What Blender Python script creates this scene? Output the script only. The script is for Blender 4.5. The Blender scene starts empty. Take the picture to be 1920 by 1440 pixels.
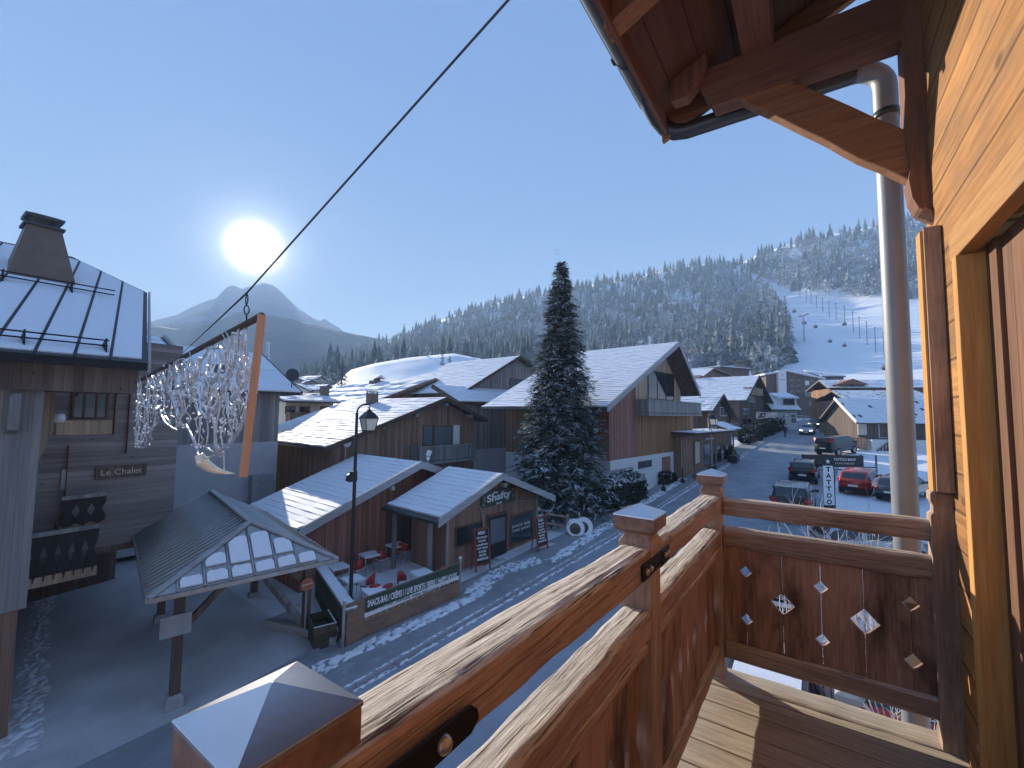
import bpy, math, random
import numpy as np
from mathutils import Vector, Matrix, noise
random.seed(7); np.random.seed(7)
R = math.radians
S = bpy.context.scene
COL = S.collection

# ------------------------------------------------------------------ camera
# world: eye at the origin (z = 0), +Y runs up the street, +X to the right (towards our own chalet wall)
FPX, HOR, ROLL, YAW = 820.0, 775.0, 0.011, R(34.5)
PITCH = math.atan((HOR - 720) / FPX)
def ray(px, py):
    a = (px - 960) / FPX; b = -(py - 720) / FPX
    c, s = math.cos(ROLL), math.sin(ROLL)
    x, y = a * c - b * s, a * s + b * c
    cp, sp = math.cos(PITCH), math.sin(PITCH)
    f, u = cp - y * sp, sp + y * cp
    cy, sy = math.cos(YAW), math.sin(YAW)
    return Vector((x * cy - f * sy, x * sy + f * cy, u))
G0, G1 = -7.3, 0.058
def gz(x, y):
    "height of the ground: the street climbs away from us"
    yy = max(-30.0, min(y, 118.0))
    return G0 + G1 * yy
def at(px, py, X=None, Y=None, Z=None, D=None):
    "where the line of sight meets a real plane of the place (wall, level, distance) or the sloping ground"
    d = ray(px, py)
    if X is not None: t = X / d.x
    elif Y is not None: t = Y / d.y
    elif Z is not None: t = Z / d.z
    elif D is not None: t = D / math.hypot(d.x, d.y)
    else: t = G0 / (d.z - G1 * d.y)
    return d * t
cam_d = bpy.data.cameras.new("camera"); cam = bpy.data.objects.new("camera", cam_d); COL.objects.link(cam)
cam_d.sensor_width = 36.0; cam_d.lens = FPX / 1920 * 36.0
cam_d.clip_start = 0.02; cam_d.clip_end = 12000
_f = ray(960, 720).normalized(); _r = (ray(961, 720) - ray(960, 720)).normalized(); _u = (ray(960, 719) - ray(960, 720)).normalized()
cam.matrix_world = Matrix(((_r.x, _u.x, -_f.x, 0), (_r.y, _u.y, -_f.y, 0), (_r.z, _u.z, -_f.z, 0), (0, 0, 0, 1)))
S.camera = cam

# ------------------------------------------------------------------ sky, sun, exposure
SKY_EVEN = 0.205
SUN_EL, SUN_AZ = R(18.0), R(-65.7)          # azimuth from +Y, negative = to the left
sd = Vector((math.sin(SUN_AZ) * math.cos(SUN_EL), math.cos(SUN_AZ) * math.cos(SUN_EL), math.sin(SUN_EL)))
W = bpy.data.worlds.new("World"); S.world = W; W.use_nodes = True
nt = W.node_tree; nt.nodes.clear()
def wn(t, **k):
    n = nt.nodes.new(t)
    for a, v in k.items(): setattr(n, a, v)
    return n
sky = wn('ShaderNodeTexSky', sky_type='NISHITA', sun_disc=False, sun_elevation=SUN_EL, sun_rotation=SUN_AZ,
         altitude=1000, air_density=1.0, dust_density=0.0, ozone_density=3.0)
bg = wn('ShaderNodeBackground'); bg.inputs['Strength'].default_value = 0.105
bg2 = wn('ShaderNodeBackground'); out = wn('ShaderNodeOutputWorld')
tc = wn('ShaderNodeTexCoord'); nrm = wn('ShaderNodeVectorMath', operation='NORMALIZE'); dot = wn('ShaderNodeVectorMath', operation='DOT_PRODUCT')
dot.inputs[1].default_value = sd
nt.links.new(tc.outputs['Generated'], nrm.inputs[0]); nt.links.new(nrm.outputs[0], dot.inputs[0])
def wm(op, a, b):
    n = wn('ShaderNodeMath', operation=op)
    for i, v in enumerate((a, b)):
        if v is None: continue
        if isinstance(v, (int, float)): n.inputs[i].default_value = v
        else: nt.links.new(v, n.inputs[i])
    return n.outputs[0]
c0 = wm('MAXIMUM', dot.outputs['Value'], 0.0)
core = wm('MULTIPLY', wm('POWER', c0, 3400.0), 14.0)      # the bright sun itself
mid = wm('MULTIPLY', wm('POWER', c0, 520.0), 0.45)      # its aureole in the thin winter air
wide = wm('MULTIPLY', wm('POWER', c0, 70.0), 0.05)
glow = wm('ADD', wm('ADD', core, mid), wide)
bg2.inputs['Color'].default_value = (1.0, 0.97, 0.92, 1)
nt.links.new(glow, bg2.inputs['Strength'])
add = wn('ShaderNodeAddShader')
# flattened sky: dimmed towards sun and horizon, unseen dome raised as added fill light
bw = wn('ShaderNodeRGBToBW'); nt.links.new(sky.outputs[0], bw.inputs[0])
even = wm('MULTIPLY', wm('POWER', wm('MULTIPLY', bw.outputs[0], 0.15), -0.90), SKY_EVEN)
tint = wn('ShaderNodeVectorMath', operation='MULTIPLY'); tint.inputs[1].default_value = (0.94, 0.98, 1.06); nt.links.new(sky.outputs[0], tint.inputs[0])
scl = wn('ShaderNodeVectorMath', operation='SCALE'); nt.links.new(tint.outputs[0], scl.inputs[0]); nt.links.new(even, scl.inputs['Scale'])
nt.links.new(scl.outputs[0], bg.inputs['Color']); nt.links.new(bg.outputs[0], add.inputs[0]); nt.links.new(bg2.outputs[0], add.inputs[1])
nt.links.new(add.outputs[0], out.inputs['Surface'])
sun_d = bpy.data.lights.new("sun", 'SUN'); sun_d.energy = 5.0; sun_d.angle = R(0.5); sun_d.color = (1.0, 0.90, 0.76)
sun_o = bpy.data.objects.new("sun", sun_d); COL.objects.link(sun_o)
sun_o.rotation_euler = (-sd).to_track_quat('-Z', 'Y').to_euler()
S.view_settings.view_transform = 'Standard'; S.view_settings.look = 'None'; S.view_settings.gamma = 1.0
S.view_settings.exposure = 1.2
S.cycles.use_denoising = True
S.cycles.max_bounces = 8; S.cycles.volume_bounces = 1

# ------------------------------------------------------------------ mesh helpers
WM = {}      # world matrix of every object that can be a parent
class MB:
    "collects faces; build() links them as ONE mesh object"
    def __init__(s): s.v = []; s.f = []; s.m = []; s.k = 0
    def add(s, vs, fs):
        o = len(s.v); s.v += [tuple(v) for v in vs]
        s.f += [tuple(i + o for i in f) for f in fs]; s.m += [s.k] * len(fs); return s
    def hexa(s, p):
        return s.add(p, [(0, 3, 2, 1), (4, 5, 6, 7), (0, 1, 5, 4), (1, 2, 6, 5), (2, 3, 7, 6), (3, 0, 4, 7)])
    def box(s, x0, x1, y0, y1, z0, z1):
        return s.hexa([(x0, y0, z0), (x1, y0, z0), (x1, y1, z0), (x0, y1, z0), (x0, y0, z1), (x1, y0, z1), (x1, y1, z1), (x0, y1, z1)])
    def poly(s, pts): return s.add(pts, [tuple(range(len(pts)))])
    def prism(s, pts, d):
        n = len(pts); d = Vector(d); q = [Vector(p) for p in pts]; t = [p + d for p in q]
        return s.add(q + t, [tuple(range(n))[::-1], tuple(range(n, 2 * n))] + [(i, (i + 1) % n, n + (i + 1) % n, n + i) for i in range(n)])
    def slab(s, a, b, c, d, th):
        a, b, c, d = map(Vector, (a, b, c, d)); n = (b - a).cross(d - a).normalized() * th
        if n.z > 0: n = -n
        return s.hexa([a + n, b + n, c + n, d + n, a, b, c, d])
    def bar(s, p, q, w, h, up=(0, 0, 1)):
        p, q = Vector(p), Vector(q); d = (q - p).normalized(); r = d.cross(Vector(up))
        if r.length < 1e-4: r = d.cross(Vector((0, 1, 0)))
        r.normalize(); u = r.cross(d); r *= w / 2; u *= h / 2
        return s.hexa([p - r - u, p + r - u, p + r + u, p - r + u, q - r - u, q + r - u, q + r + u, q - r + u])
    def tube(s, pts, r, n=8):
        pts = [Vector(p) for p in pts]; k = len(pts); rs = r if isinstance(r, (list, tuple)) else [r] * k
        vs = []; a = None
        for i, p in enumerate(pts):
            d = (pts[min(i + 1, k - 1)] - pts[max(i - 1, 0)]).normalized()
            if a is None or abs(a.dot(d)) > .95: a = Vector((0, 0, 1)) if abs(d.z) < .9 else Vector((1, 0, 0))
            e = d.cross(a).normalized(); g = e.cross(d); a = g
            vs += [p + (e * math.cos(2 * math.pi * j / n) + g * math.sin(2 * math.pi * j / n)) * rs[i] for j in range(n)]
        fs = [(i * n + j, i * n + (j + 1) % n, (i + 1) * n + (j + 1) % n, (i + 1) * n + j) for i in range(k - 1) for j in range(n)]
        return s.add(vs, fs + [tuple(range(n))[::-1], tuple(range((k - 1) * n, k * n))])
    def lathe(s, c, prof, n=12, sq=False):
        c = Vector(c); vs = []; off = math.pi / 4 if sq else 0; q = math.sqrt(2) if sq else 1
        for r, z in prof:
            vs += [c + Vector((math.cos(off + 2 * math.pi * j / n) * r * q, math.sin(off + 2 * math.pi * j / n) * r * q, z)) for j in range(n)]
        k = len(prof)
        fs = [(i * n + j, i * n + (j + 1) % n, (i + 1) * n + (j + 1) % n, (i + 1) * n + j) for i in range(k - 1) for j in range(n)]
        return s.add(vs, fs + [tuple(range(n))[::-1], tuple(range((k - 1) * n, k * n))])
    def sq(s, c, prof): return s.lathe(c, prof, 4, True)
    def ball(s, c, r, n=8, m=6, sz=1.0):
        return s.lathe(c, [(max(1e-3, r * math.sin(math.pi * i / m)), -r * sz * math.cos(math.pi * i / m)) for i in range(m + 1)], n)
    def build(s, name, mats, parent=None, local=False, loc=None, smooth=False, bevel=0):
        if not isinstance(mats, (list, tuple)): mats = [mats]
        if parent is not None: M = WM[parent]
        elif loc is not None: M = Matrix.Translation(Vector(loc))
        else: M = Matrix.Identity(4)
        vs = s.v
        if not local:
            I = np.array(M.inverted()); a = np.array(vs, dtype=float).reshape(-1, 3)
            vs = (a @ I[:3, :3].T + I[:3, 3]).tolist()
        me = bpy.data.meshes.new(name); me.from_pydata(vs, [], s.f)
        for m in mats: me.materials.append(m)
        if len(mats) > 1: me.polygons.foreach_set('material_index', s.m)
        if smooth: me.polygons.foreach_set('use_smooth', [True] * len(s.f))
        me.validate(); me.update()
        o = bpy.data.objects.new(name, me); COL.objects.link(o)
        if parent is not None: o.parent = parent
        elif loc is not None: o.location = loc
        WM[o] = M
        if bevel:
            b = o.modifiers.new("bevel", 'BEVEL'); b.width = bevel; b.segments = 2; b.limit_method = 'ANGLE'; b.angle_limit = R(40)
        return o
def np_mesh(name, V, F, mats, midx=None, parent=None, smooth=False):
    "fast mesh from arrays of triangles"
    V = np.asarray(V, np.float32); F = np.asarray(F, np.int32); k = F.shape[1]
    me = bpy.data.meshes.new(name); me.vertices.add(len(V)); me.vertices.foreach_set('co', V.ravel())
    me.loops.add(F.size); me.loops.foreach_set('vertex_index', F.ravel())
    me.polygons.add(len(F)); me.polygons.foreach_set('loop_start', np.arange(0, F.size, k, dtype=np.int32))
    for m in mats: me.materials.append(m)
    if midx is not None: me.polygons.foreach_set('material_index', np.asarray(midx, np.int32))
    me.update(calc_edges=True); me.validate()
    o = bpy.data.objects.new(name, me); COL.objects.link(o)
    if parent is not None: o.parent = parent
    return o
def tag(o, label=None, cat=None, group=None, kind=None):
    for k, v in (('label', label), ('category', cat), ('group', group), ('kind', kind)):
        if v: o[k] = v
    return o
def thing(name, label, cat, loc=(0, 0, 0), rz=0.0, group=None):
    o = bpy.data.objects.new(name, None); COL.objects.link(o); o.location = loc; o.rotation_euler = (0, 0, rz)
    o.empty_display_size = .3
    WM[o] = Matrix.Translation(Vector(loc)) @ Matrix.Rotation(rz, 4, 'Z')
    return tag(o, label, cat, group)
def struct(o): o['kind'] = 'structure'; return o
def copy_tree(o, parent=None):
    c = o.copy(); COL.objects.link(c)
    if parent is not None: c.parent = parent
    for ch in list(o.children): copy_tree(ch, c)
    return c
def dup(o, loc, rz, label=None, sc=None):
    c = copy_tree(o); c.location = loc; c.rotation_euler = (0, 0, rz)
    if sc: c.scale = sc
    if label: c['label'] = label
    WM[c] = Matrix.Translation(Vector(loc)) @ Matrix.Rotation(rz, 4, 'Z')
    return c
def text(name, s, w, h, mat, parent, M, bold=.015, depth=.004):
    "lettering as a thin mesh, fitted to w x h, lying in the plane of matrix M (x right, y up)"
    cu = bpy.data.curves.new(name, 'FONT'); cu.body = s; cu.size = 1; cu.offset = bold; cu.extrude = .01; cu.align_x = 'CENTER'; cu.align_y = 'CENTER'
    cu.resolution_u = 3
    t = bpy.data.objects.new(name, cu); COL.objects.link(t); bpy.context.view_layer.update()
    me = bpy.data.meshes.new_from_object(t.evaluated_get(bpy.context.evaluated_depsgraph_get()))
    bpy.data.objects.remove(t)
    v = np.zeros(len(me.vertices) * 3); me.vertices.foreach_get('co', v); v = v.reshape(-1, 3)
    lo, hi = v.min(0), v.max(0); v -= (lo + hi) / 2; v[:, 0] *= w / (hi[0] - lo[0]); v[:, 1] *= h / (hi[1] - lo[1]); v[:, 2] *= depth / .02
    T = np.array(WM[parent].inverted() @ M); v = v @ T[:3, :3].T + T[:3, 3]
    me.vertices.foreach_set('co', v.ravel()); me.materials.clear(); me.materials.append(mat); me.update()
    o = bpy.data.objects.new(name, me); COL.objects.link(o); o.parent = parent; WM[o] = WM[parent]
    return o
def frame_m(o, x, y):
    "matrix with origin o, local x and y directions given"
    x = Vector(x).normalized(); y = Vector(y); z = x.cross(y).normalized(); y = z.cross(x)
    return Matrix(((x.x, y.x, z.x, o[0]), (x.y, y.y, z.y, o[1]), (x.z, y.z, z.z, o[2]), (0, 0, 0, 1)))

# ------------------------------------------------------------------ materials
def mat(name):
    m = bpy.data.materials.new(name); m.use_nodes = True
    return m, m.node_tree, m.node_tree.nodes['Principled BSDF']
def nn(t, ty, **k):
    n = t.nodes.new(ty)
    for a, v in k.items():
        if a in n.inputs.keys() if isinstance(a, str) and not hasattr(n, a) else False: n.inputs[a].default_value = v
        elif hasattr(n, a): setattr(n, a, v)
        else: n.inputs[a].default_value = v
    return n
def noise_n(t, vec, scale, detail=4, rough=.6, dist=0.0):
    n = t.nodes.new('ShaderNodeTexNoise'); n.inputs['Scale'].default_value = scale; n.inputs['Detail'].default_value = detail
    n.inputs['Roughness'].default_value = rough; n.inputs['Distortion'].default_value = dist
    if vec is not None: t.links.new(vec, n.inputs['Vector'])
    return n.outputs['Fac']
def ramp(t, fac, stops):
    r = t.nodes.new('ShaderNodeValToRGB'); t.links.new(fac, r.inputs[0]); e = r.color_ramp.elements
    while len(e) < len(stops): e.new(.5)
    for el, (p, c) in zip(e, stops): el.position = p; el.color = (*c, 1) if len(c) == 3 else c
    return r.outputs[0]
def mix(t, fac, a, b, mode='MIX'):
    m = t.nodes.new('ShaderNodeMix'); m.data_type = 'RGBA'; m.blend_type = mode
    for i, v in ((0, fac), (6, a), (7, b)):
        if hasattr(v, 'is_linked'): t.links.new(v, m.inputs[i])
        elif isinstance(v, (int, float)): m.inputs[i].default_value = v
        else: m.inputs[i].default_value = (*v, 1)
    return m.outputs[2]
def math_n(t, op, a, b=None):
    m = t.nodes.new('ShaderNodeMath'); m.operation = op
    for i, v in ((0, a), (1, b)):
        if v is None: continue
        if isinstance(v, (int, float)): m.inputs[i].default_value = v
        else: t.links.new(v, m.inputs[i])
    return m.outputs[0]
def bump(t, b, h, strength=.3, dist=.01):
    n = t.nodes.new('ShaderNodeBump'); n.inputs['Strength'].default_value = strength; n.inputs['Distance'].default_value = dist
    t.links.new(h, n.inputs['Height']); t.links.new(n.outputs[0], b.inputs['Normal'])
def coords(t, scale=(1, 1, 1), rot=(0, 0, 0)):
    c = t.nodes.new('ShaderNodeTexCoord'); m = t.nodes.new('ShaderNodeMapping')
    m.inputs['Scale'].default_value = scale; m.inputs['Rotation'].default_value = rot
    t.links.new(c.outputs['Object'], m.inputs['Vector']); return m.outputs[0], c.outputs['Object']
def plain(name, col, rough=.6, metal=0.0, var=.12, scale=8.0, spec=None, bmp=0.0):
    m, t, b = mat(name); v, o = coords(t)
    f = noise_n(t, v, scale, 5)
    dk = tuple(c * (1 - var) for c in col); lt = tuple(min(1, c * (1 + var)) for c in col)
    t.links.new(ramp(t, f, [(.3, dk), (.7, lt)]), b.inputs['Base Color'])
    b.inputs['Roughness'].default_value = rough; b.inputs['Metallic'].default_value = metal
    if spec is not None: b.inputs['Specular IOR Level'].default_value = spec
    if bmp: bump(t, b, noise_n(t, v, scale * 3, 4), bmp, .01)
    return m
def wood_nodes(t, dk, lt, axis='Z', grain=26.0, plank=None, stain=None, stain_amt=.5, knots=True, gap=.03):
    """sawn timber: grain stretched along axis; plank = ('X','Y','Z' or 'XY', width) adds board joints and a tone per board"""
    i = 'XYZ'.index(axis); sc = [grain] * 3; sc[i] = grain * .045
    v, o = coords(t, sc)
    vec = v; pid = None
    if plank:
        sx = t.nodes.new('ShaderNodeSeparateXYZ'); t.links.new(o, sx.inputs[0])
        u = sx.outputs['XYZ'.index(plank[0])] if len(plank[0]) == 1 else math_n(t, 'ADD', sx.outputs[0], sx.outputs[1])
        u = math_n(t, 'DIVIDE', u, plank[1]); pid = math_n(t, 'FLOOR', u); fr = math_n(t, 'FRACT', u)
        wnz = t.nodes.new('ShaderNodeTexWhiteNoise'); wnz.noise_dimensions = '1D'; t.links.new(pid, wnz.inputs['W'])
        off = t.nodes.new('ShaderNodeVectorMath'); off.operation = 'MULTIPLY_ADD'
        t.links.new(wnz.outputs['Color'], off.inputs[0]); off.inputs[1].default_value = (60, 60, 60); t.links.new(v, off.inputs[2]); vec = off.outputs[0]
    f1 = noise_n(t, vec, 1.0, 7, .62, .35)
    f2 = noise_n(t, vec, 4.5, 4, .7)
    g = math_n(t, 'ADD', math_n(t, 'MULTIPLY', f1, .7), math_n(t, 'MULTIPLY', f2, .3))
    md = tuple((a + c) / 2 for a, c in zip(dk, lt))
    col = ramp(t, g, [(.30, dk), (.48, md), (.68, lt)])
    if pid is not None:
        tone = math_n(t, 'ADD', math_n(t, 'MULTIPLY', wnz.outputs['Value'], .5), .74)
        cmb = t.nodes.new('ShaderNodeCombineColor')
        for k in range(3): t.links.new(tone, cmb.inputs[k])
        col = mix(t, 1.0, col, cmb.outputs[0], 'MULTIPLY')
    if knots:
        ks = [3.2] * 3; ks[i] = 1.5
        kv, _ = coords(t, ks); vo = t.nodes.new('ShaderNodeTexVoronoi'); t.links.new(kv, vo.inputs['Vector']); vo.inputs['Scale'].default_value = 1.0
        kf = ramp(t, vo.outputs['Distance'], [(.035, (1, 1, 1)), (.085, (0, 0, 0))])
        col = mix(t, math_n(t, 'MULTIPLY', kf, .75), col, tuple(c * .35 for c in dk))
    if stain:
        sv, _ = coords(t, tuple(1.2 if k == i else 3.5 for k in range(3)))
        sf = ramp(t, noise_n(t, sv, 1.0, 5, .65, .6), [(.46, (0, 0, 0)), (.66, (1, 1, 1))])
        col = mix(t, math_n(t, 'MULTIPLY', sf, stain_amt), col, stain)
    h = g
    if plank:
        e = ramp(t, fr, [(0, (1, 1, 1)), (gap, (0, 0, 0)), (1 - gap, (0, 0, 0)), (1, (1, 1, 1))])
        col = mix(t, math_n(t, 'MULTIPLY', e, .9), col, tuple(c * .22 for c in dk))
        h = math_n(t, 'SUBTRACT', g, e)
    return col, h
def wood(name, dk, lt, axis='Z', grain=26.0, plank=None, rough=.75, bmp=.35, **k):
    m, t, b = mat(name); col, h = wood_nodes(t, dk, lt, axis, grain, plank, **k)
    t.links.new(col, b.inputs['Base Color']); b.inputs['Roughness'].default_value = rough
    b.inputs['Specular IOR Level'].default_value = .3
    bump(t, b, h, bmp, .006)
    return m
def worn_wood(name, side, top, axis, grain):
    "stained timber whose upper face the weather has bleached (vertex attribute 'worn')"
    m, t, b = mat(name); c1, h1 = wood_nodes(t, side[0], side[1], axis, grain, stain=side[2], stain_amt=.6); c2, h2 = wood_nodes(t, top[0], top[1], axis, grain * 1.2, stain=top[2], stain_amt=.35)
    at_ = t.nodes.new('ShaderNodeAttribute'); at_.attribute_name = 'worn'
    f = math_n(t, 'ADD', at_.outputs['Fac'], math_n(t, 'MULTIPLY', math_n(t, 'SUBTRACT', h1, .5), 1.6))
    f = ramp(t, f, [(.42, (0, 0, 0)), (.58, (1, 1, 1))])
    fc = math_n(t, 'ADD', math_n(t, 'MULTIPLY', f, .7), .2)
    # open cracks running with the grain
    i = 'XYZ'.index(axis); sc = [230.0] * 3; sc[i] = 2.6; v, o = coords(t, sc)
    cr = ramp(t, noise_n(t, v, 1.0, 3, .5, .2), [(.34, (1, 1, 1)), (.41, (0, 0, 0))])
    col = mix(t, math_n(t, 'MULTIPLY', cr, fc), mix(t, f, c1, c2), (.05, .035, .028))
    t.links.new(col, b.inputs['Base Color']); b.inputs['Roughness'].default_value = .88; b.inputs['Specular IOR Level'].default_value = .2
    bump(t, b, math_n(t, 'SUBTRACT', math_n(t, 'ADD', h1, h2), cr), .9, .004); return m

def snow_mat(name='snow', col=(.80, .82, .86), dirt=None, dirt_lo=.55, sc=6):
    m, t, b = mat(name); v, o = coords(t)
    f = noise_n(t, v, sc, 6); c = ramp(t, f, [(.3, tuple(x * .93 for x in col)), (.7, col)])
    if dirt:
        d = ramp(t, noise_n(t, v, .55, 8, .68), [(dirt_lo, (0, 0, 0)), (dirt_lo + .09, (1, 1, 1))])
        c = mix(t, d, c, dirt)
    t.links.new(c, b.inputs['Base Color']); b.inputs['Roughness'].default_value = .7
    b.inputs['Specular IOR Level'].default_value = .2
    bump(t, b, noise_n(t, v, sc * 4, 5), .35, .02)
    return m
def glass_mat(name, col=(.03, .04, .05), rough=.04):
    m, t, b = mat(name); b.inputs['Base Color'].default_value = (*col, 1); b.inputs['Roughness'].default_value = rough
    b.inputs['Specular IOR Level'].default_value = .8
    v, o = coords(t, (1, 1, 1)); bump(t, b, noise_n(t, v, 1.3, 2), .05, .02)
    return m
def asphalt(name, col, snow_amt=(.6, .7), snow_sc=.5, stretch=(1, 1, 1)):
    m, t, b = mat(name); v, o = coords(t, stretch)
    f = noise_n(t, o, 55, 6, .7); g = noise_n(t, o, .7, 6, .6)
    c = ramp(t, f, [(.3, tuple(x * .7 for x in col)), (.72, tuple(x * 1.3 for x in col))])
    c = mix(t, ramp(t, g, [(.35, (0, 0, 0)), (.7, (.5, .5, .5))]), c, tuple(min(1, x * 1.7 + .02) for x in col))
    s1 = noise_n(t, v, snow_sc, 9, .7)
    sf = ramp(t, s1, [(snow_amt[0], (0, 0, 0)), (snow_amt[1], (1, 1, 1))])
    c = mix(t, sf, c, (.72, .75, .80))
    t.links.new(c, b.inputs['Base Color']); b.inputs['Roughness'].default_value = .8; b.inputs['Specular IOR Level'].default_value = .25
    bump(t, b, f, .25, .01)
    return m
M = {}
M['snow'] = snow_mat(); M['snow_ground'] = snow_mat('snow_ground', (.80, .82, .86), (.20, .19, .185), .62)
M['snow_far'] = snow_mat('snow_far', (.91, .92, .94), None, sc=.05)
M['road'] = asphalt('road_asphalt', (.26, .275, .305), (.68, .84), .9, (.9, .12, 1))
M['pave'] = asphalt('pavement_asphalt', (.24, .25, .265), (.56, .95), 2.2, (1.2, .4, 1))
M['plaza'] = asphalt('plaza_paving', (.46, .465, .475), (.70, .85), .7)
M['kerb'] = plain('kerb_stone', (.34, .34, .36), .8, bmp=.3)
# own chalet
M['wall_pl'] = wood('honey_wall_planks', (.22, .088, .024), (.55, .265, .08), 'Y', 42, ('Z', .168), stain=(.15, .10, .07), stain_amt=.5, gap=.055)
M['honey'] = wood('honey_timber', (.40, .17, .045), (.74, .38, .12), 'Z', 40)
M['honey_y'] = wood('honey_timber_lying', (.26, .115, .035), (.56, .29, .10), 'Y', 40, stain=(.22, .17, .12), stain_amt=.4)
M['beam_x'] = wood('brown_beam_across', (.11, .05, .034), (.26, .125, .08), 'X', 40)
M['beam_y'] = wood('brown_beam_along', (.11, .05, .034), (.26, .125, .08), 'Y', 40)
M['beam_z'] = wood('brown_beam_upright', (.12, .055, .034), (.29, .14, .085), 'Z', 40)
M['brace'] = wood('brown_brace', (.15, .065, .035), (.37, .18, .09), 'X', 40)
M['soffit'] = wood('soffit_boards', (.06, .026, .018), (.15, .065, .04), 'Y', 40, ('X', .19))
M['door'] = wood('door_boards', (.12, .055, .03), (.29, .145, .08), 'Z', 40, ('Y', .17), stain=(.10, .06, .045), stain_amt=.4)
M['post'] = wood('post_oak', (.27, .17, .125), (.58, .41, .30), 'Z', 90, stain=(.05, .032, .026), stain_amt=.65, bmp=.6)
M['rail'] = worn_wood('front_rail_timber', ((.29, .185, .145), (.64, .44, .345), (.26, .165, .13)), ((.26, .21, .17), (.86, .80, .71), (.62, .53, .44)), 'Y', 120)
M['rail_x'] = worn_wood('end_rail_timber', ((.24, .165, .13), (.56, .41, .32), (.20, .14, .115)), ((.26, .21, .17), (.82, .75, .66), (.60, .51, .42)), 'X', 120)
M['rail_side'] = wood('beam_timber', (.15, .09, .07), (.42, .27, .20), 'Y', 70)
M['boards'] = wood('railing_boards', (.25, .135, .095), (.56, .345, .25), 'Z', 80, stain=(.035, .022, .02), stain_amt=.85, bmp=.5)
M['deck'] = wood('deck_boards', (.24, .19, .14), (.64, .55, .43), 'X', 80, rough=.88, stain=(.30, .25, .19), stain_amt=.5, bmp=.6)
M['iron'] = plain('black_iron', (.022, .022, .026), .5, .7)
M['bolt'] = plain('bolt_steel', (.50, .42, .36), .35, .9)
M['capmetal'] = plain('zinc_cap', (.60, .61, .64), .24, .95, .1, 5, bmp=.04)
M['copper'] = plain('brown_copper', (.27, .165, .12), .55, .35, .35, 30)
M['gutter'] = plain('dark_gutter', (.085, .09, .09), .38, .6)
M['pipe'] = plain('grey_downpipe', (.30, .315, .33), .48, .2, .08)
# village
M['w_red'] = wood('reddish_larch_boards', (.20, .09, .065), (.42, .205, .15), 'Z', 6, ('XY', .17))
M['w_dark'] = wood('dark_chalet_boards', (.09, .066, .056), (.21, .15, .12), 'Z', 6, ('XY', .17))
M['w_brown'] = wood('brown_chalet_boards', (.18, .105, .072), (.38, .235, .165), 'Z', 6, ('XY', .18))
M['w_gold'] = wood('golden_larch_boards', (.20, .095, .042), (.42, .22, .105), 'Z', 6, ('XY', .18))
M['w_grey'] = wood('greyed_boards', (.17, .16, .155), (.40, .38, .36), 'Z', 6, ('XY', .15))
M['w_pale'] = wood('pale_larch_boards', (.32, .23, .15), (.60, .46, .32), 'Z', 6, ('XY', .18))
M['w_horiz'] = wood('horizontal_siding', (.19, .16, .15), (.37, .32, .295), 'Y', 6, ('Z', .14))
M['trim'] = wood('silvered_trim', (.26, .26, .26), (.46, .46, .46), 'Y', 8)
M['trim_dk'] = wood('dark_trim', (.045, .03, .024), (.12, .08, .06), 'Y', 8)
M['roofdk'] = plain('dark_roof', (.055, .055, .06), .6)
M['stone_w'] = None
m, t, b = mat('white_stone'); v, o = coords(t, (1, 1, 1))
br = t.nodes.new('ShaderNodeTexBrick'); br.inputs['Scale'].default_value = 1.0
br.inputs['Color1'].default_value = (.78, .76, .74, 1); br.inputs['Color2'].default_value = (.62, .60, .60, 1); br.inputs['Mortar'].default_value = (.45, .44, .45, 1)
br.inputs['Mortar Size'].default_value = .012; br.inputs['Brick Width'].default_value = .9; br.inputs['Row Height'].default_value = .17
cx = t.nodes.new('ShaderNodeSeparateXYZ'); cc = t.nodes.new('ShaderNodeCombineXYZ'); t.links.new(v, cx.inputs[0])
t.links.new(math_n(t, 'ADD', cx.outputs[0], cx.outputs[1]), cc.inputs[0]); t.links.new(cx.outputs[2], cc.inputs[1]); t.links.new(cc.outputs[0], br.inputs['Vector'])
t.links.new(mix(t, noise_n(t, v, 3, 5), br.outputs[0], (.72, .70, .69)), b.inputs['Base Color']); b.inputs['Roughness'].default_value = .85
bump(t, b, br.outputs['Fac'], .3, -.01); M['stone_w'] = m
M['plaster'] = plain('grey_plaster', (.52, .51, .53), .9, var=.07, scale=2, bmp=.15)
M['plaster_w'] = plain('white_plaster', (.74, .72, .69), .9, var=.06, scale=2, bmp=.15)
M['plaster_y'] = plain('cream_plaster', (.66, .58, .46), .9, var=.06, scale=2, bmp=.15)
M['concrete'] = plain('concrete', (.34, .34, .345), .9, var=.15, scale=4, bmp=.3)
M['glass'] = glass_mat('window_glass'); M['glass_l'] = glass_mat('pale_window_glass', (.16, .18, .20), .08)
M['frame_w'] = plain('white_frame', (.74, .74, .74), .5); M['frame_b'] = wood('brown_frame', (.10, .05, .03), (.20, .11, .07), 'Z', 10)
M['metalroof'] = plain('ribbed_steel_roof', (.36, .355, .35), .30, .55, .15, 6)
M['black'] = plain('black_paint', (.012, .012, .014), .45)
M['lampglass'] = plain('frosted_lamp_glass', (.78, .70, .56), .35, var=.05)
M['red_pl'] = plain('red_plastic', (.45, .035, .03), .4); M['chrome'] = plain('chrome_tube', (.62, .62, .64), .25, .9)
M['white'] = plain('white_paint', (.80, .80, .80), .5, var=.04); M['green'] = plain('dark_green_board', (.045, .075, .055), .6)
M['chalkb'] = plain('chalkboard_black', (.02, .02, .022), .6)
M['redframe'] = wood('red_stained_frame', (.22, .05, .035), (.40, .12, .08), 'Z', 20)
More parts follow.
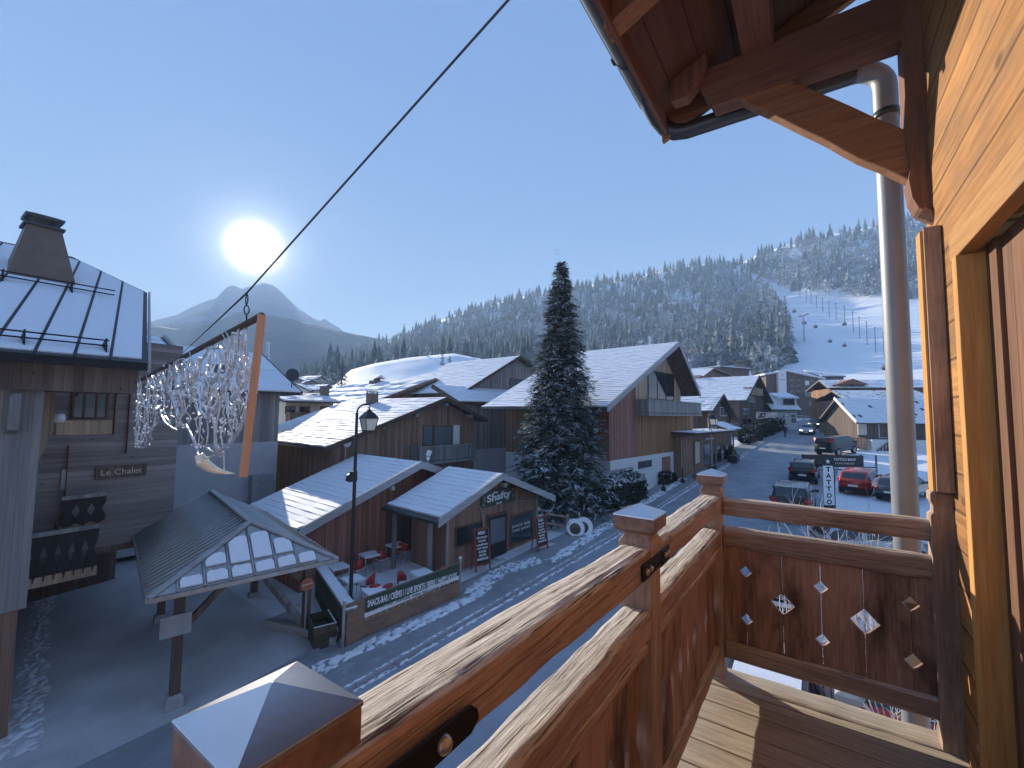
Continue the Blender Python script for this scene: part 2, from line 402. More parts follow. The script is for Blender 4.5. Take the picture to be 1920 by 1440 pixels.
M['planter'] = wood('mossy_planter_boards', (.045, .045, .032), (.12, .11, .08), 'Z', 10, ('Z', .2))
M['fencebd'] = wood('weathered_fence_board', (.19, .115, .075), (.33, .215, .15), 'Y', 12, stain=(.13, .085, .06), stain_amt=.5)
M['orange'] = plain('faded_orange_sign', (.50, .17, .10), .5)
M['chimney_sheet'] = plain('chimney_sheet', (.17, .115, .09), .55, .2, var=.12, scale=3)
M['balu'] = wood('dark_cutout_boards', (.022, .02, .02), (.06, .05, .045), 'Z', 10)
M['brick'] = plain('chimney_masonry', (.20, .14, .11), .9, var=.3, scale=12, bmp=.4)
M['light_net'] = plain('white_light_strings', (.62, .60, .60), .22, var=.15)
M['light_net'].node_tree.nodes['Principled BSDF'].inputs['Transmission Weight'].default_value = .45
m, t, b = mat('clear_bulb_plastic'); b.inputs['Base Color'].default_value = (.92, .92, .92, 1); b.inputs['Roughness'].default_value = .08; b.inputs['Metallic'].default_value = .4; M['bulb'] = m
M['goldhorn'] = plain('golden_tube', (.86, .76, .55), .22, .35)
M['plank'] = wood('pale_orange_plank', (.46, .23, .12), (.66, .38, .23), 'Z', 12)
M['cable'] = plain('steel_cable', (.07, .07, .08), .5, .6)
M['bark'] = plain('bark', (.07, .055, .045), .95, var=.35, scale=14, bmp=.6)
M['twig'] = plain('frosted_twig', (.40, .36, .31), .9, var=.5, scale=18)
M['twig_w'] = plain('iced_twig', (.74, .72, .70), .8, var=.15, scale=18)
M['skin'] = plain('skin', (.55, .36, .27), .6); M['cloth_dk'] = plain('dark_clothing', (.02, .022, .03), .9); M['cloth_red'] = plain('red_jacket', (.55, .07, .05), .8); M['cloth_pink'] = plain('pale_jacket', (.6, .5, .5), .8)
def needle(name, a, c, snow, lo):
    m, t, b = mat(name); v, o = coords(t)
    col = ramp(t, noise_n(t, v, 2.2, 4), [(.3, a), (.7, c)])
    sf = ramp(t, noise_n(t, v, 1.1, 6, .75), [(lo, (0, 0, 0)), (lo + .16, (1, 1, 1))])
    t.links.new(mix(t, sf, col, snow), b.inputs['Base Color']); b.inputs['Roughness'].default_value = .8; b.inputs['Specular IOR Level'].default_value = .15
    return m
M['spruce'] = needle('spruce_needles', (.030, .050, .042), (.075, .105, .085), (.55, .60, .64), .58)
M['spruce_frost'] = needle('frosted_spruce_needles', (.09, .12, .12), (.20, .24, .24), (.74, .77, .80), .46)
M['hedge'] = needle('hedge_leaves', (.018, .026, .018), (.05, .065, .045), (.6, .63, .66), .66)
def far_tree(name, stops, tint):
    m, t, b = mat(name); v, o = coords(t)
    g = t.nodes.new('ShaderNodeNewGeometry')
    f = math_n(t, 'ADD', math_n(t, 'MULTIPLY', g.outputs['Random Per Island'], .26), math_n(t, 'ADD', math_n(t, 'MULTIPLY', noise_n(t, v, .10, 3, .6), .62), math_n(t, 'MULTIPLY', noise_n(t, v, .016, 3, .6), .42)))
    col = ramp(t, f, stops)
    w = ramp(t, noise_n(t, v, .022, 4, .65), [(.48, (0, 0, 0)), (.62, (1, 1, 1))])
    t.links.new(mix(t, math_n(t, 'MULTIPLY', w, .55), col, tint), b.inputs['Base Color'])
    b.inputs['Roughness'].default_value = .9; b.inputs['Specular IOR Level'].default_value = .05
    return m
M['far_con'] = far_tree('far_conifers', [(.38, (.04, .055, .052)), (.60, (.085, .105, .095)), (.78, (.16, .18, .165)), (1, (.38, .41, .43))], (.17, .165, .14))
M['far_dec'] = far_tree('frosted_broadleaves', [(.38, (.17, .175, .18)), (.6, (.32, .33, .335)), (.80, (.50, .51, .525)), (1, (.72, .74, .77))], (.34, .30, .26))
m, t, b = mat('mountain_rock'); v, o = coords(t, (1, 1, 1))
sx = t.nodes.new('ShaderNodeSeparateXYZ'); t.links.new(o, sx.inputs[0])
zz = math_n(t, 'MULTIPLY', math_n(t, 'SUBTRACT', sx.outputs[2], 170.0), .0024)
nz = noise_n(t, v, .013, 9, .68)
fs = ramp(t, math_n(t, 'ADD', zz, nz), [(.56, (0, 0, 0)), (.68, (1, 1, 1))])
forest = ramp(t, noise_n(t, v, .10, 6, .75), [(.3, (.04, .055, .06)), (.7, (.12, .14, .15))])
t.links.new(mix(t, math_n(t, 'MULTIPLY', fs, .8), forest, (.34, .36, .40)), b.inputs['Base Color']); b.inputs['Roughness'].default_value = .95; M['mountain'] = m
m, t, b = mat('foothill_forest'); v, o = coords(t, (1, 1, .6))
t.links.new(ramp(t, noise_n(t, v, .11, 8, .8), [(.3, (.035, .05, .06)), (.55, (.075, .09, .10)), (.75, (.17, .185, .20))]), b.inputs['Base Color']); b.inputs['Roughness'].default_value = .95; bump(t, b, noise_n(t, v, .2, 6, .8), 1.0, 3.0); M['foothill'] = m
def paint(name, col, rough=.25, metal=.3):
    m, t, b = mat(name); b.inputs['Base Color'].default_value = (*col, 1); b.inputs['Roughness'].default_value = rough; b.inputs['Metallic'].default_value = metal
    b.inputs['Coat Weight'].default_value = .6
    v, o = coords(t); bump(t, b, noise_n(t, v, 40, 3), .02, .002)
    return m
M['p_black'] = paint('black_car_paint', (.012, .013, .016)); M['p_red'] = paint('red_car_paint', (.50, .045, .03)); M['p_grey'] = paint('grey_car_paint', (.10, .11, .125))
M['p_silver'] = paint('silver_car_paint', (.42, .44, .46), .3, .7); M['p_navy'] = paint('navy_car_paint', (.02, .028, .05))
M['rubber'] = plain('tyre_rubber', (.016, .016, .016), .9); M['rim'] = plain('alloy_rim', (.40, .40, .42), .35, .9)
M['lens_r'] = plain('red_lens', (.35, .015, .012), .25); M['lens_w'] = plain('clear_lens', (.75, .76, .78), .12, .3); M['plate'] = plain('number_plate', (.78, .78, .74), .5, var=.03)
m, t, b = mat('lit_headlamp'); b.inputs['Emission Color'].default_value = (1, .95, .85, 1); b.inputs['Emission Strength'].default_value = 2.2; b.inputs['Base Color'].default_value = (.8, .8, .8, 1); M['headlit'] = m

# ------------------------------------------------------------------ ground, road, hills (the setting)
def grid_sheet(name, x0, x1, y0, y1, nx, ny, zf, m):
    mb = MB(); vs = []; fs = []
    for j in range(ny + 1):
        for i in range(nx + 1):
            x = x0 + (x1 - x0) * i / nx; y = y0 + (y1 - y0) * j / ny; vs.append((x, y, zf(x, y)))
    for j in range(ny):
        for i in range(nx):
            a = j * (nx + 1) + i; fs.append((a, a + 1, a + nx + 2, a + nx + 1))
    mb.add(vs, fs); return struct(mb.build(name, m, smooth=True))
mb = MB()
YS = [-900, -200, -30, 0, 20, 40, 60, 80, 100, 118, 140, 400, 2100]; XS = [-2100, -800, -200, -60, -30, -12, 0, 12, 40, 200, 900]
mb.add([(x, y, gz(x, y)) for y in YS for x in XS], [(j * len(XS) + i, j * len(XS) + i + 1, (j + 1) * len(XS) + i + 1, (j + 1) * len(XS) + i) for j in range(len(YS) - 1) for i in range(len(XS) - 1)])
struct(mb.build('ground', M['snow_ground']))
KERB = [(-12.2, -14), (-11.0, -4), (-10.2, 2), (-9.72, 7.2), (-9.1, 14), (-8.45, 21), (-8.0, 29), (-7.5, 37.5), (-6.2, 55), (-4.6, 76), (-2.3, 108), (-.8, 135)]
ROADR = [(-3.4, -14), (-2.8, -4), (-2.2, 2), (-1.6, 7.2), (-1.0, 14), (-.4, 21), (.2, 29), (1.0, 37.5), (2.2, 55), (3.6, 76), (5.5, 108), (7, 135)]
def strip(mb, L, Rr, dz, step=2.0):
    a = [np.interp(np.linspace(0, 1, 80), np.linspace(0, 1, len(L)), [p[k] for p in L]) for k in (0, 1)]
    c = [np.interp(np.linspace(0, 1, 80), np.linspace(0, 1, len(Rr)), [p[k] for p in Rr]) for k in (0, 1)]
    vs = []
    for i in range(80):
        vs += [(a[0][i], a[1][i], gz(0, a[1][i]) + dz), (c[0][i], c[1][i], gz(0, c[1][i]) + dz)]
    mb.add(vs, [(2 * i, 2 * i + 1, 2 * i + 3, 2 * i + 2) for i in range(79)])
mb = MB(); strip(mb, KERB, ROADR, .012); struct(mb.build('road', M['road']))
off = lambda P, d: [(x + d, y) for x, y in P]
KP = [(x, y) for x, y in KERB if y >= -4 and y < 110]
mb = MB(); strip(mb, off(KP, -2.0), off(KP, -.02), .115); struct(mb.build('pavement', M['pave']))
# kerb stones: individual granite stones with snow caught in the joints, gutter line of snow
mb = MB(); L = 0
pts = []
for (xa, ya), (xb, yb) in zip(KP, KP[1:]):
    n = max(1, int((yb - ya) / 1.0))
    pts += [(xa + (xb - xa) * i / n, ya + (yb - ya) * i / n) for i in range(n)]
for (xa, ya), (xb, yb) in zip(pts, pts[1:]):
    ex, ey = (xb - xa) * .015, (yb - ya) * .015
    j = random.uniform(-.006, .006)
    mb.prism([(xa + ex + j, ya + ey, gz(0, ya) + .13), (xa + ex + .16 + j, ya + ey, gz(0, ya) + .125), (xb - ex + .16 + j, yb - ey, gz(0, yb) + .125), (xb - ex + j, yb - ey, gz(0, yb) + .13)], (0, 0, -.2))
struct(mb.build('kerb', M['kerb']))
def snow_bank(name, line, w, h, seed, res=.06, pr=.5):
    "ragged strip of shovelled snow lying on the pavement"
    mb = MB(); n = max(2, int(math.dist(line[0][:2], line[-1][:2]) / res)); k = 17; vs = []; fs = []
    lx = np.linspace(0, 1, n + 1); tt = np.linspace(0, 1, len(line))
    X = np.interp(lx, tt, [p[0] for p in line]); Y = np.interp(lx, tt, [p[1] for p in line])
    for i in range(n + 1):
        nx, ny = (Y[min(i + 1, n)] - Y[max(i - 1, 0)]), -(X[min(i + 1, n)] - X[max(i - 1, 0)]); l = math.hypot(nx, ny); nx /= l; ny /= l
        for j in range(k):
            u = (j / (k - 1) - .5) * w * (1 + .5 * noise.noise((X[i] * 1.2, Y[i] * 1.2, seed)))
            x, y = X[i] + nx * u, Y[i] + ny * u
            b = math.cos((j / (k - 1) - .5) * math.pi)
            q = noise.fractal((x * 7.5, y * 7.5, seed + .3), .62, 2.2, 6)
            vs.append((x, y, h0(x, y) + b * h * (.7 + 1.1 * q) + (-.05 if b < .05 else -.012 + .05 * min(0, q + .1) - (.06 if q < -.25 else 0))))
    fs = [(i * k + j, i * k + j + 1, (i + 1) * k + j + 1, (i + 1) * k + j) for i in range(n) for j in range(k - 1)]
    mb.add(vs, fs); o = mb.build(name, M['snow'], smooth=True); o['kind'] = 'stuff'; return o
h0 = lambda x, y: gz(x, y) + .118
o = snow_bank('snow_bank', [(-10.95, 6.9), (-10.35, 10.5), (-10.0, 12.6)], .55, .09, 1.0); tag(o, 'shovelled snow along the foot of the bar fence', 'snow', None, 'stuff')
o = snow_bank('snow_bank', [(-10.2, 12.4), (-10.6, 14.5), (-9.9, 16.5)], .9, .05, 5.0); tag(o, 'thin trodden snow patch beside the bar fence end post', 'snow', None, 'stuff')
o = snow_bank('snow_bank', [(-9.3, 16.5), (-9.2, 22), (-8.9, 30), (-8.6, 37)], .75, .045, 9.0, .2); tag(o, 'thin snow lying on the pavement below the spruce', 'snow', None, 'stuff')
h0 = lambda x, y: gz(x, y) + .012
o = snow_bank('snow_bank', [(x + .22, y) for x, y in KERB[2:9]], .16, .045, 3.0, .1); tag(o, 'narrow line of snow in the road gutter', 'snow', None, 'stuff')
h0 = lambda x, y: gz(x, y) + .128
o = snow_bank('snow_bank', [(x + .06, y) for x, y in KERB[2:9]], .13, .02, 6.0, .1); tag(o, 'broken line of snow on top of the kerb', 'snow', None, 'stuff')
h0 = gz
# plaza in front of the left house
mb = MB(); P = [(-40, 9.2), (-12.05, 7.7), (-11.9, 2), (-12.4, -8), (-40, -8)]
mb.poly([(x, y, gz(x, y) + .06) for x, y in P]); struct(mb.build('plaza', M['plaza']))
mb = MB(); mb.prism([(-12.05, 7.7, gz(0, 7.7) + .07), (-11.9, 7.7, gz(0, 7.7) + .07), (-11.75, 2, gz(0, 2) + .07), (-12.1, -8, gz(0, -8) + .07), (-12.4, -8, gz(0, -8) + .07), (-11.92, 2, gz(0, 2) + .07)], (0, 0, -.2)); struct(mb.build('plaza_edge', M['kerb']))
h0 = lambda x, y: gz(x, y) + .062
o = snow_bank('snow_bank', [(-13.6, 2.1), (-16.5, 2.7), (-20, 3.3), (-24, 4.1)], .75, .03, 13.0); tag(o, 'pale snow strip along the foot of the left house', 'snow', None, 'stuff')

def hill(name, ridge, base_y, D0, D1, p0, p1, m, amp, step=14, rows=30, power=1.3, seed=0, sc=.01):
    "slope rising from its foot (distance D0) to its ridge line (distance D1)"
    xs = np.arange(p0, p1 + 1, step); rx = [r[0] for r in ridge]; ry = [r[1] for r in ridge]; vs = []; fs = []
    for px in xs:
        yr = np.interp(px, rx, ry)
        for j in range(rows + 3):
            tt = min(j, rows) / rows
            D = D0 + (D1 - D0) * tt ** power; P = at(px, base_y + (yr - base_y) * tt, D=D)
            P.z += amp * noise.fractal((P.x * sc, P.y * sc, seed), .9, 2, 4) * min(1, tt * 3) * (.25 if j >= rows else 1)
            if j > rows: P = P * (1 + .12 * (j - rows)); P.z *= .72 ** (j - rows) * .7
            vs.append(P)
    k = rows + 3
    fs = [(i * k + j, (i + 1) * k + j, (i + 1) * k + j + 1, i * k + j + 1) for i in range(len(xs) - 1) for j in range(k - 1)]
    mb = MB(); mb.add(vs, fs); return struct(mb.build(name, m, smooth=True))
RIDGE = [(480, 735), (560, 706), (640, 672), (720, 644), (800, 612), (850, 592), (930, 568), (1000, 552), (1100, 535), (1180, 523), (1240, 508), (1290, 497), (1340, 494), (1385, 496), (1420, 478), (1470, 462), (1520, 446), (1600, 434), (1670, 418), (1900, 385), (2300, 390), (2700, 430)]
HB, HD0, HD1, HP = 752.0, 170.0, 820.0, 1.25
hill('ski_hill', RIDGE, HB, HD0, HD1, 480, 2700, M['snow_far'], 5, seed=3, power=HP)
def on_hill(px, py):
    yr = float(np.interp(px, [r[0] for r in RIDGE], [r[1] for r in RIDGE])); tt = max(0, min(1, (py - HB) / (yr - HB)))
    return at(px, py, D=HD0 + (HD1 - HD0) * tt ** HP)
PEAK = [(-400, 640), (0, 640), (200, 622), (275, 606), (330, 590), (385, 566), (405, 560), (425, 538), (436, 534), (452, 541), (470, 536), (492, 528), (512, 534), (535, 553), (560, 577), (590, 596), (612, 607), (640, 622), (680, 634), (720, 640), (800, 652), (1000, 680)]
hill('mountain', PEAK, 760, 620, 1500, -400, 1000, M['mountain'], 26, 7, 46, 1.1, 8, .010)
FRONT = [(-400, 660), (0, 652), (200, 632), (290, 612), (350, 618), (400, 604), (450, 585), (500, 590), (540, 596), (575, 606), (620, 618), (680, 630), (712, 636), (750, 650), (820, 680), (1000, 720)]
hill('forested_foothill', FRONT, 762, 420, 950, -400, 1000, M['foothill'], 11, 9, 36, 1.1, 21, .014)
MEAD = [(600, 742), (640, 712), (655, 694), (700, 682), (760, 671), (800, 667), (850, 663), (900, 672), (960, 690), (1010, 716)]
hill('meadow', MEAD, 800, 70, 165, 600, 1010, M['snow_far'], .5, 10, 20, 1.1, 31, .05)

# ------------------------------------------------------------------ trees far and near
def inside(p, poly):
    x, y = p; c = False; n = len(poly)
    for i in range(n):
        (x1, y1), (x2, y2) = poly[i], poly[i - 1]
        if (y1 > y) != (y2 > y) and x < (x2 - x1) * (y - y1) / (y2 - y1) + x1: c = not c
    return c
PISTE = [(1432, 528), (1480, 548), (1560, 558), (1670, 566), (2700, 600), (2700, 770), (1290, 770), (1290, 700), (1330, 692), (1395, 694), (1440, 704), (1476, 690), (1478, 640), (1466, 590), (1446, 552)]
GAP = [(1372, 512), (1386, 500), (1416, 482), (1426, 490), (1400, 498), (1380, 520)]
def conifer_tpl(tiers=5, n=7, seed=0):
    rnd = random.Random(seed); V = []; F = []
    for k in range(tiers):
        z0 = .08 + .78 * k / tiers; z1 = min(1, z0 + .34 - .02 * k); r = .17 * (1 - k / tiers) + .022
        o = len(V); V.append((0, 0, z1))
        for j in range(n):
            a = 2 * math.pi * (j + .5 * (k % 2)) / n + rnd.uniform(-.2, .2); rr = r * rnd.uniform(.65, 1.2)
            V.append((math.cos(a) * rr, math.sin(a) * rr, z0 + rnd.uniform(-.03, .05)))
        F += [(o, o + 1 + j, o + 1 + (j + 1) % n) for j in range(n)]
    return np.array(V), np.array(F)
def leafy_tpl(n=44, seed=0, tall=1.0):
    rnd = random.Random(seed); V = []; F = []
    for i in range(n):
        while True:
            p = Vector((rnd.uniform(-1, 1), rnd.uniform(-1, 1), rnd.uniform(-1, 1)))
            if .35 < p.length < 1: break
        c = Vector((p.x * .30, p.y * .30, .58 + p.z * .40 * tall)); d = .075
        o = len(V)
        for q in range(3): V.append(c + Vector((rnd.gauss(0, d), rnd.gauss(0, d), rnd.gauss(0, d * 1.1))))
        F.append((o, o + 1, o + 2))
    o = len(V); V += [Vector((-.012, 0, 0)), Vector((.012, 0, 0)), Vector((0, 0, .6))]; F.append((o, o + 1, o + 2))
    return np.array([tuple(v) for v in V]), np.array(F)
CT = [conifer_tpl(5, 7, i) for i in range(5)]; LT = [leafy_tpl(46, i) for i in range(5)]
def scatter(name, tpls, items, m, label):
    Vs = []; Fs = []; o = 0
    for P, h, w in items:
        V, F = random.choice(tpls); a = random.uniform(0, 6.28); c, s = math.cos(a), math.sin(a)
        Q = V * np.array([h * w, h * w, h]); Q = np.stack([Q[:, 0] * c - Q[:, 1] * s, Q[:, 0] * s + Q[:, 1] * c, Q[:, 2]], 1) + np.array(P)
        Vs.append(Q); Fs.append(F + o); o += len(V)
    ob = np_mesh(name, np.concatenate(Vs), np.concatenate(Fs), [m])
    return tag(ob, label, 'forest', None, 'stuff')
con, dec = [], []
def clump(px, py, s, k): return noise.noise((px / s, py / s * 1.4, k))
n_try = 0
while len(con) + len(dec) < 7600 and n_try < 90000:
    n_try += 1
    px = random.uniform(560, 1990); yr = float(np.interp(px, [r[0] for r in RIDGE], [r[1] for r in RIDGE]))
    if px > 1760 and random.random() < .5: continue
    py = random.uniform(yr + .5, 748)
    if px > 1720 and py > 560: continue
    if inside((px, py + 2), PISTE) or inside((px, py), GAP): continue
    P = on_hill(px, py); D = math.hypot(P.x, P.y)
    if random.random() > (D / 520.0) ** 1.1 + .25: continue
    P.z -= 1.0
    t_ = (py - yr) / max(1, 740 - yr)
    cl = clump(px, py, 46, 1.5)
    right = px > 1430
    pc = .95 if py - yr < 9 else (.62 - .45 * t_ + cl * .9)
    if right: pc = .97 if py - yr < 12 else .30 + cl * .8
    if 1290 < px < 1480 and 590 < py < 690: pc = .45 + cl * .7
    if 560 < px < 1000: pc = .75 + cl * .5
    if random.random() < pc: con.append((P, random.uniform(11, 19) * (1.55 if random.random() < .22 else 1), random.uniform(.8, 1.2)))
    else: dec.append((P, random.uniform(9, 15), random.uniform(.85, 1.25)))
scatter('conifer_forest', CT, con, M['far_con'], 'dark conifer forest covering the far hillside up to its ridge')
scatter('frosted_forest', LT, dec, M['far_dec'], 'frosted white broadleaf woodland on the lower hillside')

def needle_tree(name, label, loc, H, Rr, mats, levels=46, per=13, seg=8, seed=1, tuft=.34, cat='tree', group=None, droop=.32, prof=.82):
    "spruce: trunk, whorls of drooping boughs, each bough hung with many small needle sprays"
    rnd = random.Random(seed); t_ = thing(name, label, cat, loc, 0, group)
    tb = MB(); tb.tube([(0, 0, -.3), (0, 0, H * .5), (0, 0, H * .97)], [Rr * .085, Rr * .05, .02], 9); tb.build('trunk', M['bark'], t_, True, smooth=True)
    V = []; F = []; mi = []
    for k in range(levels):
        f = k / (levels - 1); z = H * (.06 + .93 * f)
        rl = Rr * (1 - f) ** prof * (.82 + .3 * noise.noise((k * .9, seed, 2))) + .10
        nb = max(5, int(per * (1 - .5 * f)))
        for j in range(nb):
            a = rnd.uniform(0, 6.283); L = rl * rnd.uniform(.62, 1.12); ca, sa = math.cos(a), math.sin(a)
            ns = max(3, int(seg * L / Rr) + 2); dr = droop * L * rnd.uniform(.6, 1.3)
            fr = rnd.random()
            for q in range(ns):
                u = (q + rnd.random()) / ns; r = L * u ** .8
                c = Vector((ca * r, sa * r, z + rnd.uniform(-.1, .12) - dr * u * u + .12 * L * max(0, u - .75)))
                w = tuft * (.55 + .55 * (1 - abs(2 * u - 1))) * (.62 + .5 * (1 - f))
                for e in range(4):
                    b_ = a + rnd.uniform(-1.25, 1.25); l = w * rnd.uniform(.7, 1.35)
                    d = Vector((math.cos(b_) * l, math.sin(b_) * l, rnd.uniform(-.55, .12) * l)); sd_ = Vector((-d.y, d.x, rnd.uniform(-.5, .5) * l)) * rnd.uniform(.16, .3)
                    o = len(V); V += [tuple(c + sd_ * .5), tuple(c - sd_ * .5), tuple(c + d - sd_ * .35), tuple(c + d * 1.12 + sd_ * .2)]
                    F.append((o, o + 1, o + 2, o + 3)); mi.append(1 if (rnd.random() < (.22 + .55 * u * (.4 + fr))) else 0)
    np_mesh('crown', V, F, mats, mi, t_)
    return t_
sp = Vector((-12.6, 23.6, gz(0, 23.6)))
apex = at(1061, 490, D=math.hypot(sp.x, sp.y))
needle_tree('spruce_tree', 'tall frosted blue spruce between the bar and the larch chalet', sp, apex.z - sp.z, 3.75, [M['spruce'], M['spruce_frost']], 88, 23, 12, 3, .46, prof=.74)
def far_conifer(px, py, h_px, label, seed, D=None, grp='conifers at the foot of the hill'):
    P = on_hill(px, py); d = math.hypot(P.x, P.y); H = h_px / FPX * d * 1.15
    return needle_tree('conifer_tree', label, P, H, H * .2, [M['spruce'], M['spruce_frost']], 22, 9, 5, seed, H * .05, group=grp)
far_conifer(1408, 690, 78, 'dark conifer left in the clump at the edge of the piste', 11)
far_conifer(1428, 692, 98, 'tallest dark conifer of the clump at the edge of the piste', 12)
far_conifer(1447, 688, 60, 'small conifer right in the clump at the edge of the piste', 13)
far_conifer(1475, 640, 64, 'lone snowy conifer standing out onto the piste', 14)
def leaf_tree(name, label, P, H, w, m, seed, n=420, tall=1.0, group=None):
    t_ = thing(name, label, 'tree', P, 0, group); rnd = random.Random(seed); tb = MB()
    tb.tube([(0, 0, -.3), (0, 0, H * .75)], [H * .018, H * .005], 7)
    V = []; F = []
    for i in range(26):
        z = H * rnd.uniform(.2, .7); a = rnd.uniform(0, 6.28); e = Vector((math.cos(a) * w * .7, math.sin(a) * w * .7, z + H * rnd.uniform(.1, .28)))
        tb.tube([(0, 0, z), Vector((e.x * .4, e.y * .4, z + (e.z - z) * .6)), e], [H * .006, H * .004, H * .002], 4)
    tb.build('trunk', M['bark'], t_, True)
    for i in range(n):
        p = Vector((rnd.gauss(0, .42), rnd.gauss(0, .42), rnd.uniform(-1, 1)))
        sc_ = math.sqrt(max(0, 1 - p.z ** 2)) ; c = Vector((p.x * w * sc_, p.y * w * sc_, H * (.58 + .4 * p.z)))
        s_ = H * .028
        o = len(V); V += [tuple(c + Vector((rnd.gauss(0, s_), rnd.gauss(0, s_), rnd.gauss(0, s_ * 1.6)))) for _ in range(3)]; F.append((o, o + 1, o + 2))
    np_mesh('crown', V, F, [m], None, t_); return t_
P = at(1424, 712, D=150); P.z = gz(0, 130) ; leaf_tree('poplar_tree', 'pale frosted poplar rising behind the dark steep roofed chalet', P, at(1420, 646, D=150).z - P.z, 2.2, M['far_dec'], 5, 700)
P = at(1440, 712, D=158); P.z = gz(0, 130); leaf_tree('frosted_tree', 'rounded frosted tree right of the pale poplar', P, at(1440, 672, D=158).z - P.z, 3.4, M['far_dec'], 6, 600)
far_c = [(828, 718, 54, 'left dark tree at the right edge of the sunlit meadow', 21), (842, 718, 50, 'right dark tree at the right edge of the sunlit meadow', 22)]
for px, py, h, lb, sdd in far_c:
    P = at(px, py, D=150); needle_tree('conifer_tree', lb, P, h / FPX * 150, 2.3, [M['spruce'], M['spruce_frost']], 20, 9, 5, sdd, .7, group='dark trees by the meadow')
P = at(640, 735, D=110); needle_tree('conifer_tree', 'broad dark conifer among the far left roofs below the meadow', P, 62 / FPX * 110, 2.6, [M['spruce'], M['spruce_frost']], 22, 9, 5, 33, .6)

# ------------------------------------------------------------------ our own chalet: wall, balcony, railing, eaves
own = thing('own_chalet', 'honey timber chalet at the right with balcony railing, roof bracket and grey downpipe', 'chalet', (.6, 2.9, gz(0, 2.9)))
WX = .52
def rough_beam(name, p0, p1, hw, hh, mats, seed, parent=own, n=90, k=60, amp=1.0, wav=.0045, topband=.62, fix=False):
    """hand-hewn rail from p0 to p1 (ends square), half width hw (sideways), half height hh; slot 1 = weathered upper face"""
    p0, p1 = Vector(p0), Vector(p1); d = (p1 - p0); L = d.length; d.normalize(); r = d.cross(Vector((0, 0, 1))).normalized(); u = r.cross(d)
    prof = []
    per = 2 * (2 * hw + 2 * hh)
    for i in range(k):
        s_ = per * i / k
        if s_ < 2 * hw: q = (-hw + s_, hh)
        elif s_ < 2 * hw + 2 * hh: q = (hw, hh - (s_ - 2 * hw))
        elif s_ < 4 * hw + 2 * hh: q = (hw - (s_ - 2 * hw - 2 * hh), -hh)
        else: q = (-hw, -hh + (s_ - 4 * hw - 2 * hh))
        prof.append(q)
    vs, fs, mi = [], [], []
    for i in range(n + 1):
        y = L * i / n
        wx = wav * noise.noise((y * 2.3, seed, 0)) + wav * .6 * noise.noise((y * 7, seed, 4)); wz = wav * 1.1 * noise.noise((y * 2.7, seed, 9)) + wav * .7 * noise.noise((y * 8, seed, 14))
        for a, b in prof:
            rr = .018; ax, bx = abs(a), abs(b); cx_, cz_ = hw - rr, hh - rr
            a2, b2 = a, b
            if ax > cx_ and bx > cz_:
                vx, vz = ax - cx_, bx - cz_; l = math.hypot(vx, vz)
                if l > 1e-6: a2 = math.copysign(cx_ + vx / l * rr, a); b2 = math.copysign(cz_ + vz / l * rr, b)
            top = b > hh * .7
            g = noise.fractal((a * 95 + seed, y * 1.5 + .25 * noise.noise((a * 9, y * 3, seed)), b * 95), .8, 2.1, 3)
            w2 = noise.noise((a * 14, y * 4.2, b * 14 + seed))
            dn = amp * ((.0030 if top else .0014) * g + .0018 * w2)
            # chipped lower inner edge
            if not top and bx > cz_ and b < 0: dn -= .010 * max(0, noise.noise((y * 5, seed, 3 + math.copysign(1, a))))
            if top and ax > cx_: dn -= .009 * max(0, noise.noise((y * 6, seed, 8 + math.copysign(1, a))))
            nl = math.hypot(a2 / hw, b2 / hh) or 1
            a3, b3 = a2 + dn * (a2 / hw) / nl + wx, b2 + dn * (b2 / hh) / nl + wz
            vs.append(p0 + d * y + r * a3 + u * b3)
    wn_ = []
    for i in range(n + 1):
        y = L * i / n
        for j in range(k):
            a, b = prof[j]; wn_.append(max(0, min(1, .5 + (b / hh - .80 - .30 * noise.noise((y * 2.4, a * 5, seed + 5))) * 3.0)))
    for i in range(n):
        for j in range(k): fs.append((i * k + j, (i + 1) * k + j, (i + 1) * k + (j + 1) % k, i * k + (j + 1) % k))
    fs += [tuple(range(k)), tuple(range(n * k, n * k + k))[::-1]]
    mb = MB(); mb.v = [tuple(v) for v in vs]; mb.f = fs; mb.m = [0] * len(fs)
    o = mb.build(name, mats, parent, smooth=True)
    if len(o.data.vertices) == len(wn_): o.data.attributes.new('worn', 'FLOAT', 'POINT').data.foreach_set('value', wn_)
    return o
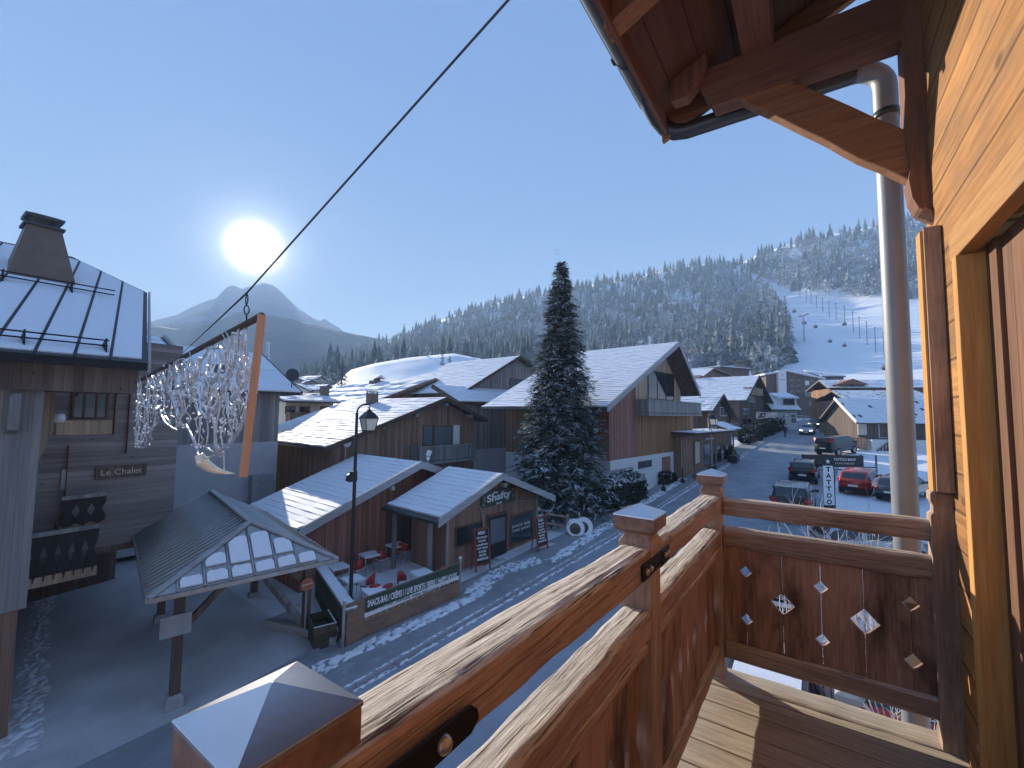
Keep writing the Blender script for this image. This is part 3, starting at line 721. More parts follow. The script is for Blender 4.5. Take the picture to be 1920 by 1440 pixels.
# posts along the front, then the one against the wall
PX = [(-.533, -1.02), (-.533, .285), (-.523, 1.583), (-.512, 2.882)]
for x, y in PX[1:]:
    mb = MB(); mb.sq((x, y, 0), [(.055, -1.9), (.055, -.478), (.060, -.462), (.060, -.447), (.046, -.424), (.046, -.41)])
    po = mb.build('railing_post', M['post'], own, bevel=.004)
    mb = MB(); mb.sq((x, y, 0), [(.058, -.412), (.0715, -.400), (.0725, -.398), (.0725, -.356)]); mb.build('post_cap', M['copper'], po, bevel=.002)
    mb = MB(); mb.sq((x, y, 0), [(.0735, -.3555), (.0735, -.350), (.0008, -.318)]); mb.build('cap_plate', M['capmetal'], po, bevel=.0008)
RW = M['rail']
sd_ = 1
for (xa, ya), (xb, yb) in zip(PX, PX[1:]):
    n = 110 if ya > -.5 else 30
    rough_beam('handrail', (xa, ya + .05, -.470 if ya < 1 else -.512), (xb, yb - .05, -.508 if ya < 1 else -.518), .052, .052, RW, 10 + sd_, n=n, k=84)
    rough_beam('middle_rail', (xa + .002, ya + .05, -.712), (xb + .002, yb - .05, -.712), .050, .050, RW, 30 + sd_, n=n, k=64)
    rough_beam('rail_lath', (xa + .028, ya + .05, -.785), (xb + .028, yb - .05, -.785), .020, .022, RW, 50 + sd_, n=40, k=32, amp=.6)
    rough_beam('bottom_rail', (xa, ya + .05, -1.36), (xb, yb - .05, -1.36), .040, .045, RW, 70 + sd_, n=40, k=40, amp=.6)
    # upright boards with notched edges: two neighbours leave a pointed opening between them
    nb = 9; w = (yb - ya - .11) / nb
    for i in range(nb):
        y0 = ya + .055 + i * w + .003; y1 = y0 + w - .006; xc = (xa + xb) / 2 - .004
        def nt_(z0, z1, dpt): return [(0, z0), (dpt * .8, (z0 * .6 + z1 * .4)), (dpt, (z0 + z1) / 2), (dpt * .7, z0 * .35 + z1 * .65), (0, z1)]
        zt, zb_ = -.74, -1.34
        nL = nt_(-1.16, -.98, .034 if i % 2 else .016); nR = nt_(-1.16, -.98, .034 if (i + 1) % 2 else .016)
        pts = [(y0, zb_)] + [(y0 + a, z) for a, z in nL] + [(y0, zt), (y1, zt)] + [(y1 - a, z) for a, z in nR[::-1]] + [(y1, zb_)]
        mb = MB(); mb.prism([(xc + random.uniform(-.002, .002), a, z) for a, z in pts], (.022, 0, 0)); mb.build('railing_board', M['boards'], own, bevel=.0015)
    sd_ += 1
# iron straps across the handrail at the middle and near post, with bolts
for y, sgn in ((1.583, 1), (.52, 0)):
    x = -.466
    mb = MB()
    if sgn:
        mb.box(x - .002, x + .005, y - .155, y - .058, -.536, -.484); mb.box(x - .002, x + .005, y + .058, y + .15, -.540, -.488)
        mb.box(x - .010, x + .003, y - .058, y + .058, -.538, -.486); bl = [y - .125, y - .085, y + .09, y + .125]
    else:
        x += .002; mb.prism([(x, y - .13, -.505), (x, y + .045, -.505), (x, y + .065, -.492), (x, y + .06, -.475), (x, y + .045, -.462), (x, y - .13, -.455)], (.006, 0, 0)); bl = [y - .02, y - .1]
    st = mb.build('iron_strap', M['iron'], own, bevel=.0015)
    for yb in bl:
        mb = MB(); mb.ball((x + .006, yb, -.511 if sgn else -.482), .0105 if sgn else .014, 12, 6); mb.build('bolt_head', M['bolt'], st, smooth=True)
# end rail towards the wall
X0, X1 = -.455, .455; YE = 2.885
RX = M['rail_x']
def zx(px, py): return at(px, py, Y=YE - .03)
rough_beam('end_rail', (X0, YE, -.532), (X1, YE, -.532), .034, .050, RX, 101, n=70, k=48, amp=.8)
rough_beam('end_rail', (X0, YE, -.707), (X1, YE, -.707), .034, .057, RX, 105, n=70, k=48, amp=.8)
rough_beam('end_rail', (X0, YE, -1.342), (X1, YE, -1.342), .030, .050, RX, 109, n=70, k=40, amp=.8)
DIA = [(1400, [(1072, 10), (1161, 10)]), (1468, [(1132, 18.5)]), (1540, [(1101, 10.5), (1199, 10.5)]), (1620, [(1165, 20)]), (1707, [(1132, 11), (1238, 11.5)])]
edges = [X0] + [at(px, 1140, Y=YE).x for px, _ in DIA] + [X1]
holes = [[]] + [[(at(px, py, Y=YE).z, r / FPX * 2.62) for py, r in h] for px, h in DIA] + [[]]
for i in range(len(edges) - 1):
    a, b = edges[i], edges[i + 1]
    def side(x, hs, s):
        p = []
        for z, r in sorted(hs): p += [(x + s * .0012, z - r), (x + s * r * .95, z), (x + s * .0012, z + r)]
        return p
    pts = [(a + .0012, -1.325)] + side(a, holes[i], 1) + [(a + .0012, -.72), (b - .0012, -.72)] + side(b, holes[i + 1], -1)[::-1] + [(b - .0012, -1.325)]
    mb = MB(); mb.prism([(x, YE - .011 + (i % 2) * .002, z) for x, z in pts], (0, .022, 0)); mb.build('end_panel_board', M['boards'], own, bevel=.001)
mb = MB(); mb.sq((.488, YE - .01, 0), [(.048, -1.52), (.048, -.455), (.036, -.44), (.036, -.41), (.046, -.385), (.046, -.352), (.030, -.335)]); mb.build('railing_post', M['post'], own, bevel=.005)
# deck
y = -1.4; i = 0
while y < 2.78:
    mb = MB(); z = -1.5 + random.uniform(-.002, .002)
    mb.box(-.60, WX, y, y + .158, z - .035, z); mb.build('deck_board', M['deck'], own, bevel=.003); y += .1665
rough_beam('deck_edge_beam', (-.66, 2.90, -1.545), (WX + .1, 2.90, -1.545), .085, .05, M['deck'], 140, n=50, k=40, amp=.5)
mb = MB(); mb.box(-.655, -.605, -1.5, 2.80, -1.70, -1.5); mb.build('deck_edge_beam', M['rail_side'], own, bevel=.004)
for yy in (-1, .3, 1.6, 2.75):
    mb = MB(); mb.box(-.60, 3, yy - .06, yy + .06, -1.68, -1.538); mb.build('deck_joist', M['beam_x'], own)
# wall: planks, door opening, casing
Yd = 2.43; zd = .655
mb = MB(); mb.box(WX, WX + .16, Yd, 3.06, -7.5, zd + .13); mb.box(WX, WX + .16, -4, 3.06, zd + .13, 4.2); mb.box(WX + .001, WX + .16, -4, Yd, -7.5, -1.6)
mb.box(WX + .16, 9, 3.0, 3.06, -7.5, 4.2); wl = mb.build('wall', M['wall_pl'], own)
mb = MB(); mb.box(WX - .022, WX + .03, -4, Yd + .12, zd, zd + .135); mb.build('door_head_casing', M['honey_y'], own, bevel=.004)
mb = MB(); mb.box(WX - .03, WX + .06, Yd - .01, Yd + .055, -1.5, zd); mb.build('door_jamb', M['honey'], own, bevel=.006)
mb = MB(); mb.box(WX + .055, WX + .10, Yd - .12, Yd - .005, -1.5, zd + .02); mb.box(WX + .07, WX + .10, -4, Yd - .115, -1.5, zd + .02)
dr = mb.build('door', M['door'], own, bevel=.003)
mb = MB(); mb.box(WX, WX + .1, -4, Yd, -1.56, -1.47); mb.build('door_sill', M['honey_y'], own, bevel=.004)
# corner post with carved foot, trim boards
mb = MB(); pr = [(.44, 4.2), (.44, 1.36), (.452, 1.30), (.438, 1.22), (.448, 1.12), (.47, 1.06), (.49, 1.04), (.575, .965), (.60, 1.0), (.60, 4.2)]
mb.prism([(x, 2.92, z) for x, z in pr], (0, .15, 0)); cp = mb.build('wall_post', M['beam_z'], own, bevel=.004)
mb = MB(); mb.tube([(.478, 2.925, 1.03), (.545, 2.925, .975)], .032, 12); mb.build('carved_foot', M['rail_side'], cp, bevel=.002)
mb = MB(); mb.box(.456, WX - .002, 2.76, 2.885, -.337, .90); mb.build('wall_post', M['post'], own, bevel=.004)
mb = MB(); mb.box(.445, .4555, 2.775, 2.87, -.337, .89); mb.build('corner_or_lit_face_board', M['honey'], own, bevel=.002)  # honey strip: the post's sunlit left face put into the colour
mb = MB(); mb.box(.606, .70, 3.062, 3.09, -7.4, 3.9); mb.build('corner_or_lit_face_board', M['concrete'], own)
# bracket: beam, brace
mb = MB(); mb.prism([(-.56, 2.93, 2.25), (-.575, 2.93, 2.19), (-.548, 2.93, 2.16), (-.53, 2.93, 2.09), (-.505, 2.93, 2.06), (-.475, 2.93, 1.98), (.60, 2.93, 1.975), (.60, 2.93, 2.27)], (0, .12, 0)); mb.build('roof_beam', M['beam_x'], own, bevel=.006)
mb = MB(); n = 14; tp = []; bt = []
for i in range(n + 1):
    u = i / n; x = -.34 + u * .84; z = 2.03 - u * .84; wv = .014 * noise.noise((u * 5, 1, 2)) + .007 * noise.noise((u * 14, 3, 2))
    tp.append((x + .09, 2.945, z + .155 + wv * .4)); bt.append((x - .02, 2.945, z - .01 + wv))
mb.prism(tp + bt[::-1], (0, .09, 0)); mb.build('roof_brace', M['brace'], own, bevel=.008)
# roof: slopes up to the right
def rz(x): return 2.52 + .44 * x
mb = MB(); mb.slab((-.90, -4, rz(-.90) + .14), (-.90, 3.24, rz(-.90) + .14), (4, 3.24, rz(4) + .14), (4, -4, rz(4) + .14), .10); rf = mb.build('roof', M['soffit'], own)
mb = MB(); mb.slab((-.92, -4, rz(-.92) + .24), (-.92, 3.26, rz(-.92) + .24), (4, 3.26, rz(4) + .24), (4, -4, rz(4) + .24), .09); mb.build('roof_snow', M['snow'], rf)
for x0 in (-.83,):
    mb = MB(); mb.box(x0 - .014, x0 + .014, -4, 3.2, rz(x0) - .10, rz(x0) + .03); mb.build('eaves_board', M['beam_y'], rf, bevel=.003)
mb = MB(); mb.box(-.30, -.13, -4, 2.945, rz(-.3) - .16, rz(-.2) + .03); mb.build('purlin', M['beam_y'], rf, bevel=.006)
mb = MB(); mb.prism([(-.72, 2.97, rz(-.72) - .12), (-.62, 2.97, rz(-.62) - .17), (-.5, 2.97, rz(-.5) - .09), (-.5, 2.97, rz(-.5) + .03), (-.72, 2.97, rz(-.72) + .03)], (0, -.09, 0)); mb.build('carved_purlin_end', M['beam_z'], rf, bevel=.006)
for yv, h in ((3.215, .17), (2.2, .13), (1.2, .13), (.2, .13)):
    mb = MB(); mb.prism([(-.86, yv, rz(-.86) + .04), (-.86, yv, rz(-.86) + .04 - h), (3.9, yv, rz(3.9) + .04 - h), (3.9, yv, rz(3.9) + .04)], (0, -.045 if yv > 3 else -.12, 0)); mb.build('verge_board' if yv > 3 else 'rafter', M['brace'], rf, bevel=.004)
# gutter (half round) and downpipe
gx, gz_ = -.915, 2.30
mb = MB(); n = 14; vs = []; fs = []
ring = [(math.cos(math.pi + math.pi * j / n), math.sin(math.pi + math.pi * j / n)) for j in range(n + 1)]
for yv in (-4.0, 3.12):
    for rr in (.078, .072): vs += [(gx + c * rr, yv, gz_ + s * rr) for c, s in ring]
k = n + 1
for j in range(n): fs += [(j, j + 1, 2 * k + j + 1, 2 * k + j), (k + j + 1, k + j, 3 * k + j, 3 * k + j + 1), (2 * k + j, 2 * k + j + 1, 3 * k + j + 1, 3 * k + j)]
for j in (0, n): fs.append((j, 2 * k + j, 3 * k + j, k + j))
mb.add(vs, fs); mb.tube([(gx - .078, -4, gz_), (gx - .078, 3.12, gz_)], .013, 8); gt = mb.build('gutter', M['gutter'], own, smooth=True)
for yv in (-.4, .6, 1.6, 2.6):
    mb = MB(); mb.tube([(gx - .088, yv - .02, gz_ + .004), (gx - .088, yv + .02, gz_ + .004)], .02, 8); mb.add([(gx + c * .083, yv + d, gz_ + s * .083) for d in (-.016, .016) for c, s in ring], [(j, j + 1, k + j + 1, k + j) for j in range(n)]); mb.build('gutter_clip', M['gutter'], gt, smooth=True)
pp = at(1688, 640, Y=3.2)
def arc(c, a, b, r, n=8):
    c, a, b = Vector(c), Vector(a), Vector(b); return [c - b * r * math.cos(math.pi / 2 * i / n) * 1 + a * r * math.sin(math.pi / 2 * i / n) for i in range(n + 1)]
zc = at(1560, 152, Y=3.22).z; yp = 3.22
path = [Vector((gx, 2.93, gz_ - .02)), Vector((gx, 3.02, gz_ - .03)), Vector((gx + .005, 3.09, gz_ - .06)), Vector((gx + .03, 3.15, gz_ - .115)), Vector((gx + .08, 3.19, zc + .05)), Vector((gx + .14, 3.21, zc + .012)), Vector((gx + .22, yp, zc))]
path += [Vector((gx + .4, yp, zc)), Vector((-.1, yp, zc)), Vector((pp.x - .16, yp, zc))]
for i in range(1, 9):
    a = math.pi / 2 * i / 8; path.append(Vector((pp.x - .16 + .15 * math.sin(a), yp, zc - .15 + .15 * math.cos(a))))
path += [Vector((pp.x - .01, yp, 1.2)), Vector((pp.x - .01, yp, -7.1))]
mb = MB(); mb.tube(path[:11], .058, 16); mb.build('gutter_outlet', M['gutter'], own, smooth=True)
mb = MB(); mb.tube(path[10:], .058, 20); dp = mb.build('downpipe', M['pipe'], own, smooth=True)
for zz in (1.75, -1.0):
    mb = MB(); mb.tube([(pp.x - .01, yp, zz - .02), (pp.x - .01, yp, zz + .02)], .0625, 20); mb.build('pipe_clamp', M['gutter'], dp, smooth=True)

# ------------------------------------------------------------------ building kit
def snow_courses(mb, A, B, C, D, course=.32, lift=.045, seed=0, bare=0.0, cell=.45, inset=.04):
    "snow lying on a tiled slope: A-B eaves (front, back), D-C ridge; each course a slightly tilted lip"
    A, B, C, D = map(Vector, (A, B, C, D)); n = (B - A).cross(D - A).normalized()
    if n.z < 0: n = -n
    L = max((B - A).length, (C - D).length); Hs = (D - A).length; nr = max(2, int(Hs / course)); nc = max(2, int(L / cell)); rnd = random.Random(seed)
    P = lambda u, v: A + (B - A) * u * (1 - v) + (D - A) * v + (C - D) * u * v
    iu = inset / L; wob = [[rnd.uniform(-.012, .012) for _ in range(nc + 1)] for _ in range(nr + 2)]
    for r in range(nr):
        v0, v1 = r / nr, (r + 1) / nr; sv = .06 * course / Hs
        for c in range(nc):
            if bare and rnd.random() < bare: continue
            u0, u1 = iu + (1 - 2 * iu) * c / nc, iu + (1 - 2 * iu) * (c + 1) / nc
            lf = lambda q: .02 + max(.0, lift - .02) * max(.05, min(1.15, .62 + 1.5 * noise.noise((q * .55 + seed, r * .8, seed * 1.7)))) + wob[r][q] * .6
            a0, a1 = lf(c), lf(c + 1); b0, b1 = .018, .018
            w0 = v0 + (.3 * sv * wob[r][c] / .012); w1 = v0 + (.3 * sv * wob[r][c + 1] / .012)
            p = [P(u0, w0), P(u1, w1), P(u1, v1), P(u0, v1)]
            if r == 0: e_ = (A - D).normalized(); a0, a1 = a0 + .05, a1 + .05; p[0] = p[0] + e_ * (.05 + 3.5 * abs(wob[2][c])); p[1] = p[1] + e_ * (.05 + 3.5 * abs(wob[2][c + 1]))
            q = [p[0] + n * a0, p[1] + n * a1, p[2] + n * b1, p[3] + n * b0]
            mb.add([p[0], p[1], *q], [(2, 3, 4, 5), (0, 1, 3, 2)])
            if c == 0: mb.add([p[0], q[0], q[3], p[3]], [(0, 1, 2, 3)])
            if c == nc - 1: mb.add([p[1], q[1], q[2], p[2]], [(0, 1, 2, 3)])
    return mb
class House:
    "local frame: +x faces the street, +y up the street; root at the front wall's foot"
    def __init__(s, name, label, cat, o, rz, group=None):
        s.root = thing(name, label, cat, o, rz, group); s.M = WM[s.root]; s.I = s.M.inverted(); s.z0 = o[2]; s.n = 0
    def hit(s, px, py, x=0.0):
        "local (y, z) where the sight line through a photo point meets the house's own plane local x"
        d = ray(px, py); o = s.I @ Vector((0, 0, 0)); dl = s.I.to_3x3() @ d; t = (x - o.x) / dl.x; p = o + dl * t; return p.y, p.z
    def hity(s, px, py, y=0.0):
        d = ray(px, py); o = s.I @ Vector((0, 0, 0)); dl = s.I.to_3x3() @ d; t = (y - o.y) / dl.y; p = o + dl * t; return p.x, p.z
    def rect(s, x, p, q):
        a, b = s.hit(*p, x), s.hit(*q, x); return min(a[0], b[0]), max(a[0], b[0]), min(a[1], b[1]), max(a[1], b[1])
    def part(s, name, mb, m, parent=None, **k): return mb.build(name, m, parent or s.root, True, **k)
    def wall(s, y0, y1, x0, x1, za, zb, m, name='wall'):
        mb = MB(); mb.box(x0, x1, y0, y1, za, zb); return s.part(name, mb, m)
    def gable_wall(s, prof, x0, x1, z0, m, name='wall'):
        "prof: (y,z) from left eave over apex to right eave"
        mb = MB(); pts = [(x0, prof[0][0], z0)] + [(x0, y, z) for y, z in prof] + [(x0, prof[-1][0], z0)]
        mb.prism(pts, (x1 - x0, 0, 0)); return s.part(name, mb, m)
    def roof(s, prof, xf, xb, th=.16, snow=True, course=.32, lift=.05, bare=0.0, verge=None, vh=.24, roofm=None, cell=.45, snow_lo=0.0, sides=(0, 1), clip=None):
        "prof: (y,z) of the roof's upper side, three points; xf/xb: front and back edge"
        roofm = roofm or M['roofdk']; (yl, zl), (ya, za), (yr, zr) = prof; mb = MB()
        mb.slab((xf, yl, zl), (xf, ya, za), (xb, ya, za), (xb, yl, zl), th); mb.slab((xf, ya, za), (xf, yr, zr), (xb, yr, zr), (xb, ya, za), th)
        r = s.part('roof', mb, roofm)
        if snow:
            mb = MB()
            for k, (y, z) in enumerate(((yl, zl), (yr, zr))):
                if k not in sides: continue
                y, z = y + (ya - y) * snow_lo, z + (za - z) * snow_lo
                A, B, C, D = (xf, y, z), (xb, y, z), (xb, ya, za), (xf, ya, za)
                snow_courses(mb, A, B, C, D, course, lift, s.n + k, bare, cell)
            s.part('snow_layer', mb, M['snow'], r); s.n += 2
        for (y, z), d in (((yl, zl), -1), ((yr, zr), 1)):
            mb = MB(); mb.tube([(xf - .02, y + d * .05, z - th * .8), (xb + .02, y + d * .05, z - th * .8)], .06, 7); s.part('gutter', mb, M['gutter'], r)
        if verge:
            for (y, z), (y2, z2) in (((yl, zl), (ya, za)), ((yr, zr), (ya, za))):
                mb = MB(); mb.prism([(xf + .005, y, z + .03), (xf + .005, y2, z2 + .03), (xf + .005, y2, z2 - vh), (xf + .005, y, z - vh)], (.05, 0, 0)); s.part('verge_board', mb, verge, r)
        return r
    def window(s, x, p=None, q=None, rect=None, nv=1, nh=0, fm=None, gm=None, fw=.06, name='window'):
        y0, y1, z0, z1 = rect or s.rect(x, p, q); mb = MB()
        fw = min(fw, (y1 - y0) * .2, (z1 - z0) * .2)
        for a in (y0, y1 - fw): mb.box(x - .03, x + .045, a, a + fw, z0, z1)
        for a in (z0, z1 - fw): mb.box(x - .03, x + .043, y0 + fw, y1 - fw, a, a + fw)
        for i in range(nv): c = y0 + (y1 - y0) * (i + 1) / (nv + 1); mb.box(x - .03, x + .040, c - fw * .4, c + fw * .4, z0 + fw, z1 - fw)
        for i in range(nh): c = z0 + (z1 - z0) * (i + 1) / (nh + 1); mb.box(x - .03, x + .037, y0 + fw, y1 - fw, c - fw * .4, c + fw * .4)
        w = s.part(name, mb, fm or M['frame_b']); mb = MB(); mb.box(x - .03, x + .012, y0 + fw * .5, y1 - fw * .5, z0 + fw * .5, z1 - fw * .5); s.part('pane', mb, gm or M['glass'], w); return w
    def balcony(s, x, dep, y0, y1, z, h=.95, m=None, gap=.03, bw=.13, solid=False):
        m = m or M['w_brown']; mb = MB(); mb.box(x, x + dep, y0, y1, z - .16, z); r = s.part('balcony', mb, m)
        mb = MB()
        def run(p, q):
            L = math.dist(p, q); n = max(1, int(L / (bw + gap))); dx, dy = (q[0] - p[0]) / L, (q[1] - p[1]) / L
            for i in range(n):
                a = L * (i + .08) / n; b = L * (i + (1.0 if solid else .8)) / n
                mb.bar((p[0] + dx * (a + b) / 2, p[1] + dy * (a + b) / 2, z + .06), (p[0] + dx * (a + b) / 2, p[1] + dy * (a + b) / 2, z + h - .08), b - a, .025, (dx, dy, 0)) if False else mb.prism([(p[0] + dx * a, p[1] + dy * a, z + .05), (p[0] + dx * b, p[1] + dy * b, z + .05), (p[0] + dx * b, p[1] + dy * b, z + h - .08), (p[0] + dx * a, p[1] + dy * a, z + h - .08)], (-dy * .025, dx * .025, 0))
            mb.bar((p[0], p[1], z + h - .04), (q[0], q[1], z + h - .04), .09, .08); mb.bar((p[0], p[1], z + .12), (q[0], q[1], z + .12), .05, .08)
        run((x + dep - .04, y0 + .04), (x + dep - .04, y1 - .04)); run((x, y0 + .03), (x + dep - .06, y0 + .03)); run((x, y1 - .03), (x + dep - .06, y1 - .03))
        s.part('balustrade', mb, m, r); return r
    def chimney(s, x, y, z, w, h, m=None, cap=True):
        mb = MB(); mb.sq((x, y, z), [(w / 2, -.8), (w / 2, h)]); c = s.part('chimney', mb, m or M['brick'])
        if cap:
            mb = MB(); mb.box(x - w * .5, x + w * .5, y - w * .5, y + w * .5, h + z + .12, h + z + .18)
            for a in (-.4, .4):
                for b_ in (-.4, .4): mb.box(x + a * w - .04, x + a * w + .04, y + b_ * w - .04, y + b_ * w + .04, z + h, z + h + .12)
            s.part('chimney_cap', mb, M['concrete'], c)
        return c

# ------------------------------------------------------------------ left house (tall, standing seam roof)
lh = House('tall_chalet', 'tall shaded chalet on the far left with snowy standing seam roof and broad chimney', 'chalet', (-14.6, 2.2, gz(0, 2.2)), 0.0)
xe, ze = -13.8, 1.17; xr, zr_ = -22.0, 5.5; sl = (zr_ - ze) / (xr - xe)
def roof_hit(px, py):
    d = ray(px, py); t = (ze - sl * xe) / (d.z - sl * d.x); return d * t
c1 = Vector((xe, at(275, 682, X=xe).y, ze)); c2 = roof_hit(276, 549); c3 = Vector((xr, at(135, 480, X=xr).y, zr_))
n_ = Vector((-sl, 0, 1)).normalized()
mb = MB(); P5 = [Vector((xe, -9, ze)), c1, c2, c3, Vector((xr, -9, zr_))]
mb.prism(P5, -n_ * .22)
back = [Vector((2 * xr - p.x, p.y, p.z)) for p in P5]; mb.prism([back[i] for i in (0, 4, 3, 2, 1)], Vector((n_.x, 0, -n_.z)) * .22)
mb.prism([c2, Vector((2 * xr - c2.x, c2.y, c2.z)), c3], (0, 0, -.2))
lr = mb.build('roof', M['roofdk'], lh.root)
# thin snow between the seams
mb = MB(); seams = MB(); y0_ = c1.y - .08
kk = (c2.y - c1.y) / (c2.x - c1.x)             # the verge and the seams run slightly askew to the eaves
def RP(x, yb, h): return Vector((x, yb + kk * (x - xe), ze + sl * (x - xe))) + n_ * h
def top_x(yb):
    if yb + kk * (xr - xe) <= c3.y: return xr + .25
    lo, hi = c2.x, xr
    f = lambda x: yb + kk * (x - xe) - (c2.y + (c3.y - c2.y) * (x - c2.x) / (c3.x - c2.x))
    for _ in range(40):
        m_ = (lo + hi) / 2
        if f(m_) < 0: lo = m_
        else: hi = m_
    return (lo + hi) / 2 + .15
y = y0_
while y > -11:
    ya = y - .62; xa, xb2 = top_x(ya), top_x(y); e0 = xe - .10 - random.uniform(0, .08); g = .03
    mb.add([RP(e0, ya + g, .035), RP(e0, y - g, .035), RP(xb2, y - g, .03), RP(xa, ya + g, .03), RP(e0, ya + g, 0), RP(e0, y - g, 0)], [(0, 1, 2, 3), (4, 5, 1, 0)])
    seams.hexa([RP(xe, ya - .012, 0), RP(xe, ya + .012, 0), RP(xa, ya + .012, 0), RP(xa, ya - .012, 0), RP(xe, ya - .012, .05), RP(xe, ya + .012, .05), RP(xa, ya + .012, .05), RP(xa, ya - .012, .05)])
    y = ya
mb.build('snow_layer', M['snow'], lr); seams.build('standing_seams', M['roofdk'], lr)
for (pa, pb) in (((0, 638), (192, 642)), ((0, 524), (208, 553))):
    a, b = roof_hit(*pa), roof_hit(*pb); a.y = -8
    b.x = a.x; b.z = a.z
    for h in (.12, .26):
        mb = MB(); mb.tube([a + n_ * h, b + n_ * h], .02, 6); bar_ = mb.build('snow_guard_rail', M['iron'], lr)
    for yy in np.arange(a.y + .3, b.y, 1.35):
        mb = MB(); mb.prism([Vector((a.x, yy, a.z)) + n_ * .32, Vector((a.x + .2, yy, a.z + .2 * sl)) + n_ * .02, Vector((a.x - .2, yy, a.z - .2 * sl)) + n_ * .02], (0, .03, 0)); mb.build('guard_bracket', M['iron'], lr)
mb = MB(); mb.box(xe - .02, xe + .10, -9, c1.y, ze - .20, ze - .02); mb.build('gutter', M['iron'], lr)
mb = MB(); mb.prism([c1 + Vector((0, .03, .05)), c2 + Vector((0, .03, .05)), c2 + Vector((0, .03, -.26)), c1 + Vector((0, .03, -.26))], (0, .06, 0)); mb.build('verge_board', M['trim'], lr)
# chimney: broad tapered sheet-metal stack with cap
b0, b1 = roof_hit(10, 508), roof_hit(128, 515); xch = (b0.x + b1.x) / 2; ych = (b0.y + b1.y) / 2; wch = abs(b1.y - b0.y) / 2
tz = at(90, 434, X=xch).z; bz = ze + sl * (xch - xe) - .5
mb = MB(); mb.sq((xch, ych, 0), [(wch, bz - .2), (wch * .97, bz + .3), (wch * .52, tz)]); ch = mb.build('chimney', M['chimney_sheet'], lh.root)
mb = MB(); mb.sq((xch, ych, 0), [(wch * .62, tz), (wch * .62, tz + .07)])
for a in (-1, 1):
    for b_ in (-1, 1): mb.box(xch + a * wch * .38 - .05, xch + a * wch * .38 + .05, ych + b_ * wch * .38 - .05, ych + b_ * wch * .38 + .05, tz + .07, tz + .26)
mb.sq((xch, ych, 0), [(wch * .58, tz + .26), (wch * .60, tz + .34), (wch * .30, tz + .42)]); mb.build('chimney_cap', M['roofdk'], ch)
L = lh
gh = -L.z0 + 0.0
zt = lambda z: z - L.z0            # world z to local z
L.wall(-8, 0.0, -10, 0, zt(-4.45), zt(.40), M['w_grey'])
L.wall(-8, c1.y - 2.2, -1.2, .25, zt(.40), zt(1.02), M['w_dark'], 'soffit_shade_box')  # dark box in place of the soffit, its deep shade put into the colour
L.wall(-8, -.12, -10, -.03, 0, zt(-4.45), M['w_brown'])
yb1, yb2 = at(330, 870, X=-18.0).y - 2.2, c1.y - 2.2
L.wall(0, yb1, -10, -3.4, zt(-4.2), zt(2.2), M['w_horiz'])
L.wall(0, yb1, -14, -9.0, 0, zt(-4.2), M['w_dark'])
mb = MB(); mb.box(-14, -9, .2, yb1 - .2, .02, .05)
L.wall(yb1 - .25, yb1, -9.0, -3.4, zt(-4.2) - .25, zt(-4.2), M['w_dark'], 'floor_beam')
mb = MB(); mb.slab((-9, 0, zt(-4.2)), (-9, yb1, zt(-4.2)), (-3.4, yb1, zt(-4.2)), (-3.4, 0, zt(-4.2)), .2); L.part('floor', mb, M['w_dark'])
# loggia: slatted screen with its sunlight put into pale boards, lintel board, balconies with cut-out boards, name board
def cutout_rail(x, y0, y1, za, zb, m, nm):
    mb = MB(); mb.box(x - .5, x, y0, y1, za - .14, za); r = L.part('balcony', mb, M['w_brown']); nb = max(2, int((y1 - y0) / .24)); w = (y1 - y0) / nb
    for i in range(nb):
        a = y0 + i * w + .004; b = a + w - .008; zm = (za + zb) / 2; h = (zb - za)
        cut = lambda s_, e: [(e, zm - h * .28), (e + s_ * w * .26, zm - h * .10), (e + s_ * w * .20, zm + .02), (e + s_ * w * .05, zm + h * .14), (e, zm + h * .2)]
        pts = [(a, za)] + cut(1, a) + [(a, zb - .06), (b, zb - .06)] + cut(-1, b)[::-1] + [(b, za), ((a + b) / 2, za - .09)]
        mb = MB(); mb.prism([(x, yy, zz) for yy, zz in pts], (.03, 0, 0)); L.part('balustrade_board', mb, m, r)
    mb = MB(); mb.box(x - .03, x + .06, y0, y1, zb - .06, zb + .04); L.part('balustrade_rail', mb, M['w_grey'], r); return r
ra = L.rect(-1.6, (50, 1085), (186, 985)); cutout_rail(-1.6, max(.05, ra[0]), ra[1], ra[2], ra[3], M['balu'], 'a')
mb = MB(); n = 7; w0 = max(.05, ra[0]); ww = (ra[1] - w0) / n; bp = [(w0, ra[2] - .02)]
for i in range(n):
    y_ = w0 + i * ww; bp += [(y_ + ww * .36, ra[2] - .02), (y_ + ww * .40, ra[2] - .12), (y_ + ww * .5, ra[2] - .16), (y_ + ww * .60, ra[2] - .12), (y_ + ww * .64, ra[2] - .02)]
bp += [(ra[1], ra[2] - .02), (ra[1], ra[2] - .26), (w0, ra[2] - .26)]
mb.prism([(-1.56, a, b) for a, b in bp], (.03, 0, 0)); L.part('lit_edge_board', mb, M['w_pale'])  # pale board added: the lit scalloped lower edge put into its colour
ra = L.rect(-2.6, (110, 985), (200, 925)); cutout_rail(-2.6, max(.05, ra[0]), ra[1], ra[2], ra[3], M['balu'], 'b')
ra = L.rect(-1.0, (72, 862), (106, 738)); mb = MB(); n = 9
for i in range(n):
    a = ra[0] + (ra[1] - ra[0]) * i / n; mb.box(-1.05, -1.0, a, a + (ra[1] - ra[0]) / n * .72, ra[2] + (ra[3] - ra[2]) * (.05 * i), ra[3])
L.part('slatted_screen', mb, M['w_pale'])
ra = L.rect(-2.2, (104, 816), (211, 788)); mb = MB(); mb.box(-2.3, -2.2, *ra); L.part('cross_board', mb, M['w_pale'])
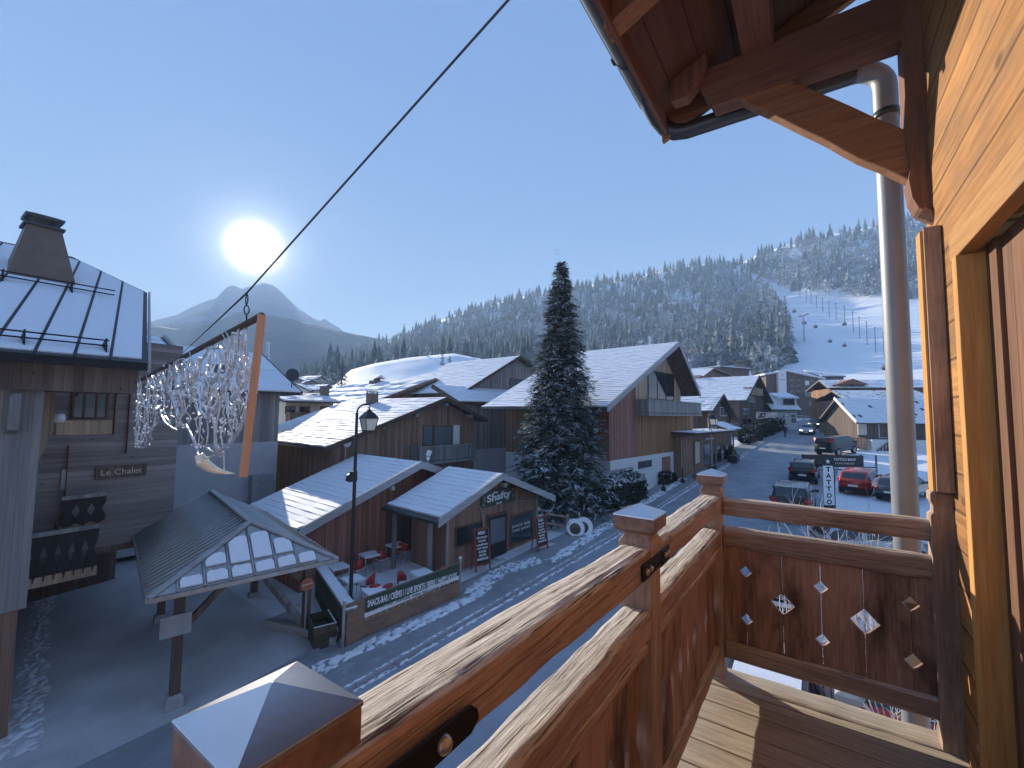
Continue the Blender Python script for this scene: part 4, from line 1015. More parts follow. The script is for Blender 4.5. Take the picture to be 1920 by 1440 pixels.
ra = L.rect(-2.18, (101, 794), (117, 774)); mb = MB(); mb.lathe((-2.18, (ra[0] + ra[1]) / 2, (ra[2] + ra[3]) / 2), [(.12, -.12), (.15, 0), (.12, .12)], 12); L.part('globe_lamp', mb, M['white'], smooth=True)
for pa, pb in (((213, 815), (222, 735)), ((238, 850), (245, 735)), ((118, 985), (130, 835))):
    ra = L.rect(-3.3, pa, pb); mb = MB(); mb.box(-3.4, -3.28, *ra); L.part('upright_post', mb, M['w_brown'])
ra = L.rect(-2.0, (8, 815), (40, 735)); mb = MB(); ra = L.rect(.28, (12, 815), (40, 738)); mb.prism([(.0, ra[0], ra[3]), (.34, ra[0], ra[3]), (.30, ra[0], ra[2] + .1), (.0, ra[0], ra[2])], (0, ra[1] - ra[0], 0)); L.part('eaves_bracket', mb, M['w_grey'])
ra = L.rect(-3.36, (178, 899), (275, 869)); mb = MB(); mb.box(-3.4, -3.34, *ra); sg = L.part('name_board', mb, M['w_dark'])
text('lettering', 'Le Chalet', (ra[1] - ra[0]) * .8, .17, M['plaster_y'], sg, L.M @ frame_m((-3.335, (ra[0] + ra[1]) / 2, (ra[2] + ra[3]) / 2), (0, 1, 0), (0, 0, 1)), 0.0)
ra = L.rect(-3.36, (112, 925), (126, 880)); mb = MB(); mb.box(-3.4, -3.35, *ra); L.part('window', mb, M['glass_l'])
ra = L.rect(-3.36, (132, 786), (205, 735)); L.window(-3.38, rect=(ra[0], ra[1], ra[2], ra[3]), nv=2)
# annex gutter end white box
p = at(258, 720, X=-16.0); 

# small tiled house and blue roofed house behind the lane
q0 = at(279, 660, D=27); q1 = at(340, 672, D=27)
sh = House('green_walled_house', 'small green walled house with a few snow patched tiles behind the tall chalet', 'house', (q0.x - 1, q0.y - .6, gz(0, q0.y)), R(-8))
e = lambda px, py, x=0.6: sh.hit(px, py, x)
y0, z0 = e(262, 661); y1, z1 = e(341, 667); y2, z2 = e(331, 634); zt_ = z2
mb = MB(); mb.slab((.6, y0 - 1, z1), (.6, y1, z1), (-1.6, y1 - .35, z2 + .25), (-1.6, y0 - 1, z2 + .25), .12); r_ = sh.part('roof', mb, M['roofdk'])
mb = MB(); snow_courses(mb, (.6, y0 - 1, z1), (.6, y1 - .25, z1), (-1.6, y1 - .6, z2 + .25), (-1.6, y0 - 1, z2 + .25), .5, .08, 3, .12, .5); sh.part('snow_layer', mb, M['snow'], r_)
mb = MB(); mb.bar((.64, y1 - .05, z1 + .05), (-1.64, y1 - .4, z2 + .32), .16, .16); sh.part('verge_board', mb, M['trim'], r_)
sh.wall(y0 - 1, y1 - .5, -1.5, .2, 0, z1 - .1, M['green'])
bh = House('blue_roofed_house', 'plastered house with greyed boards and broad shaded snow roof behind the hanging light net', 'house', (-24.5, 12.4, gz(0, 12.4)), R(-10))
ya, za = bh.hit(338, 655, -5); y0, z0 = bh.hit(568, 735, .9); yL, zL = bh.hit(345, 735, .9)
yr0, zr0 = bh.hit(342, 655, -4.2); yr1, zr1 = bh.hit(492, 663, -4.2)
zr0 = max(zr0, zr1)
mb = MB(); mb.slab((.9, yL - 2, z0), (.9, y0, z0), (-4.2, yr1, zr0), (-4.2, yL - 2, zr0), .16)
mb.prism([(.9, y0, z0), (-4.2, yr1, zr0), (-9.3, y0, z0)], (0, 0, -.16)); mb.slab((-9.3, yL - 2, z0), (-9.3, y0, z0), (-4.2, yr1, zr0), (-4.2, yL - 2, zr0), .16)
r_ = bh.part('roof', mb, M['roofdk']); mb = MB(); snow_courses(mb, (.9, yL - 2, z0), (.9, y0 - .1, z0), (-4.2, yr1 - .1, zr0), (-4.2, yL - 2, zr0), .9, .04, 5, 0, .8); bh.part('snow_layer', mb, M['snow'], r_)
yw = bh.hit(522, 800, 0)[0]; zm_ = bh.hit(450, 830, 0)[1]
bh.wall(yL - 2, yw, -8.5, 0, zm_, z0 - .05, M['w_grey']); bh.wall(yL - 2, yw, -8.5, .02, 0, zm_, M['plaster'])
ra = bh.rect(-1.5, (400, 700), (417, 686)); 
dx, dz = -1.6, z0 + (zr0 - z0) * (2.5 / 5.1)
yy, zz = bh.hit(408, 695, -1.2); zz = z0 + (zr0 - z0) * (2.1 / 5.1); mb = MB(); mb.prism([(-1.45, yy - .4, zz + .25), (-.85, yy - .4, zz - .25), (-.85, yy + .4, zz - .25), (-1.45, yy + .4, zz + .25)], (.05, 0, .10)); bh.part('roof_window', mb, M['glass'], r_)
yy, z2_ = bh.hit(503, 642, -4.5); mb = MB(); mb.tube([(-4.5, yy, zr0 - 1.2), (-4.5, yy, z2_)], .11, 10); mb.tube([(-4.5, yy, z2_ - .06), (-4.5, yy, z2_ + .02)], .14, 10); bh.part('flue_pipe', mb, M['chrome'])
yy, z2_ = bh.hit(548, 703, .5); mb = MB(); mb.tube([(.5, yy, z0 - .1), (.5, yy, z2_)], .03, 6); 
dsh = bh.part('satellite_dish', mb, M['iron']); mb = MB(); mb.lathe((0, 0, 0), [(.02, -.04), (.25, -.02), (.36, .05), (.34, .06), (.02, 0)], 18)
mb.v = [(.5 + z * 1.0, yy + x, z2_ + y) for x, y, z in mb.v]; bh.part('dish', mb, M['roofdk'], dsh, smooth=True)
yy, z2_ = bh.hit(512, 900, .3); mb = MB(); mb.box(.03, .7, yy - 1.1, yy - .1, 0, bh.hit(512, 888, .3)[1]); bh.part('gas_cabinet', mb, M['concrete'])

# ------------------------------------------------------------------ pavilion with ribbed metal hip roof
ZP = -4.0
fl, fr = at(278, 1122, Z=ZP), at(632, 1046, Z=ZP)
ryaw = math.atan2(-(fr.x - fl.x), fr.y - fl.y)
pv = House('pavilion', 'open wooden pavilion with ribbed steel hip roof in front of the tall chalet', 'pavilion', (fl.x, fl.y, gz(0, fl.y) + .06), ryaw)
wf = math.hypot(fr.x - fl.x, fr.y - fl.y); ez = ZP - pv.z0
bl = pv.I @ at(265, 990, Z=ZP); dep = bl.x     # back edge (local x, negative)
y_ap = wf / 2
xh, zh = pv.hity(470, 979, y_ap); xh = max(-2.6, min(-1.2, xh)); 
ya_, zh = pv.hit(470, 979, xh)
y_ap = ya_
xb_, zb_ = pv.hity(403, 921, y_ap)
xb_ = max(dep, min(-4, xb_))
A0, A1, B0, B1 = Vector((0, 0, ez)), Vector((0, wf, ez)), Vector((dep, 0, ez)), Vector((dep, wf, ez)); H0 = Vector((xh, y_ap, zh)); H1 = Vector((dep + .2, y_ap, zh))
mb = MB()
def sheet(mb, pts, th=.05):
    n = (Vector(pts[1]) - Vector(pts[0])).cross(Vector(pts[2]) - Vector(pts[0])).normalized()
    if n.z < 0: n = -n
    mb.prism(pts, -n * th); return n
sheet(mb, [A0, H0, H1, B0]); sheet(mb, [A1, H0, H1, B1]); sheet(mb, [A0, A1, H0])
rf = pv.part('roof', mb, M['metalroof'])
rib = MB()
def ribs(mb, E0, E1, R0, R1, sp, skew=None):
    "rolled ribs from the eave E0-E1 straight up the slope, cut at ridge/hip line R0-R1-E"
    n = (E1 - E0).cross(R0 - E0).normalized()
    if n.z < 0: n = -n
    e = (E1 - E0).normalized(); up = n.cross(e)
    if up.z < 0: up = -up
    L = (E1 - E0).length; k = int(L / sp); poly = [E0, E1, R1, R0] if R1 is not None else [E0, E1, R0]
    q = [((p - E0).dot(e), (p - E0).dot(up)) for p in poly]
    for i in range(1, k):
        u = L * i / k; hs = []
        for j in range(len(q)):
            (u1, v1), (u2, v2) = q[j], q[(j + 1) % len(q)]
            if (u1 - u) * (u2 - u) < 0: hs.append(v1 + (v2 - v1) * (u - u1) / (u2 - u1))
        if len(hs) >= 2:
            a, b = min(hs), max(hs)
            if b - a > .1: mb.tube([E0 + e * u + up * a + n * .012, E0 + e * u + up * (b - .04) + n * .012], .028, 6)
    return n, e, up
ribs(rib, A0, B0, H0, H1, .27); ribs(rib, A1, B1, H0, H1, .27); n1, e1, u1 = ribs(rib, A0, A1, H0, None, .47)
pv.part('roof_ribs', rib, M['metalroof'], rf, smooth=True)
mb = MB(); mb.bar(A0, H0 + Vector((0, 0, .03)), .14, .05); mb.bar(A1, H0 + Vector((0, 0, .03)), .14, .05); mb.bar(H0 + Vector((0, 0, .04)), H1 + Vector((0, 0, .04)), .16, .06); pv.part('ridge_cap', mb, M['trim'], rf)
mb = MB(); k = int(wf / .47); sp_ = wf / k; Lh = (H0 - A0).dot(u1)
ah = (H0 - A0).dot(e1)
for i in range(k):
    ua, ub = i * sp_ + .045, (i + 1) * sp_ - .045
    hh = lambda u: Lh * (u / ah if u < ah else (wf - u) / (wf - ah))
    top = min(hh(ua), hh(ub)) - .10; tm = min(hh((ua + ub) / 2) - .14, Lh * .80 + random.uniform(-.12, .05))
    if tm < .15: continue
    rows = [(.06, min(.34, max(top, .2)))]
    if tm > .5: rows.append((.43 + random.uniform(-.02, .06), tm))
    for a, b in rows:
        pts = []; m_ = 8
        for (u, v) in [(ua, a), (ub, a)] + [(ua + (ub - ua) * (1 - t / m_), min(b, hh(ua + (ub - ua) * (1 - t / m_)) - .12) - (.06 if t in (0, m_) else 0) + random.uniform(-.015, .015)) for t in range(m_ + 1)]:
            pts.append(A0 + e1 * u + u1 * max(a + .01, v) + n1 * .012) if (u, v) not in ((ua, a), (ub, a)) else pts.append(A0 + e1 * u + u1 * v + n1 * .012)
        mb.prism(pts, n1 * .045)
pv.part('snow_layer', mb, M['snow'], rf)
mb = MB(); mb.bar(A0 + Vector((0, 0, -.06)), A1 + Vector((0, 0, -.06)), .10, .10); mb.bar(A0 + Vector((0, 0, -.06)), B0 + Vector((0, 0, -.06)), .10, .10); mb.bar(A1 + Vector((0, 0, -.06)), B1 + Vector((0, 0, -.06)), .10, .10); pv.part('gutter', mb, M['metalroof'], rf)
pa = pv.I @ at(325, 1330); pb = pv.I @ at(572, 1190)
for (x, y) in ((pa.x, pa.y), (pb.x, pb.y), (dep + .9, .8), (dep + .9, wf - .5)):
    mb = MB(); mb.box(x - .10, x + .10, y - .10, y + .10, .35, ez - .25); po = pv.part('post', mb, M['w_dark'])
    mb = MB(); mb.sq((x, y, 0), [(.17, -.1), (.17, .30), (.12, .36)]); pv.part('stone_foot', mb, M['concrete'], po)
    d_ = 1 if y < wf / 2 else -1
    mb = MB(); mb.bar((x, y + .08 * d_, ez - 1.25), (x, y + .95 * d_, ez - .35), .12, .14); pv.part('brace', mb, M['w_dark'], po)
mb = MB(); mb.box(pa.x - .08, pa.x + .08, .2, wf - .2, ez - .36, ez - .17); mb.box(dep + .82, dep + .98, .2, wf - .2, ez - .36, ez - .17)
for y in (.55, wf - .5): mb.box(dep + .2, -.1, y - .09, y + .09, ez - .17, ez - .05)
pv.part('roof_beam', mb, M['w_dark'])
mb = MB(); mb.bar((pa.x - 4.2, pb.y - .9, 1.9), (pb.x + .3, pb.y + .1, .25), .14, .2); pv.part('stair_stringer', mb, M['w_grey'])
ra = pv.rect(pa.x + .12, (298, 1200), (360, 1145)); mb = MB(); mb.box(pa.x + .11, pa.x + .16, *ra); pv.part('notice_board', mb, M['concrete'])
mb = MB(); mb.box(dep + 1.5, -1.2, .0, .12, 0, 0.02)
# low stone kerb wall at the pavilion's foot
a, b_, c = at(575, 1195), at(622, 1222), at(640, 1232)
mb = MB(); mb.prism([a + Vector((-1.6, -.5, -.02)), a + Vector((.2, 0, -.02)), b_ + Vector((0, .12, -.02)), b_ + Vector((-.4, .5, -.02)), a + Vector((-1.6, .3, -.02))], (0, 0, .28))
o = mb.build('low_wall', M['concrete'], loc=a); tag(o, 'low stone kerb wall at the corner post of the pavilion', 'wall')
# round sign on the pavilion post
sp_ = at(575, 1095, X=(pv.M @ Vector((pb.x + .16, pb.y, 0))).x)
sg = thing('round_sign', 'round faded orange sign on a grey pole by the pavilion post', 'sign', (sp_.x, sp_.y, gz(0, sp_.y)), ryaw)
mb = MB(); mb.tube([(0, 0, 0), (0, 0, sp_.z - sg.location.z + .2)], .03, 8); mb.build('pole', M['concrete'], sg, True)
mb = MB(); n = 24; h = sp_.z - sg.location.z; mb.prism([(.04, math.cos(2 * math.pi * i / n) * .19, h + math.sin(2 * math.pi * i / n) * .19) for i in range(n)], (.02, 0, 0)); pl = mb.build('sign_plate', M['orange'], sg, True)
mb = MB(); mb.prism([(.062, -.15, h - .02), (.062, .15, h + .0), (.062, .15, h + .04), (.062, -.15, h + .02)], (.004, 0, 0)); mb.build('sign_bar', M['plaster_y'], pl, True)

# ------------------------------------------------------------------ bar complex
barn = House('red_barn', 'red-brown barn with long snowy gable roof behind the bar terrace', 'barn', (-15.9, 10.0, gz(0, 11)), R(-5))
fx = .75
p1, pa_, p3 = barn.hit(560, 993, fx), barn.hit(790, 866, fx), barn.hit(853, 886, fx)
sr = (pa_[1] - p3[1]) / (p3[0] - pa_[0]); yr2 = p3[0] + 1.6; p4 = (yr2, p3[1] - sr * 1.6)
bx = barn.hity(694, 850, pa_[0])[0]; bx = max(-9, min(-4.5, bx))
prof = [p1, pa_, p3]
barn.roof(prof, fx, bx, .14, course=.30, lift=.035, verge=M['trim'], vh=.30)
ins = lambda pr, d, dz: [(pr[0][0] + d, pr[0][1] + dz + d * (pr[1][1] - pr[0][1]) / (pr[1][0] - pr[0][0])), (pr[1][0], pr[1][1] + dz), (pr[2][0] - d, pr[2][1] + dz + d * (pr[1][1] - pr[2][1]) / (pr[2][0] - pr[1][0]))]
barn.gable_wall(ins(prof, .45, -.16), bx + .4, 0, -.5, M['w_red'])
barn.window(0.0, (740, 1010), (762, 952), nv=0, gm=M['glass'])
ra = barn.rect(.0, (725, 1050), (760, 950)); mb = MB(); mb.box(0, .05, ra[0], ra[1] + .4, ra[2], ra[3]); barn.part('recess_shade_panel', mb, M['w_dark'])  # flat dark panel on the wall, a recess's shade put into its colour
for q in ((735, 915),):
    y, z = barn.hit(*q, .12); mb = MB(); mb.box(.0, .22, y - .09, y + .09, z - .09, z + .09); barn.part('floodlight', mb, M['white'])
y, z = barn.hit(802, 870, .3); mb = MB(); mb.tube([(.3, y, z - .4), (.3, y, z + .55)], .02, 6); sl_ = barn.part('sensor_mast', mb, M['chrome']); mb = MB(); mb.prism([(.3, y - .14, z + .42), (.3, y + .14, z + .36), (.42, y + .14, z + .6), (.42, y - .14, z + .66)], (.02, 0, .02)); mb.box(.24, .36, y - .05, y + .05, z + .2, z + .34); barn.part('sensor_panel', mb, M['white'], sl_)

bar = House('shafty_bar', 'small brown bar with snow roof and green name sign over its glazed front', 'bar', (-12.15, 12.9, gz(0, 14)), R(-6))
bar.root['label'] = 'small brown bar with snow roof and green name sign over its glazed front'; bar.root.name = 'snack_bar'
fx = .95
p1, pa_, p3 = bar.hit(821, 976, fx), bar.hit(942, 888, fx), bar.hit(1040, 930, fx)
prof = [p1, pa_, p3]; xbk = max(-6, min(-2.5, bar.hity(842, 872, pa_[0])[0]))
bar.roof(prof, fx, xbk, .12, course=.28, lift=.035, verge=M['trim'], vh=.26, snow_lo=.06)
y0w, y1w = bar.hit(836, 1000, 0)[0], bar.hit(1006, 1000, 0)[0]
wp = ins(prof, .0, -.14); sl1 = (wp[1][1] - wp[0][1]) / (wp[1][0] - wp[0][0]); sl2 = (wp[1][1] - wp[2][1]) / (wp[2][0] - wp[1][0])
wp = [(y0w, wp[1][1] - sl1 * (wp[1][0] - y0w)), wp[1], (y1w, wp[1][1] - sl2 * (y1w - wp[1][0]))]
bar.gable_wall(wp, xbk + .3, 0, -.6, M['w_brown'])
bar.window(.0, (852, 1028), (904, 976), nv=1, gm=M['glass'])
ra = bar.rect(0, (913, 1056), (948, 962)); mb = MB(); mb.box(0, .05, ra[0] - .09, ra[1] + .09, 0, ra[3] + .1); dfr = bar.part('door_frame', mb, M['frame_b'])
mb = MB(); mb.box(.02, .075, ra[0], ra[1], .05, ra[3]); d_ = bar.part('door', mb, M['black']); mb = MB(); mb.box(.05, .082, ra[0] + .12, ra[1] - .12, .75, ra[3] - .12); bar.part('pane', mb, M['glass_l'], d_); mb = MB(); mb.tube([(.10, ra[1] - .07, .9), (.10, ra[1] - .07, 1.15)], .012, 6); bar.part('handle', mb, M['chrome'], d_)
wd = bar.window(.0, (955, 1024), (999, 956), nv=0, gm=M['glass'])
ra2 = bar.rect(.03, (958, 990), (996, 974))
for i in range(2): text('window_lettering', ['SNACK BAR', 'TAKE AWAY'][i], (ra2[1] - ra2[0]) * .9, .13, M['white'], wd, bar.M @ frame_m((.03, (ra2[0] + ra2[1]) / 2, ra2[3] - .10 - i * .2), (0, 1, 0), (0, 0, 1)), .01)
ra3 = bar.rect(.02, (1005, 978), (1016, 964)); mb = MB(); mb.box(0, .04, ra3[0], ra3[1], ra3[2], ra3[3]); bar.part('menu_frame', mb, M['white'])
y, z = bar.hit(1009, 953, .1); mb = MB(); mb.ball((.12, y, z), .08, 10, 6); bar.part('wall_lamp', mb, M['lampglass'], smooth=True)
y, z = bar.hit(947, 908, .1); mb = MB(); mb.prism([(.02, y - .16, z + .06), (.02, y + .16, z + .06), (.02, y, z - .14)], (.16, 0, 0)); bar.part('floodlight', mb, M['white'])
# name sign
ra = bar.rect(.10, (904, 950), (966, 914)); cy, cz = (ra[0] + ra[1]) / 2, (ra[2] + ra[3]) / 2; w_, h_ = (ra[1] - ra[0]) , .70
mb = MB(); mb.box(.02, .09, cy - w_ / 2, cy + w_ / 2, cz - h_ / 2, cz + h_ / 2); sg = bar.part('name_sign', mb, M['green'])
for i in range(14):
    s_ = -1 if i % 2 else 1; a = random.uniform(.40, .48) * w_ * s_; z = cz + random.uniform(-.42, .42) * h_; r = random.uniform(.03, .06)
    mb = MB(); n = 7; mb.prism([(.09, cy + a + math.cos(6.283 * j / n) * r * random.uniform(.5, 1), z + math.sin(6.283 * j / n) * r * random.uniform(.5, 1.2)) for j in range(n)], (.004, 0, 0)); bar.part('painted_leaf', mb, M['w_pale'], sg)
T = lambda y, z: bar.M @ frame_m((.094, cy + y, cz + z), (0, 1, .06), (0, 0, 1))
text('lettering', 'Shafty', w_ * .72, h_ * .62, M['white'], sg, T(0, -.01), .028); text('lettering', 'the', w_ * .16, h_ * .17, M['white'], sg, T(-.12 * w_, h_ * .32), .02); text('lettering', 'BAR', w_ * .18, h_ * .13, M['white'], sg, T(.02, -h_ * .39), .02)
# rope light, gutter and downpipe, porch side
mb = MB(); 
pts_ = [(838, 962), (899, 950), (960, 940), (1012, 937)]
mb.tube([(.07, *bar.hit(*p, .07)) for p in pts_], .012, 6); bar.part('light_rope', mb, M['trim'])
q = [bar.hit(900, 951, .10), bar.hit(906, 968, .10), bar.hit(906, 1010, .10)]; mb = MB(); mb.tube([(.10, *p) for p in q], .022, 6); bar.part('downpipe', mb, M['trim'])
mb = MB(); mb.tube([(fx + .06, p1[0] - .05, p1[1] - .06), (xbk, p1[0] - .05, p1[1] - .06)], .06, 8); bar.part('gutter', mb, M['gutter'])
for y, x in ((p1[0] + .35, .1), (p1[0] + .35, -2.2)):
    mb = MB(); mb.box(x - .07, x + .07, y - .07, y + .07, -.3, p1[1] + .05); bar.part('porch_post', mb, M['w_grey'])
mb = MB(); mb.box(xbk, -.1, p1[0] + .3, y0w, -.3, .02); bar.part('porch_floor', mb, M['w_dark'])
mb = MB(); mb.box(.0, .12, y0w, y1w + .15, -.6, .10); bar.part('plinth', mb, M['concrete'])
for bx_ in ((0, .05, y1w - .12, y1w + .05, 0, wp[2][1] + .02), (0, .05, y0w - .04, y0w + .10, 0, wp[0][1])): mb = MB(); mb.box(*bx_); bar.part('corner_or_lit_face_board', mb, M['w_grey'])
# side deck with handrail, snow on it
dk = [at(1012, 1034), at(1080, 1012), at(1062, 990), at(1010, 1005)]
z = dk[0].z + .12
o = MB(); o.prism([(p.x, p.y, z - .3) for p in dk], (0, 0, .3)); td = thing('side_deck', 'low snow covered wooden deck on the right of the bar', 'deck', (dk[0].x, dk[0].y, z - .3)); o.build('deck_platform', M['w_brown'], td)
o = MB(); o.prism([(p.x * .995 + dk[0].x * .005, p.y, z) for p in dk], (0, 0, .05)); o.build('snow_layer', M['snow'], td)
e1_, e2_ = at(1064, 1000), at(1019, 975)
o = MB(); hz = z + .95; o.bar((e1_.x, e1_.y, z), (e1_.x, e1_.y, hz + .05), .09, .09); o.build('handrail_post', M['w_pale'], td)
o = MB(); o.bar((e1_.x, e1_.y, hz - .08), (dk[3].x - .1, dk[3].y + .9, hz - .02), .07, .09); o.bar((e1_.x, e1_.y, hz - .55), (dk[3].x - .1, dk[3].y + .9, hz - .5), .05, .10); o.build('handrail', M['w_pale'], td)
# two snow-covered upturned round tables
for i, (px, py, rr, tl, ya) in enumerate(((1094, 1004, .46, 1.15, R(-62)), (1079, 1006, .46, 1.05, R(-50)))):
    P = at(px, py); o = MB(); o.lathe((0, 0, 0), [(.02, -.03), (rr, -.03), (rr * 1.02, .01), (rr * .94, .05), (rr * .90, .035), (.02, .04)], 26)
    ca, sa = math.cos(tl), math.sin(tl)
    def turn(vs): vs = [(x * ca + zz * sa, y, -x * sa + zz * ca) for x, y, zz in vs]; return [(P.x + x * math.cos(ya) - y * math.sin(ya), P.y + x * math.sin(ya) + y * math.cos(ya), P.z + zz + rr * sa + .02) for x, y, zz in vs]
    o.v = turn(o.v); tt_ = tag(o.build('round_table_top', M['snow'], loc=P), ['snow rimmed round table top leaning behind the other one by the deck', 'snow rimmed round table top leaning against the deck handrail post'][i], 'table top', 'table tops leaning by the deck')
    o = MB(); o.lathe((.05, -.03, 0), [(.02, .042), (rr * .62, .042), (rr * .60, .052), (.02, .052)], 18); o.v = turn(o.v); o.build('bare_centre', M['planter'], tt_)
# A-boards
def a_board(name, label, P, yaw, h, w, head):
    t_ = thing(name, label, 'menu board', P, yaw); ln = .20
    mb = MB()
    for s_ in (-1, 1): mb.bar((ln, s_ * (w / 2 + .03), 0), (0, s_ * (w / 2 + .03), h), .05, .06, (1, 0, 0)); mb.bar((-ln, s_ * (w / 2 + .03), 0), (0, s_ * (w / 2 + .03), h - .05), .045, .04, (1, 0, 0))
    mb.bar((0, -w / 2 - .06, h), (0, w / 2 + .06, h), .06, .06); mb.bar((ln * .86, -w / 2, h * .14), (ln * .86, w / 2, h * .14), .05, .05); mb.build('frame', M['redframe'], t_, True)
    mb = MB(); f = lambda u: (ln * (1 - u) + .012, u * h); a, b = f(.16), f(.97)
    mb.prism([(a[0], -w / 2, a[1]), (a[0], w / 2, a[1]), (b[0], w / 2, b[1]), (b[0], -w / 2, b[1])], (-.02, 0, -.004)); bd = mb.build('chalkboard', M['chalkb'], t_, True)
    up = Vector((-ln, 0, h))
    def TM(u): x, z = f(u); return WM[t_] @ frame_m((x + .006, 0, z), (0, 1, 0), up)
    text('chalk_lettering', head, w * .55, h * .08, M['white'] if name != 'x' else M['white'], bd, TM(.90), .03)
    for i, s_ in enumerate(('VIN CHAUD', 'CHOCOLAT', 'CRÊPES', 'HOT DOGS', 'BURGERS', 'FRITES', 'BIERE')):
        text('chalk_lettering', s_, w * random.uniform(.55, .9), h * .052, M['white'], bd, TM(.79 - i * .085), .03)
    return t_
a_board('menu_board', 'tall red framed chalkboard standing left of the bar door', at(898, 1074) + Vector((0, .1, .12)), R(-18), 1.62, .62, 'MENU')
a_board('menu_board', 'red framed chalkboard standing at the corner right of the bar window', at(1010, 1036) + Vector((0, .1, .12)), R(-10), 1.45, .62, 'SNACKS')
# terrace: snow floor, fence banner, counter fence, tables, chairs, planter
f0, f1 = at(645, 1222), at(862, 1124); fd = (f1 - f0); fd.z = 0; L_ = fd.length; fd.normalize()
fzt = at(645, 1141, D=math.hypot(f0.x, f0.y)).z
TZ = gz(0, 10.5) + .10
tp_ = [f0, f1, bar.M @ Vector((0, p1[0], 0)), barn.M @ Vector((.1, 6.5, 0)), barn.M @ Vector((.1, -.2, 0)), at(590, 1100)]
mb = MB(); mb.prism([(p.x - (.06 if i < 2 else 0), p.y, gz(0, p.y) + .02) for i, p in enumerate(tp_)], (0, 0, .14)); struct(mb.build('terrace', M['snow']))
fn = thing('banner_fence', 'board fence carrying the green snack bar banner along the pavement', 'fence', (f0.x, f0.y, gz(0, f0.y) + .1)); hF = fzt - f0.z - .05
nx = Vector((fd.y, -fd.x, 0))
def FP(u, v, o=0.0): p = f0 + fd * (u * L_) + nx * o; return Vector((p.x, p.y, gz(0, p.y) + .14 + v))
mb = MB(); mb.prism([FP(0, 0), FP(1, 0), FP(1, hF), FP(0, hF)], -nx * .035); mb.build('fence_panel', M['fencebd'], fn)
for u in (-.004, 1.008):
    p = FP(u, 0, -.05); mb = MB(); mb.tube([p - Vector((0, 0, .1)), p + Vector((0, 0, hF + .1))], .045, 10); ps = mb.build('fence_post', M['trim'], fn, smooth=True)
    mb = MB(); mb.ball(p + Vector((0, 0, hF + .13)), .06, 10, 6, .7); mb.build('snow_cap', M['snow'], ps, smooth=True)
mb = MB(); mb.prism([FP(.14, hF * .50, .006), FP(.985, hF * .50, .006), FP(.985, hF * .98, .006), FP(.14, hF * .98, .006)], nx * .006); bn = mb.build('banner', M['green'], fn)
mb = MB(); mb.prism([FP(.14, hF * .50, .013), FP(.985, hF * .50, .013), FP(.985, hF * .62, .013), FP(.14, hF * .62, .013)], nx * .002); mb.build('banner_strip', M['white'], bn)
text('lettering', 'SNACK-BAR / CRÊPES ! / LIVE SPORTS / BEERS / HAPPY HOURS', L_ * .80, hF * .22, M['white'], bn, frame_m(FP(.56, hF * .76, .016), fd, (0, 0, 1)), .03)
text('lettering', 'BURGERS - HOT DOGS - SANDWICHES - PANINIS - FRITES - SALADES - PIZZAS - GAUFRES', L_ * .80, hF * .07, M['chalkb'], bn, frame_m(FP(.56, hF * .56, .018), fd, (0, 0, 1)), .01)
for i in range(16):
    u = .16 + i * .052; mb = MB(); c = FP(u, hF * .45, .007); n = 6; r = .05
    mb.prism([c + fd * math.cos(6.283 * j / n + i) * r * random.uniform(.3, 1) + Vector((0, 0, math.sin(6.283 * j / n + i) * r * random.uniform(.4, 1.2))) for j in range(n)], nx * .003); mb.build('painted_leaf', M['w_pale'], bn)
# counter fence going back from the corner
g1 = at(588, 1062, Z=f0.z + 1.05)
cf = thing('counter_fence', 'dark board fence with snowy counter top closing the left end of the terrace', 'fence', (f0.x, f0.y, f0.z)); q = Vector((g1.x, g1.y, 0)) - Vector((f0.x, f0.y, 0)); q = q.normalized() * min(q.length, 4.2); n2 = Vector((-q.y, q.x, 0)).normalized()
if n2.y < 0: n2 = -n2
mb = MB(); b0 = Vector((f0.x, f0.y, f0.z + .05)); mb.prism([b0, b0 + q, b0 + q + Vector((0, 0, hF - .1)), b0 + Vector((0, 0, hF - .1))], n2 * .05); mb.build('fence_panel', M['planter'], cf)
mb = MB(); t0 = b0 + Vector((0, 0, hF - .10)) - n2 * .02; mb.prism([t0, t0 + q, t0 + q + n2 * .36, t0 + n2 * .36], (0, 0, .05)); ct = mb.build('counter_top', M['w_grey'], cf)
mb = MB(); t1 = t0 + Vector((0, 0, .051)); mb.prism([t1 + n2 * .01, t1 + q + n2 * .01, t1 + q + n2 * .35, t1 + n2 * .35], (0, 0, .04)); mb.build('snow_layer', M['snow'], ct)
# planter box
pp_ = at(602, 1200); pl = thing('planter_box', 'empty mossy wooden planter box standing below the counter fence', 'planter', pp_, math.atan2(q.y, q.x))
wx_, wy_, hh_ = 1.05, .62, .62; mb = MB()
for a, b_, c_, d_ in ((-wx_ / 2, wx_ / 2, -wy_ / 2, -wy_ / 2 + .04), (-wx_ / 2, wx_ / 2, wy_ / 2 - .04, wy_ / 2), (-wx_ / 2, -wx_ / 2 + .04, -wy_ / 2 + .04, wy_ / 2 - .04), (wx_ / 2 - .04, wx_ / 2, -wy_ / 2 + .04, wy_ / 2 - .04)): mb.box(a, b_, c_, d_, 0, hh_)
mb.box(-wx_ / 2 + .04, wx_ / 2 - .04, -wy_ / 2 + .04, wy_ / 2 - .04, .0, .35); mb.build('box_sides', M['planter'], pl, True)
mb = MB(); mb.box(-wx_ / 2, wx_ / 2, -wy_ / 2, -wy_ / 2 + .045, hh_ + .001, hh_ + .015); mb.box(-wx_ / 2, -wx_ / 2 + .045, -wy_ / 2 + .05, wy_ / 2, hh_ + .001, hh_ + .015); mb.build('rim_snow', M['snow'], pl, True)
